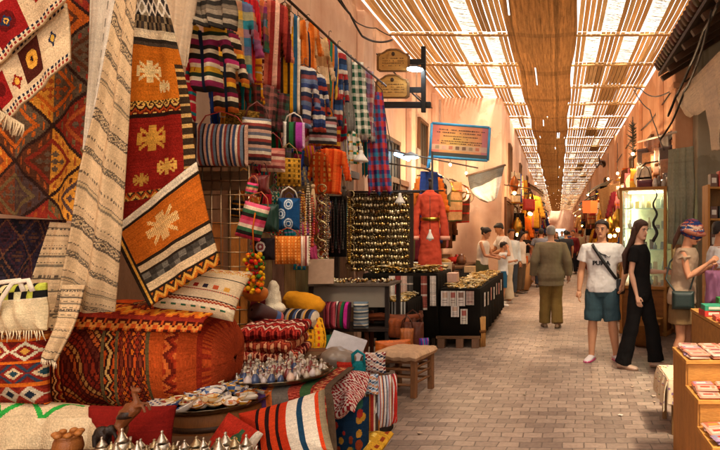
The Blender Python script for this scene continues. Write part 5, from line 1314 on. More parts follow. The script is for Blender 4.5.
# wooden sledge under the narrow table
t = thing('wooden_stand', 'low wooden rail stand peeping out under the black cloth of the narrow table', 'stand', (-1.4, 8.42, 0))
for z in (.1, .0): pass
m = MB(); m.box((0, 0, .15), (.62, .04, .035), H('6a4a30')); m.build('rail', WOODH, t, smooth=False, bevel=.003)
for sx in (-.24, .02, .24): m = MB(); m.box((sx, .02, .065), (.1, .09, .13), H('70503a')); m.build('foot', WOOD, t, smooth=False, bevel=.004)
t = thing('bamboo_roll', 'short upright roll of bamboo at the front corner of the narrow table', 'roll', (-1.1, 8.55, 0))
m = MB()
for k in range(9): a = 2 * PI * k / 9; m.tube([(.05 * math.cos(a), .05 * math.sin(a), 0), (.05 * math.cos(a), .05 * math.sin(a), .42)], .022, H('a87840'), 7)
m.build('canes', WOOD, t)
m = MB(); m.rings([(.2, .076, .076, 0, 0), (.24, .076, .076, 0, 0)], H('6a4424'), 14, cap=False); m.build('binding', CLOTH, t, solid=.004)
# cards hanging on the front
r = random.Random(3)
for k, (x, y, w_, h_) in enumerate(((445, 291, 8, 15), (453, 291, 7, 15), (461, 291, 8, 15), (470, 291, 8, 14), (455, 306, 8, 11), (464, 309, 7, 15))):
    C = fill(12, 20, ['d8ccc0', 'cfc4b4'][k % 2]); C[2:9, 2:10] = H(['c8a890', 'a85c50', '8a6a5a', 'd0b8a8'][k % 4]); C[12:13, 2:9] = H('8a7a70'); C[15:16, 2:10] = H('9a8a80')
    if k == 3: C[::2] = H('7a3c34')
    mb = MB(); W, L = w_ * 8.35 / F, h_ * 8.35 / F
    P = np.array([[(W * (i / 12 - .5), 0.006 * math.sin(i), -L * j / 20) for i in range(13)] for j in range(21)]); mb.grid(P, C)
    tag(mb.build('earring_card', PAINT, loc=at(x, y, 8.36), smooth=False, solid=.004), 'pale earring card hanging on the black front of the narrow table', 'card', 'cards on the front of the narrow table')
for k in range(7):
    W, L = .09, .2; C = fill(8, 14, ['d8ccc0', 'b8a89a', 'c8887a'][k % 3]); C[3:7, 1:7] = H('8a6a5a')
    mb = MB(); P = np.array([[(0.005 * math.sin(i), W * (i / 8 - .5), -L * j / 14) for i in range(9)] for j in range(15)]); mb.grid(P, C)
    tag(mb.build('earring_card', PAINT, loc=(-1.075, 8.8 + k * .42, .74 - .03 * (k % 2)), smooth=False, solid=.004), 'pale earring card hanging on the street side of the narrow table', 'card', 'cards on the street side of the narrow table')
# scarves hanging on front of the pendant board table and the small table
for k, (x, c, d) in enumerate(((392, 'd8ccc0', 'cream'), (398, '8a3a34', 'dull red'), (404, 'c8a898', 'pale rose'), (410, '4a4440', 'dark grey'), (424, '8a4a40', 'brick red'), (433, 'c8bcb0', 'off-white'))):
    hang('thin_scarf', d + ' thin scarf hanging on the black front of the pendant board table', 'scarf', [(x - 3, 276, 8.46, x + 3, 276, 8.46), (x - 3, 290, 8.43, x + 3, 290, 8.43), (x - 3, 304 + (k * 7) % 11, 8.4, x + 3, 304 + (k * 7) % 11, 8.4)], yarn(hstr(c, c, 'c8b8a8', n=3, w=[4, 3, 1])), SOFT, .008, 1.5, group='scarves on the pendant board table')
for k in range(7):
    x = 385 + k * 3.1
    hang('silver_strip', 'thin pale strip hanging on the front of the small low jewellery table', 'strip', [(x, 302, 7.48, x + 1.8, 302, 7.48), (x, 318, 7.46, x + 1.8, 318, 7.46), (x, 326 + (k * 3) % 6, 7.45, x + 1.8, 326 + (k * 3) % 6, 7.45)], fill(4, 20, ['a8a49c', 'c8c0b4'][k % 2]), SOFT, .004, 1, group='pale strips on the small table')
# white/salmon boxes on the tables
for k, (x, y, Y, s, c, lab) in enumerate(((447, 275, 9.3, (.34, .2, .14), 'd8a890', 'salmon pink carton on the jewellery table below the red dress'), (436, 276, 9.2, (.16, .2, .1), 'e0d0c4', 'small white carton beside the salmon one on the jewellery table'), (470, 268, 11.6, (.2, .18, .12), 'c8a070', 'tan carton at the far end of the narrow jewellery table'))):
    m = MB(); m.box((0, 0, s[2] / 2), s, H(c)); o = m.build('carton', PAINT, loc=at(x, y, Y), smooth=False, bevel=.004); o.location.z = .99 if Y < 9.5 and x < 440 else .86; tag(o, lab, 'carton')

# ---- the red dress on its stand
DY_ = 9.15
d0 = at(430, 272, DY_); s_ = DY_ / F
t = thing('red_dress', 'long sleeved coral red dress with a gold belt, hung above the jewellery tables', 'dress', (d0.x, DY_, d0.z))
Hd = 80 * s_; 
def R_(y, rx, ry=None): return ((272 - y) * s_, rx * s_, (ry or rx * .55) * s_, 0, 0)
m = MB(); m.rings([R_(276, 13.5, 7), R_(262, 12, 6.5), R_(245, 10.4, 6), R_(228, 9.3, 5.5), R_(219, 8.2, 5), R_(210, 9.6, 5.6), R_(200, 11, 5.6), R_(195, 9.5, 4.6), R_(192, 5, 3.2), R_(190, 3.6, 2.8)], H('c04a34'), 36)
for s in (-1, 1):
    m.tube([Vector((s * 8.5 * s_, 0, (272 - 195) * s_)), Vector((s * 12.5 * s_, -.01, (272 - 208) * s_)), Vector((s * 14.5 * s_, -.03, (272 - 224) * s_)), Vector((s * 15.5 * s_, -.03, (272 - 238) * s_))], [.04, .05, .058, .07], H('c04a34'), 12)
m.build('gown', SOFT, t, remesh=.012, wrinkle=.03)
m = MB(); m.rings([((272 - 221) * s_, 9.4 * s_, 6.2 * s_, 0, 0), ((272 - 217.5) * s_, 9.5 * s_, 6.3 * s_, 0, 0)], H('b8923c'), 30, cap=False); m.build('belt', METAL, t, solid=.006)
for s in (-1, 1):
    m = MB(); m.rings([((272 - 240) * s_, .076, .076, s * 15.6 * s_, -.03), ((272 - 236) * s_, .074, .074, s * 15.5 * s_, -.03)], H('e0a08a'), 14, cap=False); m.build('cuff', SOFT, t, solid=.004)
m = MB(); m.tube([(0, 0, (272 - 191) * s_), (0, 0, (272 - 181) * s_)], .02, H('2a1c18'), 8); m.ball((0, 0, (272 - 180) * s_), .03, H('2a1c18'), 8, 6); m.tube([(-.13, 0, (272 - 192.6) * s_), (0, 0, (272 - 189.5) * s_), (.13, 0, (272 - 192.6) * s_)], .012, H('2a1c18'), 6); m.build('hanger', WOOD, t)
t = thing('dress_stand', 'thin dark pole stand behind the red dress carrying the bar', 'stand', (d0.x, DY_ + .16, 0))
m = MB(); m.tube([(0, 0, 0), (0, 0, at(0, 150, DY_).z)], .017, H('241c18'), 8); m.build('pole', IRON, t)
m = MB(); m.tube([(-.62, 0, at(0, 190, DY_).z), (.18, -.0, at(0, 190, DY_).z)], .012, H('241c18'), 8); m.build('arm', IRON, t)
m = MB(); m.lathe((0, 0, 0), [(.18, 0), (.18, .015), (.03, .03), (.02, .05)], H('241c18'), 16); m.build('base', IRON, t)
# bulb pendant lamps
def pend_lamp(label, px, py, Y, ztop, r=.075, col='d8d4cc', lit=None):
    p = at(px, py, Y); t = thing('pendant_lamp', label, 'lamp', p)
    m = MB(); m.lathe((0, 0, 0), [(r, -.02), (r * .96, 0), (r * .55, .05), (r * .28, .085), (r * .25, .12), (.004, .125)], H(col), 18); m.build('lamp_shade', PAINT, t, solid=.003)
    m = MB(); m.tube([(0, 0, .12), (0, 0, ztop - p.z)], .004, H('241c18'), 5); m.build('cord', IRON, t)
    m = MB(); m.ball((0, 0, -.012), (.03, .03, .034), (1, 1, 1), 10, 8); m.build('bulb', lit or GLAZE, t)
    return t
COOL = lamp_mat('cool lamp', (.8, .92, 1), 6); WARM = lamp_mat('warm lamp', (1, .58, .22), 5)
pend_lamp('white unlit lamp hanging in front of the checked shawl', 361, 160, 7.6, at(0, 130, 7.6).z, .09)
pend_lamp('white unlit lamp hanging before the pendant board', 400, 202, 8.3, at(0, 150, 8.3).z, .07)
pend_lamp('small white unlit lamp hanging in front of the red dress', 430, 238, 8.8, at(0, 196, 8.8).z, .055)
# ---- iron bracket with two plaques
WY = 9.75
t = thing('sign_bracket', 'black iron bracket on the pink wall carrying the two wooden plaques', 'bracket', (XL, WY, at(0, 105, WY).z))
z0 = at(0, 105, WY).z
def rel(px, py): p = at(px, py, WY); return Vector((p.x - XL, 0, p.z - z0))
m = MB(); e = rel(431, 105); m.box((e.x / 2, 0, 0), (e.x, .06, .1), H('1c1a18')); m.build('arm', IRON, t, smooth=False, bevel=.01)
q = rel(424, 80); m = MB(); m.box((q.x, -.034, q.z), (.075, .006 + .04, 66 * WY / F), H('1c1a18')); m.build('post', IRON, t, smooth=False, bevel=.008)
for y in (62, 90): p1, p2 = rel(405, y), rel(424, y); m = MB(); m.box(((p1.x + p2.x) / 2, .0, p1.z), (p2.x - p1.x, .03, .09), H('1c1a18')); m.build('bracket_bar', IRON, t, smooth=False)
m = MB(); m.tube([rel(412, 93), rel(424, 104)], .015, H('1c1a18'), 6); m.build('brace', IRON, t)
def plaque(label, px, py, wpx, hpx, seed):
    c = at(px, py, WY); W, Hh = wpx * WY / F, hpx * WY / F
    t = thing('wooden_plaque', label, 'sign', (c.x, WY - .02, c.z))
    def outline(s):
        P = []
        for a in np.linspace(0, 1, 60, endpoint=False):
            pass
        xs = [-.5, -.5, -.46, -.46, -.36, -.3, -.2, -.1, 0, .1, .2, .3, .36, .46, .46, .5, .5, .46, .42, -.42, -.46]
        zs = [-.42, .18, .22, .3, .31, .36, .46, .5, .5, .5, .46, .36, .31, .3, .22, .18, -.42, -.46, -.5, -.5, -.46]
        return [(x * W * s, z * Hh * s) for x, z in zip(xs, zs)]
    m = MB(); o1 = outline(1.0); o2 = outline(.88)
    R = [[(x, .0, z) for x, z in o1], [(x, -.03, z) for x, z in o1], [(x, -.036, z) for x, z in o2], [(x, -.028, z) for x, z in o2]]
    m.loft(R, [H('5a3c1c'), H('6a4820'), H('3a2410')]); m.build('board', WOODH, t, smooth=False)
    m = MB(); n = len(o2); m.add([(x * .985, -.0285, z * .985) for x, z in o2], [tuple(range(n))[::-1]], H('a87c3c')); m.build('panel', WOODH, t, smooth=False)
    # carved, unreadable lines of script
    m = MB(); r = random.Random(seed)
    m.ball((0, -.031, Hh * .27), (.03, .004, .035), H('3a2814'), 8, 5)
    for row, z in enumerate((.08, -.03, -.13, -.24)):
        x = -.33 * W
        while x < .33 * W:
            wd = r.uniform(.008, .026); hh = r.uniform(.008, .024)
            if r.random() < .8: m.box((x + wd / 2, -.0305, z * Hh), (wd, .004, hh * .7), H('5c4220'))
            x += wd + r.uniform(.004, .016)
    m.build('carved_script', WOODH, t, smooth=False)
    return t
plaque('upper wooden plaque with an arched top, lit by the spot lamp on the bracket', 394, 61, 33, 23, 1)
plaque('lower wooden plaque with an arched top, just above the bracket arm', 393, 87, 34, 24, 2)
t = thing('spot_lamp', 'white lit round lamp between the upper plaque and the bracket post', 'lamp', at(415, 69, WY - .12))
m = MB(); m.lathe((0, 0, .0), [(.135, .0), (.13, .02), (.06, .05), (.02, .06)], H('3a3836'), 20); m.build('housing', IRON, t)
m = MB(); m.lathe((0, 0, -.012), [(.125, .0), (.127, .012)], (1, 1, 1), 20); m.build('bulb', COOL, t)
m = MB(); m.tube([(0, 0, .05), (.06, .06, .1), (.14, .07, .1)], .01, H('1c1a18'), 6); m.build('arm', IRON, t)
# ---- blue framed sign
SY = 11.2; c = at(460, 142, SY); W, Hh = 55 * SY / F, 31 * SY / F
t = thing('shop_sign', 'pink and yellow shop sign in a blue tube frame, hung over the street', 'sign', c)
t.rotation_euler = (0, math.radians(3.5), math.radians(6))
C = fill(66, 40, 'd8845a'); u, v = UV(66, 40)
g_ = np.clip(1 - np.hypot((u - .45) / .5, (v - .55) / .6), 0, 1)[..., None]; C = C * (1 - g_) + np.array(H('e0b85a')) * g_
C[(u < .14)] = C[(u < .14)] * .6 + np.array(H('c8506a')) * .4; C[(u > .9)] = C[(u > .9)] * .5 + np.array(H('b05a8a')) * .5
C[(v > .88)] = H('3a3c34')
band_ = (v > .62) & (v < .8); C[band_] = C[band_] * .4 + np.array(H('d8c0a0')) * .6
m = MB(); P = np.array([[(W * (i / 66 - .5), 0, Hh * (.5 - j / 40)) for i in range(67)] for j in range(41)]); m.grid(P, C); m.build('sign_panel', PLASTIC, t, smooth=False, solid=.03)
m = MB(); r = random.Random(12)
for row, (z, a, b, hh) in enumerate(((.36, -.38, .42, .03), (.27, -.42, .36, .028), (.16, -.3, .3, .024), (.08, -.12, .14, .024), (0, -.4, .4, .024), (-.07, -.34, .36, .02))):
    x = a * W
    while x < b * W:
        wd = r.uniform(.012, .03)
        if r.random() < .86: m.box((x + wd / 2, -.017, z * Hh), (wd, .004, hh * r.uniform(.4, .85)), H('4a3428'))
        x += wd + r.uniform(.006, .014)
m.build('lettering', PAINT, t, smooth=False)
m = MB(); r = random.Random(4)
for k in range(7):
    x = (-.4 + k * .12) * W; m.box((x, -.017, -.21 * Hh), (.07, .004, .06), H(r.choice(['c87a5a', 'a89070', 'd8a890', '8a6a50'])))
m.build('small_pictures', PAINT, t, smooth=False)
BL = mat('blue frame paint', H('4aa0d0'), .35)
m = MB(); w2, h2 = W / 2 + .02, Hh / 2 + .02
for a, b in (((-w2, h2), (w2, h2)), ((w2, h2), (w2, -h2)), ((w2, -h2), (-w2, -h2)), ((-w2, -h2), (-w2, h2))):
    m.tube([(a[0], 0, a[1]), (b[0], 0, b[1])], .028, H('4aa0d0'), 8)
m.build('frame', BL, t)
m = MB(); m.tube([(-w2, 0, -h2), (-w2 - .02, 0, -h2 - .22)], .035, H('4a8ab8'), 8); m.build('bracket', BL, t)
t = thing('lamp_arm', 'long thin steel arm below the blue framed sign, carrying the lit street lamp', 'lamp', at(388, 150, 10.2))
e = at(478, 168, 11.3) - at(388, 150, 10.2); m = MB(); m.tube([(0, 0, 0), e], .014, H('6a6460'), 7); m.build('arm', IRON, t)
l = at(411, 157, 10.4) - at(388, 150, 10.2); m = MB(); m.lathe(l, [(.15, 0), (.14, .03), (.06, .07), (.02, .09)], H('8a9aa8'), 18); m.build('lamp_shade', PAINT, t)
m = MB(); m.lathe(l, [(.12, -.015), (.13, -.003)], (1, 1, 1), 18); m.build('bulb', COOL, t)
t = thing('neon_tube', 'short blue lit tube under the far window beside the lamp arm', 'lamp', at(395, 157, 10.9))
m = MB(); m.tube([(0, 0, .06), (.28, -.1, -.06)], .03, (1, 1, 1), 8); m.build('tube', lamp_mat('blue tube', (.3, .65, 1), 5), t)
m = MB(); m.tube([(-.01, .05, .11), (.29, -.05, -.01)], .035, H('8a9aa8'), 8); m.build('housing', PAINT, t)
# shutters and a doorway behind
t = thing('market_awning', 'torn grey and white cloth awning on the corner house behind the blue sign', 'awning', at(485, 190, 14.6))
o0 = at(485, 190, 14.6)
C = hstr('6a6862', 'c8c4bc', n=1, w=[1, 2])
pr = [(p - o0, q - o0) for p, q in pp((468, 177, 15.4, 505, 164, 15.4), (471, 190, 15.0, 502, 176, 14.9), (479, 199, 14.6, 500, 186, 14.5), (488, 203, 14.4, 497, 198, 14.3))]
strip(pr, C, .14, 1.3, seed=3).build('cloth', THIN, t, solid=.01)
m = MB(); m.tube([at(466, 176, 14.95) - o0, at(506, 165, 14.95) - o0], .025, H('5a4a3c'), 6); m.build('pole', IRON, t)
# stool with cushion
def stool():
    s0 = Vector((-1.54, 6.08, 0)); t = thing('wooden_stool', 'square wooden stool with a pale cushion standing on the paving by the jewellery tables', 'stool', s0, math.radians(-14))
    w = .40; c = H('7a5030')
    for sx in (-1, 1):
        for sy in (-1, 1): m = MB(); m.box((sx * w / 2 * .92, sy * w / 2 * .92, .19), (.055, .055, .38), c); m.build('leg', WOOD, t, smooth=False, bevel=.006)
    for z in (.12, .2, .27):
        for s in (-1, 1):
            m = MB(); m.tube([(-w / 2 * .92, s * w / 2 * .92, z), (w / 2 * .92, s * w / 2 * .92, z)], .013, c, 7); m.build('rung', WOODH, t)
            m = MB(); m.tube([(s * w / 2 * .92, -w / 2 * .92, z + .02), (s * w / 2 * .92, w / 2 * .92, z + .02)], .013, c, 7); m.build('rung', WOOD, t)
    m = MB(); m.box((0, 0, .355), (w, w, .05), H('6a4428')); m.build('seat', WOODH, t, smooth=False, bevel=.008)
    mb = MB(); M = Matrix.Translation((0, w / 2 + .04, .40)) @ Matrix.Rotation(-PI / 2, 4, 'X'); puff(w + .08, w + .08, .09, yarn(fill(30, 30, 'c8a482'), .05), M=M, mb=mb, rim=.6, power=.5, fold=.005)
    o = mb.build('cushion', SOFT, loc=s0); o.rotation_euler.z = math.radians(-14); tag(o, 'flat tan cushion lying on the wooden stool', 'cushion')
stool()
# low rack with brown leather bags behind the stool
t = thing('bag_rack', 'low curved wooden rack hung with brown leather bags behind the stool', 'rack', (-1.98, 7.15, 0))
for sx in (-.3, .3):
    m = MB(); m.tube([(sx, -.1, 0), (sx * .9, -.08, .35), (sx * .95, -.1, .62)], [.03, .025, .03], H('5a2c14'), 8); m.build('leg', WOOD, t)
    m = MB(); m.tube([(sx, .2, 0), (sx, .2, .66)], .025, H('5a2c14'), 8); m.build('leg', WOOD, t)
m = MB(); m.tube([(-.36, -.1, .62), (-.1, -.11, .65), (.15, -.1, .6), (.36, -.08, .64)], [.035, .03, .035, .03], H('7a3c1c'), 8); m.build('front_rail', WOODH, t)
m = MB(); m.box((0, .06, .6), (.66, .3, .03), H('6a3418')); m.build('seat', WOODH, t, smooth=False)
for k, (x, y, Y, w_, h_, c, lab) in enumerate(((398, 318, 6.95, 26, 20, '8a4420', 'reddish brown leather bag lying on the low rack'), (413, 322, 6.8, 22, 30, '5a2c18', 'dark brown leather bag hanging at the end of the low rack'), (407, 328, 6.75, 14, 24, 'a8602c', 'tan leather bag hanging in front of the dark brown one'), (393, 340, 6.6, 34, 14, 'c8641c', 'flat orange leather bag lying under the low rack'), (424, 338, 6.7, 10, 22, '6a3a7a', 'purple and blue tasselled bag standing at the street side of the rack'))):
    C = yarn(fill(24, 24, c), .08)
    if 'purple' in lab: C = vstr('6a2c7a', '2c4a9a', 'a83c8a', '2c7a9a', n=2)
    bag(lab, x, y, w_, h_, Y, C, rz=.2 * k - .3, t=.12, strap='4a2414' if k in (1, 2) else None, name='leather_bag', group='leather bags at the low rack', m=LEATHER if k < 4 else SOFT)
# wires over the left wall
def cable(label, pts, r=.008, name='cable', col='2a2420'):
    P = [at(*p) for p in pts]; o0 = P[0].copy(); out = []
    for i in range(len(P) - 1):
        for k in range(6):
            f = k / 6; q = P[i].lerp(P[i + 1], f) - o0; q.z -= .05 * 4 * f * (1 - f) * (P[i + 1] - P[i]).length * .5; out.append(q)
    out.append(P[-1] - o0); m = MB(); m.tube(out, r, H(col), 6); return tag(m.build(name, IRON, loc=o0), label, 'cable')
cable('thick black cable looping from the top edge to the iron bracket', [(336, -4, 7.6), (350, 14, 8.0), (362, 36, 8.5), (378, 42, 9.2), (392, 40, 9.7)], .016)
cable('thin black cable looping just under the thick one to the bracket', [(341, 0, 7.7), (356, 22, 8.2), (376, 28, 9.3), (391, 36, 9.75)], .009)
cable('thin cable running down the pink wall beside the plaques', [(372, 78, 9.4), (382, 90, 9.65), (386, 118, 9.7), (392, 150, 9.7)], .007)
cable('loose cable hanging below the blue framed sign to the corner house', [(430, 172, 11.0), (440, 186, 12.5), (450, 192, 14), (468, 196, 15.5)], .012)

# fittings on the pink wall
m = MB(); m.box((.05, 0, 0), (.1, .3, .42), H('8a8478')); m.box((.103, 0, .02), (.006, .24, .3), H('9a9488')); tag(m.build('meter_box', PAINT, loc=(XL, 12.75, 3.2), smooth=False, bevel=.008), 'grey metal meter box on the pink wall left of the blue framed sign', 'meter box')
m = MB(); m.tube([(.03, 0, -1.2), (.03, 0, .2), (.03, .05, .9), (.03, .05, 1.9)], .018, H('b8a08a'), 7); tag(m.build('conduit_pipe', PAINT, loc=(XL, 12.75, 3.2)), 'thin pale pipe running up the pink wall past the meter box', 'pipe')
m = MB(); m.tube([(.03, 0, 0), (.03, 2.2, -.05), (.03, 4.4, .02)], .014, H('3a302a'), 6); tag(m.build('wall_cable', IRON, loc=(XL, 10.0, 4.6)), 'dark cable fixed along the top of the pink wall past the plaques', 'cable')
m = MB(); m.tube([(-.03, 0, 0), (-.03, 3.5, -.12), (-.03, 7, .03), (-.03, 11.5, -.1)], .016, H('3a302a'), 6); tag(m.build('wall_cable', IRON, loc=(XR, 10.2, 4.3)), 'dark cable strung along the upper orange wall on the right', 'cable')
m = MB(); m.tube([(.05, 0, 0), (.05, 0, 5.0)], .04, H('a8846c'), 8); tag(m.build('drain_pipe', PAINT, loc=(XL, 15.2, 0)), 'pale drain pipe on the pink wall before the corner house', 'pipe')
# scraps on the paving
r = random.Random(91)
for k in range(16):
    x, y = (r.uniform(.5, 1.1), r.uniform(5.0, 6.6)) if k < 8 else (r.uniform(-1.3, .6), r.uniform(4.6, 9)); a = r.uniform(.012, .03)
    m = MB(); P = np.array([[(a * (i / 3 - .5) * 2, a * 1.3 * (j / 3 - .5), .006 + .006 * abs(math.sin(i * 1.7 + j + k))) for i in range(4)] for j in range(4)]); m.grid(P, fill(3, 3, r.choice(['c8bcae', 'b8a08a', '8a7a68'])))
    o = m.build('paper_scrap', PAINT, loc=(x, y, .001), smooth=False, solid=.002); o.rotation_euler.z = r.uniform(0, 6); tag(o, 'tiny pale paper scrap lying on the paving', 'scrap', 'paper scraps on the paving')
# =================================================================== people
def lerp3(a, b, t): return Vector(a).lerp(Vector(b), t)
def person(label, loc, rotz, h=1.75, skin='c08a68', build=1.0, female=False, head=(0, 0, 0), lean=0., group=None,
           LA=None, RA=None, LL=None, RL=None, hip_shift=0., top=None, bottom=None, shoes='5a4a3c', hair=None, fine=True, curl=.5, feetdir=(0, 0)):
    """figure facing -Y in its own frame; its left side is +X. LA/RA = (elbow, wrist) offsets from the shoulder, LL/RL = (knee, ankle) offsets
    from the hip, metres at 1.75 m; returns the person's Empty and its joints"""
    k = h / 1.75; t = thing('person', label, 'person', loc, rotz, group)
    sk = H(skin); shw = (.165 if female else .19) * build; hw = .085
    LA = LA or ((.05, .02, -.29), (.04, -.06, -.54)); RA = RA or ((-.05, .02, -.29), (-.04, -.06, -.54))
    LL = LL or ((.01, -.01, -.42), (.015, .03, -.84)); RL = RL or ((-.01, -.01, -.42), (-.015, .03, -.84))
    def V(x, y, z): return Vector((x, y, z))
    def lean_(p):
        q = p - V(0, 0, .93); return V(q.x, q.y * math.cos(lean) - q.z * math.sin(lean), q.y * math.sin(lean) + q.z * math.cos(lean)) + V(0, 0, .93)
    J = {}
    for s, n, A, L in ((1, 'L', LA, LL), (-1, 'R', RA, RL)):
        sh = lean_(V(s * shw, .0, 1.42)); hp = V(s * hw + hip_shift, 0, .92)
        J['sh' + n] = sh; J['el' + n] = sh + V(*A[0]); J['wr' + n] = sh + V(*A[1])
        J['hp' + n] = hp; J['kn' + n] = hp + V(*L[0]); J['an' + n] = hp + V(*L[1])
    f = 1.0 if not female else .92
    def torso(extra, z0, z1, flare=0., waist=1.):
        rows = [(.80, .13, .10), (.86, .165, .12), (.93, .172 * (1.04 if female else 1), .122), (1.02, .152, .112), (1.10, .142 * (.92 if female else 1.0), .108), (1.20, .155, .115), (1.30, .172, .12), (1.37, .178, .112), (1.42, .165, .095), (1.455, .115, .075), (1.48, .07, .062)]
        out = []
        zs = sorted(set([z0] + [r[0] for r in rows if z0 < r[0] < z1] + [z1]))
        for z in zs:
            rx = np.interp(z, [r[0] for r in rows], [r[1] for r in rows]); ry = np.interp(z, [r[0] for r in rows], [r[2] for r in rows])
            if z < 1.1: rx, ry = max(rx, .15 * waist) if extra else rx, ry
            p = lean_(V(0, 0, z)) if z > .93 else V(0, 0, z)
            fl = flare * max(0, (1.1 - z))
            out.append((p.z, (rx * build * f + extra + fl), (ry * build * f + extra + fl), hip_shift * max(0, min(1, (1.3 - z) / .4)), p.y))
        return out
    def scale(mb): mb.v = [v * k for v in mb.v]; return mb
    # ---- body
    b = MB(); b.rings(torso(0, .80, 1.48), sk, 20)
    nk = lean_(V(0, .005, 1.45)); hd = lean_(V(0, 0, 1.545)) + V(0, -.012, 0)
    HR = Matrix.Rotation(head[0], 3, 'Z') @ Matrix.Rotation(head[1], 3, 'X') @ Matrix.Rotation(head[2], 3, 'Y')
    def HP(x, y, z): return hd + HR @ V(x, y, z)
    b.tube([nk - V(0, 0, .03), lerp3(nk, HP(0, .012, .03), .6), HP(0, .012, .06)], [.062, .053, .052], sk, 12)
    hs = 1.0
    rows = [(-.018, .022, .022, -.058), (-.005, .04, .04, -.045), (.02, .054, .066, -.022), (.05, .062, .08, -.008), (.085, .068, .09, .0), (.115, .072, .096, .004), (.15, .073, .098, .006), (.18, .067, .09, .008), (.203, .05, .068, .01), (.215, .02, .028, .012)]
    R = []
    for z, rx, ry, cy in rows: R.append([HP(rx * math.cos(2 * PI * q / 18), cy + ry * math.sin(2 * PI * q / 18), z) for q in range(18)])
    b.loft(R, sk)
    b.tube([HP(0, -.09, .1), HP(0, -.104, .075), HP(0, -.11, .062), HP(0, -.092, .052)], [.008, .011, .014, .01], sk, 8)       # nose
    b.ball(HP(0, -.083, .005), (.022, .018, .016), sk, 8, 6)                                                                # chin
    for s in (-1, 1):
        b.ball(HP(s * .073, .012, .078), (.011, .02, .032), sk, 8, 6)                                                       # ear
        b.ball(HP(s * .03, -.086, .112), (.024, .01, .008), sk, 8, 5)                                                       # brow ridge
    for n, s in (('L', 1), ('R', -1)):
        sh, el, wr, hp, kn, an = (J[q + n] for q in ('sh', 'el', 'wr', 'hp', 'kn', 'an'))
        af = build * (.84 if female else 1)
        b.tube([sh - V(s * .04, 0, -.01), sh, lerp3(sh, el, .35), lerp3(sh, el, .8), el, lerp3(el, wr, .3), lerp3(el, wr, .75), wr], [.038 * af, .046 * af, .05 * af, .042 * af, .039 * af, .042 * af, .031 * af, .026 * af], sk, 12)
        lf = build * (.95 if female else 1)
        b.tube([hp + V(0, 0, .03), lerp3(hp, kn, .2), lerp3(hp, kn, .6), lerp3(hp, kn, .93), lerp3(kn, an, .08), lerp3(kn, an, .3) + V(0, .014, 0), lerp3(kn, an, .65) + V(0, .006, 0), lerp3(kn, an, .93), an - V(0, 0, .03)], [.095 * lf, .092 * lf, .075 * lf, .056 * lf, .054 * lf, .06 * lf, .046 * lf, .036 * lf, .036 * lf], sk, 12)
        # hand: palm, four fingers, thumb
        d = (wr - el).normalized(); side = V(s, 0, 0) - d * d.dot(V(s, 0, 0))
        if side.length < .2: side = V(0, -1, 0) - d * d.dot(V(0, -1, 0))
        side.normalize(); pal = d.cross(side) * (1 if s > 0 else -1)
        # palms face the thighs: width runs front-back
        wd = pal.normalized(); nrm = side * -s if False else side
        if wd.y > 0: wd = -wd                     # thumb side looks forward
        pc = wr + d * .048
        b.tube([wr - d * .01, wr + d * .03, wr + d * .07, wr + d * .088], [.022, .034, .036, .03], sk, 10, flat=.5 if False else .7)
        for q, (o_, L) in enumerate(((.026, .068), (.009, .076), (-.009, .07), (-.025, .056))):
            p0 = wr + d * .078 + wd * o_; inn = nrm * (-s if False else -1) * (1 if True else 1)
            inn = -nrm
            p1 = p0 + d * L * .45 + inn * L * .12 * (curl * 2); p2 = p1 + (d * (1 - curl * .55) + inn * curl).normalized() * L * .32; p3 = p2 + (d * (1 - curl * 1.1) + inn * curl * 1.5).normalized() * L * .26
            b.tube([p0, p1, p2, p3], [.0095, .009, .0082, .007], sk, 6)
        t0 = wr + d * .03 + wd * .03; b.tube([t0, t0 + d * .03 + wd * .018, t0 + d * .055 + wd * .02 - nrm * .008], [.012, .0105, .008], sk, 6)
        J['hand' + n] = wr + d * .09
        fd = V(feetdir[0 if n == 'L' else 1] if isinstance(feetdir, tuple) else 0, -1, 0).normalized()
        J['toe' + n] = an + fd * .17; J['fd' + n] = fd
        b.tube([an + V(0, .0, -.02) - fd * .045, an - V(0, 0, .045) + fd * .04, an - V(0, 0, .055) + fd * .12], [.032, .034, .022], sk, 8)
    scale(b).build('body', SKIN, t, remesh=(.0065 if fine else .011) * k)
    # ---- face details
    if fine:
        for s in (-1, 1):
            e = MB(); e.ball(HP(s * .031, -.0885, .096), (.0135, .006, .0065), H('d8ccc4'), 8, 6); e.ball(HP(s * .031, -.0935, .096), (.0075, .004, .0068), H('1c120e'), 8, 5); scale(e).build('eye', PAINT, t)
            e = MB(); e.tube([HP(s * .014, -.099, .112), HP(s * .03, -.099, .118), HP(s * .048, -.089, .114)], [.0045, .0055, .004], H('1c120e'), 6); scale(e).build('eyebrow', HAIR, t)
        e = MB(); e.tube([HP(-.022, -.085, .03), HP(-.008, -.094, .033), HP(.008, -.094, .033), HP(.022, -.085, .03)], [.003, .0055, .0055, .003], H('9a4a44'), 6); scale(e).build('mouth', SKIN, t)
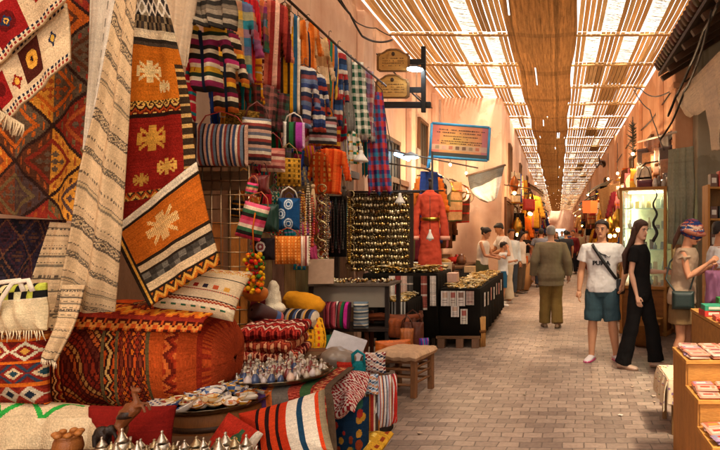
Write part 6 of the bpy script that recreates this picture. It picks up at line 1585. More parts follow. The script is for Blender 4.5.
    # ---- shoes
    if shoes:
        for n in 'LR':
            an, fd = J['an' + n], J['fd' + n]; m = MB(); perp = V(-fd.y, fd.x, 0)
            R = []; gz = an.z - .08
            for u_, w_, hh in ((-.07, .028, .055), (-.055, .036, .08), (0, .04, .085), (.05, .043, .07), (.11, .048, .052), (.16, .042, .045), (.19, .02, .03)):
                c = an + fd * u_; R.append([V(c.x, c.y, gz) + perp * (w_ * math.cos(2 * PI * q / 12)) + V(0, 0, hh * (.5 + .5 * math.sin(2 * PI * q / 12)) if math.sin(2 * PI * q / 12) > -.95 else 0) for q in range(12)])
            m.loft(R, H(shoes[0] if isinstance(shoes, tuple) else shoes)); so_ = scale(m).build('shoe', LEATHER, t)
            m = MB(); R2 = [[Vector((p.x, p.y, gz + .0 if False else gz + (.022 if i_ else 0))) + (Vector((p.x, p.y, gz)) - Vector((an.x, an.y, gz))) * .03 for p in ring] for i_ in (0, 1) for ring in [[an + fd * a_ + perp * b_ for a_, b_ in ((-.072, 0), (-.06, .035), (0, .043), (.06, .047), (.12, .05), (.17, .04), (.193, 0), (.17, -.04), (.12, -.05), (.06, -.047), (0, -.043), (-.06, -.035))]]]
            m.loft(R2, H(shoes[1] if isinstance(shoes, tuple) else '3a3028')); scale(m).build('sole', PLASTIC, so_)
    # ---- clothes
    vx = .009 if fine else .013
    def sleeve(m, n, upto, r0=.072, r1=.068, c=None, extra=0.):
        s = 1 if n == 'L' else -1; sh, el, wr = J['sh' + n], J['el' + n], J['wr' + n]
        pts = [sh - V(s * .10, 0, -.01), sh - V(s * .05, 0, .004), sh + V(s * .002, 0, -.016)]
        if upto <= 1: pts += [lerp3(sh, el, .2 + upto * .3), lerp3(sh, el, upto)]; rs = [.034, .054, .062, (r0 + r1) / 2, r1 * 1.04]
        else: pts += [lerp3(sh, el, .5), el, lerp3(el, wr, (upto - 1) * .5), lerp3(el, wr, upto - 1)]; rs = [.034, .054, .064, r0 * .95, r1, r1 * .92, r1 * .85]
        m.tube(pts, [q * build for q in rs], c, 14)
    if top:
        c = H(top['c']); z0 = top.get('z0', .84); m = MB()
        m.rings(torso(top.get('ease', .02), z0, top.get('z1', 1.468), top.get('flare', 0.)), c, 26)
        if top.get('sleeve'):
            for n in 'LR': sleeve(m, n, top['sleeve'], top.get('r0', .068), top.get('r1', .066), c)
        scale(m).build(top.get('name', 'shirt'), SOFT, t, remesh=vx * k, wrinkle=top.get('wr', .022 if fine else .012))
    if bottom:
        c = H(bottom['c']); m = MB(); kind = bottom['kind']; e = bottom.get('ease', .02)
        if kind in ('shorts', 'trousers'):
            m.rings(torso(e * .8, .80, bottom.get('z1', 1.02)), c, 24)
            for n in 'LR':
                hp, kn, an = J['hp' + n], J['kn' + n], J['an' + n]
                if kind == 'shorts': pts = [hp + V(0, 0, .04), lerp3(hp, kn, .3), lerp3(hp, kn, .65), lerp3(hp, kn, bottom.get('len', .95))]; rs = [.1, .105, .096, .094]
                else: pts = [hp + V(0, 0, .04), lerp3(hp, kn, .3), lerp3(hp, kn, .7), kn, lerp3(kn, an, .5), lerp3(kn, an, bottom.get('len', .95))]; fl = bottom.get('flare', 0); rs = [.1, .104, .088, .078 + fl * .3, .074 + fl * .7, .072 + fl]
                m.tube(pts, [q * build * (.95 if female else 1) + e - .018 for q in rs], c, 16)
        else:
            L = bottom['len']; z1 = bottom.get('z1', 1.06); n_ = 7; rows = []
            for q in range(n_):
                z = z1 - (z1 - L) * q / (n_ - 1); ba = torso(e, .86, 1.2)
                rx = np.interp(max(z, .9), [r_[0] for r_ in ba], [r_[1] for r_ in ba]); ry = np.interp(max(z, .9), [r_[0] for r_ in ba], [r_[2] for r_ in ba])
                g = bottom.get('flare', .1) * max(0, .95 - z); rows.append((z, rx + g, ry + g, hip_shift, (J['knL'].y + J['knR'].y) / 2 * max(0, (.92 - z) / .45) if z < .92 else 0))
            m.rings(rows[::-1], c, 28)
        scale(m).build(bottom.get('name', kind), SOFT, t, remesh=vx * k, wrinkle=bottom.get('wr', .022 if fine else .012))
    # ---- hair
    if hair:
        c = H(hair['c']); m = MB(); st = hair.get('style', 'short')
        e = hair.get('vol', .011); front = hair.get('front', .165)
        def shell(zlow_back, zlow_side):
            for z, rx, ry, cy in ((.10, .071, .095, .003), (.13, .074, .099, .006), (.16, .074, .1, .006), (.185, .069, .093, .008), (.208, .052, .071, .01), (.222, .022, .03, .012)):
                pass
            R = []
            for i in range(9):
                ph = (PI / 2) * i / 8
                ring = []
                for q in range(20):
                    a = 2 * PI * q / 20; y_ = math.sin(a); x_ = math.cos(a)
                    zl = front if y_ < -.45 else (zlow_side if y_ < .25 else zlow_back)
                    zt = .216 + e; z = zl + (zt - zl) * math.sin(ph)
                    rad = math.cos(ph) if zl > .1 else None
                    # radius from head profile at this height
                    zz = min(max(z, .02), .215)
                    rx = np.interp(zz, [.02, .05, .085, .115, .15, .18, .203, .217], [.056, .063, .069, .073, .074, .068, .051, .016]) + e
                    ry = np.interp(zz, [.02, .05, .085, .115, .15, .18, .203, .217], [.068, .081, .091, .097, .099, .091, .069, .02]) + e
                    if z > .217: rx = ry = .012
                    ring.append(HP(rx * x_, .006 + ry * y_, z))
                R.append(ring)
            m.loft(R, c)
        if st == 'short': shell(.045, .11)
        elif st == 'long':
            shell(.0, .05)
            L = hair.get('len', .42)
            for q in range(-4, 5):
                a = q / 4 * 1.35; x_, y_ = .072 * math.sin(a), .08 * math.cos(a) + .006
                p0 = HP(x_, y_, .12); p1 = HP(x_ * 1.15, y_ * 1.1, .0); p2 = p1 + V(x_ * .5, .02 + .02 * abs(q), -L * .45); p3 = p2 + V(x_ * .1, -.005, -L * .5)
                m.tube([p0, p1, p2, p3], [.03, .034, .036, .012], c, 8)
        elif st == 'bun':
            shell(.03, .085); m.ball(HP(0, .11, .15), .045, c, 10, 8)
        elif st == 'tail':
            shell(.03, .085); m.tube([HP(0, .095, .15), HP(0, .14, .1), HP(0, .14, -.06), HP(0, .12, -.16)], [.03, .034, .03, .008], c, 8)
        scale(m).build('hair', HAIR, t, remesh=.0075 * k if fine else .012 * k, wrinkle=.006)
    J['k'] = k; J['HP'] = HP; J['scale'] = scale; J['V'] = V
    return t, J
def ground(px, Y): return ((px - CX) * Y / F, Y, 0)

# ---- man in the white tee, standing and facing us
t, J = person('man in a white tee and teal shorts with a black strap across his chest', ground(602, 7.62), math.radians(-8), 1.77, 'c8916c', 1.06, head=(math.radians(-10), 0, 0),
              RA=((-.06, .03, -.29), (-.085, -.02, -.55)), LA=((.1, .04, -.27), (.06, -.12, -.46)), LL=((.045, -.03, -.42), (.09, .02, -.84)), RL=((-.03, -.02, -.42), (-.045, -.02, -.84)), feetdir=(.5, -.3),
              top=dict(c='d8d4d0', sleeve=.62, ease=.03, r0=.074, r1=.08, name='tee', z0=.86), bottom=dict(kind='shorts', c='3a5058', len=1.0, ease=.03), shoes=('d8d0d0', 'c84a78'), hair=dict(c='241812', style='short', vol=.014))
k = J['k']
def chest_y(x, z):   # front of the tee in the person's frame (metres at 1.75)
    rx, ry = np.interp(z, [1.0, 1.1, 1.2, 1.3, 1.37, 1.42], [.19, .185, .195, .212, .219, .205]), np.interp(z, [1.0, 1.1, 1.2, 1.3, 1.37, 1.42], [.149, .144, .152, .157, .149, .131])
    return -ry * math.sqrt(max(.05, 1 - (x / rx) ** 2)) - .008
fc = bpy.data.curves.new('chest word', 'FONT'); fc.body = 'PUMA'; fc.size = .072; fc.align_x = 'CENTER'; fc.extrude = .003; fc.offset = .0035; fc.resolution_u = 2
fo = bpy.data.objects.new('chest word', fc); COL.objects.link(fo)
dg = bpy.context.evaluated_depsgraph_get(); me = bpy.data.meshes.new_from_object(fo.evaluated_get(dg)); bpy.data.objects.remove(fo)
co = np.zeros(len(me.vertices) * 3); me.vertices.foreach_get('co', co); co = co.reshape(-1, 3); fa = [list(p.vertices) for p in me.polygons]
def stretch_x(x): return x * 1.12
Z0 = 1.2
pts = np.array([(stretch_x(a), chest_y(stretch_x(a), Z0 + b) - c_, Z0 + b) for a, b, c_ in co]) * k
m = MB(); m.add(pts, fa, H('1c1c20')); m.build('chest_word', PAINT, t, smooth=False)
# leaping cat above the word: body, legs, tail as one thin shape
cat = [[(-.02, .0), (.0, .016), (.03, .02), (.055, .034), (.066, .044), (.072, .052), (.078, .046), (.086, .044), (.08, .036), (.07, .03), (.074, .018), (.09, .012), (.088, .006), (.066, .01), (.05, .012), (.03, .004), (.01, -.006), (.004, -.02), (-.012, -.03), (-.018, -.026), (-.006, -.016), (-.008, -.006)],
       [(-.018, .0), (-.034, -.012), (-.05, -.012), (-.062, .0), (-.066, .004), (-.062, -.01), (-.05, -.019), (-.032, -.019), (-.012, -.006)]]
m = MB()
for poly in cat:
    pp_ = [(-x + .055 - .02, z + 1.355) for x, z in poly] if False else [(x + .05, z + 1.315) for x, z in [(-a, b) for a, b in poly]]
    n = len(pp_); fr_ = [(x, chest_y(x, z) - .003, z) for x, z in pp_]; bk = [(x, chest_y(x, z) + .003, z) for x, z in pp_]
    m.add(np.array(fr_ + bk) * k, [tuple(range(n)), tuple(range(n, 2 * n))[::-1]] + [(i, (i + 1) % n, n + (i + 1) % n, n + i) for i in range(n)], H('1c1c20'))
m.build('chest_mark', PAINT, t, smooth=False)
def crossbelt(t, J, side, col, pts_front, w=.03, name='strap'):
    m = MB(); P = np.zeros((len(pts_front), 2, 3))
    q = [Vector(p) for p in pts_front]
    for i, p in enumerate(q):
        d = (q[min(i + 1, len(q) - 1)] - q[max(i - 1, 0)]); n_ = Vector((0, -1, 0)).cross(d).normalized(); P[i, 0] = p + n_ * w / 2; P[i, 1] = p - n_ * w / 2
    m.grid(P * J['k'], np.tile(np.array(H(col)), (len(q) - 1, 1, 1))); return m.build(name, LEATHER, t, solid=.006)
xs = np.linspace(-.115, .185, 14); pts = []
for x in xs: z = 1.455 - (x + .115) * 1.45; pts.append((x, chest_y(x, min(z, 1.4)) - .012 + (.05 if z > 1.43 else 0), z))
crossbelt(t, J, 1, '1c1c1c', pts, .038)
m = MB(); puff(.16, .2, .07, fill(16, 20, '1c1c1e'), M=frame_to((.235, -.03, 1.03), 1.2), mb=m, rim=.5); J['scale'](m).build('hip_bag', LEATHER, t)

# ---- woman in black looking back, holding a phone
t, J = person('woman with long brown hair in a black top and wide black trousers, holding a phone', ground(640, 7.15), math.radians(62), 1.76, 'd0a184', .95, True, head=(math.radians(-28), math.radians(6), 0), lean=-.02,
              RA=((-.03, .03, -.28), (-.03, -.04, -.54)), LA=((.04, -.03, -.28), (.0, -.24, -.28)), LL=((.03, -.1, -.42), (.03, -.16, -.83)), RL=((-.03, .06, -.42), (-.02, .17, -.84)), feetdir=(.1, -.1),
              top=dict(c='191717', sleeve=.55, ease=.022, name='black_top', z0=.9), bottom=dict(kind='trousers', c='191817', flare=.03, ease=.024, len=1.03), shoes=('c8a890', '8a6a54'), hair=dict(c='3a2014', style='long', len=.46))
m = MB(); pw_ = J['handL'] + Vector((0, -.02, .035)); m.box(pw_ * J['k'], (.075, .15, .012), H('3a3438'), rz=.2, rx=.3); m.build('hand_phone', PLASTIC, t, smooth=False, bevel=.003)

# ---- woman in patterned headscarf
t, J = person('woman in a patterned headscarf, beige top and khaki skirt, head bowed', ground(682, 6.65), math.radians(66), 1.73, 'c98f6c', .98, True, head=(0, math.radians(24), 0), lean=.1,
              RA=((-.03, -.06, -.27), (.02, -.26, -.12)), LA=((.03, -.04, -.27), (-.02, -.22, -.18)), LL=((.02, -.04, -.42), (.02, -.02, -.84)), RL=((-.02, -.01, -.42), (-.015, .05, -.84)), curl=.7,
              top=dict(c='a89078', sleeve=.22, ease=.035, r0=.07, r1=.074, name='beige_top', z0=.84, flare=.08, wr=.03), bottom=dict(kind='skirt', c='7a6040', len=.63, flare=.12, ease=.02, name='khaki_skirt'), shoes=('8a6a50', '5a4432'), hair=dict(c='4a2c1c', style='tail', vol=.008))
HP = J['HP']; nu, nv = 48, 26
C = np.array([[H(['2c3c6a', 'b0604a', 'd8b8a0', '3a5a8a', '8a3a3a', '24305a'][int((abs(math.sin(i * .32 + j * .5)) * 2 + j * .35 + (i // 7) * .8)) % 6]) for i in range(nu)] for j in range(nv)])
P = np.zeros((nv + 1, nu + 1, 3))
for j in range(nv + 1):
    for i in range(nu + 1):
        ph = PI * (.03 + .72 * j / nv); a = 2 * PI * i / nu; tw = 1 + .045 * math.sin(a * 3 + j * .9) + .03 * math.sin(j * 1.7 + a)
        P[j, i] = HP(.098 * math.sin(ph) * math.cos(a) * tw, .014 + .128 * math.sin(ph) * math.sin(a) * tw, .128 + .122 * math.cos(ph) * 1.0)
m = MB(); m.grid(P, C); J['scale'](m); m.build('headscarf', SOFT, t, solid=.008)
m = MB()
m.tube([HP(-.08, -.06, .11), HP(0, -.125, .135), HP(.08, -.06, .11), HP(.1, .04, .1), HP(0, .13, .09), HP(-.1, .04, .1), HP(-.08, -.06, .11)], .026, H('b0705a'), 8); J['scale'](m).build('headscarf_roll', SOFT, t)
m = MB(); puff(.24, .2, .1, yarn(fill(20, 18, '20302c'), .06), M=frame_to((-.22, -.06, 1.0), math.radians(-80)), mb=m, rim=.5); J['scale'](m); bagp = m.build('shoulder_bag', LEATHER, t)
m = MB(); m.tube([(.12, .02, 1.45), (.06, -.13, 1.36), (-.06, -.16, 1.2), (-.19, -.13, 1.02)], .01, H('20302c'), 6); m.tube([(.12, .02, 1.45), (.05, .15, 1.3), (-.1, .16, 1.12), (-.21, .04, 1.0)], .01, H('20302c'), 6); J['scale'](m); m.build('bag_strap', LEATHER, t)
RX = Matrix.Rotation(math.radians(66), 3, 'Z'); hw_ = Vector(ground(682, 6.65)) + RX @ (J['handL'] * J['k'])
o = thing('carrier_bag', 'pink purple carrier bag hanging from the arm of the woman in the headscarf', 'bag', hw_ + Vector((0.02, -.03, -.02)))
m = MB(); puff(.30, .36, .2, fill(26, 30, 'b0789a'), M=frame_to((0, 0, -.04), .25), mb=m, rim=.7, fold=.02, power=.6); m.build('bag_body', THIN, o)
m = MB(); m.tube([(-.08, 0, -.06), (-.03, 0, .03), (.03, 0, .03), (.08, 0, -.06)], .012, H('b0789a'), 6, flat=.5); m.build('handle', THIN, o)

# ---- man at the right edge
person('man in a white tee and dark jeans at the right edge of the photo', ground(719, 6.9), math.radians(75), 1.74, 'b8815e', 1.03, head=(0, .2, 0), RA=((-.04, -.02, -.29), (-.02, -.2, -.42)), LA=((.05, -.05, -.28), (.02, -.25, -.36)),
       top=dict(c='d4d2d0', sleeve=.7, ease=.03, r0=.074, r1=.08, name='tee', z0=.86), bottom=dict(kind='trousers', c='1c222c', ease=.022), shoes='2a2a2c', hair=dict(c='1c1410', style='short', vol=.016))

# ---- elderly man walking away
person('grey haired man in a long olive jacket and mustard trousers walking away down the street', ground(551, 10.3), math.radians(182), 1.74, 'b8876a', 1.12, head=(0, .06, 0), lean=.03,
       RA=((-.07, .04, -.28), (-.09, -.02, -.53)), LA=((.07, .03, -.28), (.09, -.05, -.53)), LL=((.01, -.04, -.42), (.02, -.05, -.84)), RL=((-.01, -.02, -.42), (-.02, .1, -.83)), feetdir=(.2, -.2),
       top=dict(c='75664e', sleeve=1.95, ease=.032, r0=.078, r1=.074, name='jacket', z0=.72, flare=.06, wr=.014), bottom=dict(kind='trousers', c='7a6134', ease=.028, flare=.01, len=1.02, wr=.014), shoes=('a08060', '6a5440'), hair=dict(c='8a8078', style='short', vol=.008))

# ---- the family by the jewellery tables
person('woman in a white sleeveless top and olive skirt beside the narrow jewellery table', ground(482, 12.7), math.radians(75), 1.74, 'b8805c', .98, True, head=(0, .35, 0), lean=.08, fine=False,
       RA=((-.02, -.1, -.26), (.0, -.3, -.3)), LA=((.02, -.12, -.26), (-.02, -.34, -.3)), top=dict(c='d8d0c4', sleeve=0, ease=.02, name='white_top', z0=.9), bottom=dict(kind='skirt', c='55543a', len=.3, flare=.12, ease=.02), shoes='5a4030', hair=dict(c='1c1410', style='bun'))
person('tall man in a white tee leaning down towards the child', ground(507, 13.9), math.radians(-70), 1.86, 'b07850', 1.08, head=(0, .45, 0), lean=.2, fine=False,
       RA=((-.03, -.12, -.26), (.0, -.36, -.32)), LA=((.03, -.1, -.26), (.0, -.34, -.36)), top=dict(c='d4cfc8', sleeve=.7, ease=.035, r0=.08, r1=.084, name='tee', z0=.82), bottom=dict(kind='trousers', c='b8a890', ease=.03, flare=.02), shoes=('c8c0b8', '8a8078'), hair=dict(c='1a1310', style='short', vol=.014))
person('child in a white tee and blue shorts with one arm raised to the head', ground(503, 13.3), math.radians(100), 1.42, 'b8825e', .92, head=(0, .1, 0), fine=False,
       RA=((-.08, -.16, -.02), (.04, -.12, .16)), LA=((.05, -.1, -.24), (.02, -.3, -.2)), top=dict(c='d0d4d6', sleeve=.6, ease=.03, name='tee', z0=.84), bottom=dict(kind='shorts', c='2c5a78', len=.98, ease=.03), shoes=('c8c0b8', '8a8078'), hair=dict(c='1a1310', style='short', vol=.016))
person('woman in a dark top and white skirt looking at a camera held before her', ground(525, 18.4), math.radians(15), 1.7, 'c08c6c', .96, True, head=(.2, .3, 0), fine=False,
       RA=((-.04, -.06, -.26), (.06, -.24, -.16)), LA=((.04, -.06, -.26), (-.06, -.24, -.14)), top=dict(c='24201e', sleeve=.5, ease=.02, name='dark_top', z0=.92), bottom=dict(kind='skirt', c='c8b8a8', len=.42, flare=.16, ease=.02), shoes='c8b8a8', hair=dict(c='2a1a12', style='long', len=.3))
t, J = person('man in a grey and navy banded tee standing with his back to us', ground(541, 18.0), math.radians(170), 1.76, 'a87454', 1.08, fine=False,
       top=dict(c='6a6a74', sleeve=.6, ease=.032, r0=.08, r1=.082, name='tee', z0=.84), bottom=dict(kind='trousers', c='2a2c34', ease=.024), shoes='2a2624', hair=dict(c='1a1410', style='short', vol=.014))
m = MB(); m.rings([(1.2, .205, .165, 0, 0), (1.3, .225, .17, 0, 0)], H('1c2030'), 24, cap=False); J['scale'](m).build('dark_band', SOFT, t, solid=.004)
person('woman in a dark shirt far behind the man in the olive jacket', ground(556, 22), math.radians(20), 1.68, 'b07c5c', 1.0, True, fine=False, top=dict(c='2a2a30', sleeve=.8, ease=.025, z0=.88), bottom=dict(kind='trousers', c='3a342e', ease=.022), hair=dict(c='1a1310', style='long', len=.3))
person('man in a wine red shirt far down the street on the right side', ground(573, 24), math.radians(-30), 1.74, 'a8704c', 1.05, fine=False, top=dict(c='6a2428', sleeve=1.9, ease=.03, z0=.84), bottom=dict(kind='trousers', c='24242a', ease=.022), hair=dict(c='1a1310', style='short'))
person('man in a pale blue shirt far down the street near the matting end', ground(562, 33), math.radians(5), 1.75, 'a8704c', 1.05, fine=False, top=dict(c='7a94a8', sleeve=1.9, ease=.03, z0=.84), bottom=dict(kind='trousers', c='34302c', ease=.022), hair=dict(c='1a1310', style='short'))
person('woman in a long brown robe far down the street on the left side', ground(546, 29), math.radians(160), 1.68, 'a8704c', 1.05, True, fine=False, top=dict(c='5a3a28', sleeve=1.9, ease=.035, z0=.84), bottom=dict(kind='robe_skirt', c='5a3a28', len=.08, flare=.08, ease=.03), hair=dict(c='3a2a24', style='bun', vol=.02))
# =================================================================== right side
# ---- stepped wooden display with flat packs
t = thing('stepped_display', 'stepped yellow wood display with three shelves of flat packs, at the bottom right corner', 'display', (.84, 3.2, 0))
WD = 'b8823c'
ST = [(3.22, 3.55, .46), (3.55, 3.88, .62), (3.88, 4.32, .785)]   # y0,y1,top
for k, (y0, y1, z) in enumerate(ST):
    m = MB(); m.box((.45, (y0 + y1) / 2 - 3.2, z - .0125), (.93, y1 - y0 + .03, .025), H(WD)); m.build('shelf', WOODH, t, smooth=False, bevel=.003)
    m = MB(); m.box((.45, y0 - 3.2 + .012, z / 2 - .014), (.9, .022, z - .03), H('b07a38')); m.build('front_board', WOODH, t, smooth=False, bevel=.003)
m = MB()
pl = [(3.225, 0), (3.225, .445), (3.56, .445), (3.56, .605), (3.89, .605), (3.89, .77), (4.31, .77), (4.31, 0)]
n = len(pl); m.add([(-.012, y - 3.2, z) for y, z in pl] + [(.008, y - 3.2, z) for y, z in pl], [tuple(range(n)), tuple(range(n, 2 * n))[::-1]] + [(i, (i + 1) % n, n + (i + 1) % n, n + i)[::-1] for i in range(n)], H('a87234'))
m.build('side_board', WOOD, t, smooth=False)
m = MB(); m.add([(.9, y - 3.2, z) for y, z in pl] + [(.92, y - 3.2, z) for y, z in pl], [tuple(range(n)), tuple(range(n, 2 * n))[::-1]] + [(i, (i + 1) % n, n + (i + 1) % n, n + i)[::-1] for i in range(n)], H('a87234')); m.build('side_board', WOOD, t, smooth=False)
r = random.Random(17)
packcols = ['c08068', 'b85c48', 'a83828', 'c8a898', '94789a', 'b8785c', 'c0907c', '8088a0']
def pack_proto(k):
    C = fill(14, 10, packcols[k % 8]); C[1:-1, 1:-1] = H(packcols[(k + 3) % 8]); C[3:6, 3:9] = H(['c03a2c', 'e8dccc', 'd8843c', '8a3a4a'][k % 4]); C[7:8, 2:12] = H('d0b8a8'); C[2:8, 10:12] = H(packcols[(k + 5) % 8])
    m = MB(); M = Matrix.Translation((0, .05, .009)) @ Matrix.Rotation(-PI / 2, 4, 'X'); puff(.135, .1, .018, C, M=M, mb=m, rim=.15, power=.25); return m
pp0 = [None] * 8
def packs(row_lab, grp, x0, x1, y0, y1, z, nx, ny, layers):
    for i in range(nx):
        for j in range(ny):
            for l in range(layers if r.random() < .8 else 1):
                k = r.randrange(8)
                if pp0[k] is None: o = pp0[k] = pack_proto(k).build('flat_pack', PLASTIC)
                else: o = pp0[k].copy(); COL.objects.link(o)
                o.location = (x0 + (x1 - x0) * (i + .5) / nx + r.uniform(-.008, .008), y0 + (y1 - y0) * (j + .5) / ny, z + .002 + l * .017); o.rotation_euler = (r.uniform(-.05, .05), r.uniform(-.03, .03), r.uniform(-.15, .15))
                tag(o, row_lab, 'pack', grp)
for (y0, y1, z), nm in zip(ST, ('lowest', 'middle', 'top')):
    packs('flat pink or red wrapped pack on the %s shelf of the stepped display' % nm, 'packs on the %s shelf' % nm, .84, 1.74, y0 - .01, y1 - .02, z, 6, 3 if nm != 'top' else 4, 2)
# ---- counter behind with boxes
t = thing('shop_counter', 'wooden counter with goods behind the stepped display', 'counter', (1.54, 5.2, 0))
m = MB(); m.box((0.25, 0, .86), (1.0, 1.3, .03), H('a87838')); m.build('counter_top', WOODH, t, smooth=False, bevel=.004)
m = MB(); m.box((.25, -.62, .42), (.98, .025, .84), H('9c6c30')); m.build('front_board', WOODH, t, smooth=False)
m = MB(); m.box((-.235, 0, .42), (.025, 1.21, .84), H('9c6c30')); m.build('side_board', WOODH, t, smooth=False)
for k, (x, y, s, c, lab, z) in enumerate(((1.16, 5.35, (.16, .2, .05), 'b8342c', 'red flat box at the left edge of the wooden counter', 0), (1.17, 5.34, (.16, .19, .045), '2c8a6a', 'green flat box lying on the red one on the counter', .052), (1.34, 5.4, (.15, .2, .05), 'c84a34', 'orange red flat box next to the green one on the counter', 0), (1.35, 5.4, (.15, .19, .05), '3c9a7a', 'pale green flat box on the orange red box on the counter', .052), (1.2, 5.05, (.17, .16, .04), 'c85a48', 'salmon red flat box in the front row of the counter', 0), (1.42, 5.72, (.2, .16, .12), '2c7a3c', 'dark green carton at the back of the counter', 0), (1.6, 5.1, (.2, .14, .06), '5aa83c', 'lime green packet at the right of the counter', 0))):
    m = MB(); m.box((0, 0, s[2] / 2), s, H(c)); m.box((0, -s[1] / 2 - .001, s[2] / 2), (s[0] * .6, .003, s[2] * .5), H('d8ccb8')); o = m.build('flat_box', PAINT, loc=(x + .2, y, .876 + z), smooth=False, bevel=.004); o.rotation_euler.z = r.uniform(-.15, .15); tag(o, lab, 'box')
m = MB(); m.lathe((0, 0, 0), [(.07, 0), (.085, .02), (.09, .09), (.094, .095), (.085, .09), (.07, .03), (.01, .02)], H('d8541c'), 18); tag(m.build('plastic_tub', PLASTIC, loc=(1.66, 5.02, .876)), 'orange plastic tub on the wooden counter', 'tub')
for k in range(9):
    c = ['d8c8a8', 'c84a2c', 'e0d8c8', '8a3a24'][k % 4]; m = MB(); m.ball((0, 0, .03), (.06, .05, .03), H(c), 10, 6); o = m.build('sweet_bag', PLASTIC, loc=(1.34 + .1 * (k % 5), 4.72 + .14 * (k // 5), .874)); o.rotation_euler.z = k
    tag(o, 'small clear bag of sweets lying along the front of the counter', 'bag', 'bags of sweets on the counter')
# ---- small cream table in front
t = thing('side_table', 'small low table covered by a cream flowered cloth beside the stepped display', 'table', (1.0, 5.0, 0))
C = fill(30, 60, 'd8c4a4'); rr3 = np.random.default_rng(5)
for q in range(30): a, b = rr3.integers(0, 28), rr3.integers(0, 58); C[b:b + 2, a:a + 2] = H(['b86a4a', '8a6a8a', 'c8923c', '7a8a5a'][q % 4])
mb = MB(); mb.box((0, 0, .43), (.2, .5, .03), H('c8b48c')); mb.build('table_top', WOODH, t, smooth=False)
for sx in (-1, 1):
    for sy in (-1, 1): m = MB(); m.box((sx * .075, sy * .21, .21), (.035, .035, .42), H('7a5a34')); m.build('leg', WOOD, t, smooth=False)
ob = Vector((1.0, 5.0, 0)); m = strip([(Vector((-.12, .26, .449)), Vector((.12, .26, .449))), (Vector((-.125, -.2, .45)), Vector((.125, -.2, .45))), (Vector((-.13, -.27, .43)), Vector((.13, -.27, .43))), (Vector((-.14, -.29, .26)), Vector((.135, -.29, .24)))], C, .008, 2.5, seed=4)
tag(m.build('flowered_cloth', CLOTH, loc=ob, solid=.006), 'cream flowered cloth lying over the small low table', 'tablecloth')
C2 = C.copy(); m = strip([(Vector((-.128, -.26, .448)), Vector((-.128, .25, .448))), (Vector((-.15, -.27, .36)), Vector((-.15, .25, .36))), (Vector((-.16, -.28, .2)), Vector((-.155, .25, .24)))], C2, .01, 3, seed=5, fdir=(1, 0, 0)); tag(m.build('lace_cloth', CLOTH, loc=ob, solid=.006), 'flowered cloth edge hanging down the street side of the small low table', 'tablecloth')

# ---- lit glass cabinet
G0 = Vector((1.45, 9.75, 0))
t = thing('glass_cabinet', 'tall lit glass cabinet with a wooden frame behind the woman in the headscarf', 'cabinet', G0, math.radians(-24))
w_, d_, h_ = .72, .5, 2.34
for sx in (-1, 1):
    for sy in (-1, 1): m = MB(); m.box((sx * w_ / 2, sy * d_ / 2, h_ / 2), (.045, .045, h_), H('b07a3c')); m.build('post', WOOD, t, smooth=False, bevel=.003)
for z in (.03, .75, h_ - .02): m = MB(); m.box((0, 0, z), (w_ + .06, d_ + .06, .05), H('a87234')); m.build('rail_panel', WOODH, t, smooth=False, bevel=.003)
m = MB(); m.box((0, 0, .38), (w_ - .03, d_ - .03, .66), H('8a5a2c')); m.build('base_box', WOODH, t, smooth=False)
m = MB(); m.box((0, d_ / 2 - .01, 1.55), (w_ - .05, .012, 1.5), H('dcd8b8')); m.build('back_panel', PAINT, t, smooth=False)
for k in range(4): m = MB(); m.box((0, 0, 1.02 + k * .33), (w_ - .05, d_ - .06, .01), H('a8c0b0')); m.build('glass_shelf', PLASTIC, t, smooth=False)
m = MB(); m.box((0, -d_ / 2, 1.54), (w_ - .045, .006, 1.54), (1, 1, 1)); m.build('front_glass', GLASS, t, smooth=False)
for s in (-1, 1): m = MB(); m.box((s * w_ / 2, 0, 1.54), (.006, d_ - .045, 1.54), (1, 1, 1)); m.build('side_glass', GLASS, t, smooth=False)
m = MB(); m.tube([(-.28, -.1, 2.27), (.28, -.1, 2.27)], .016, (1, 1, 1), 8); m.tube([(-.3, d_ / 2 - .05, .8), (-.3, d_ / 2 - .05, 2.2)], .014, (1, 1, 1), 8); m.build('lamp_tube', lamp_mat('cabinet tube', (.92, 1, .66), 5), t)
r = random.Random(6)
RZ = Matrix.Rotation(math.radians(-24), 3, 'Z')
for k in range(5):
    for i in range(6):
        p = G0 + RZ @ Vector((-.27 + i * .105, r.uniform(-.08, .1), (.777 if k == 0 else 1.026 + (k - 1) * .33)))
        c = r.choice(['8a9a8a', 'c8b88a', '5a7a7a', 'b8a05a', '6a5a4a', 'd8d0b8']); hh = r.uniform(.08, .2); m = MB()
        if (i + k) % 3 == 0: m.lathe((0, 0, 0), [(.03, 0), (.035, hh * .5), (.012, hh * .75), (.014, hh)], H(c), 10); nm = 'flask'
        elif (i + k) % 3 == 1: m.lathe((0, 0, 0), [(.036, 0), (.036, hh * .7), (.03, hh * .72), (.03, hh * .8)], H(c), 10); nm = 'jar'
        else: m.box((0, 0, hh * .4), (.065, .05, hh * .8), H(c)); nm = 'small_box'
        o = m.build(nm, GLAZE, loc=p, smooth=(nm != 'small_box')); tag(o, 'small %s standing among others on the shelves of the lit glass cabinet' % nm.replace('_', ' '), nm.replace('small_', ''), '%s goods in the glass cabinet' % nm.replace('_', ' '))
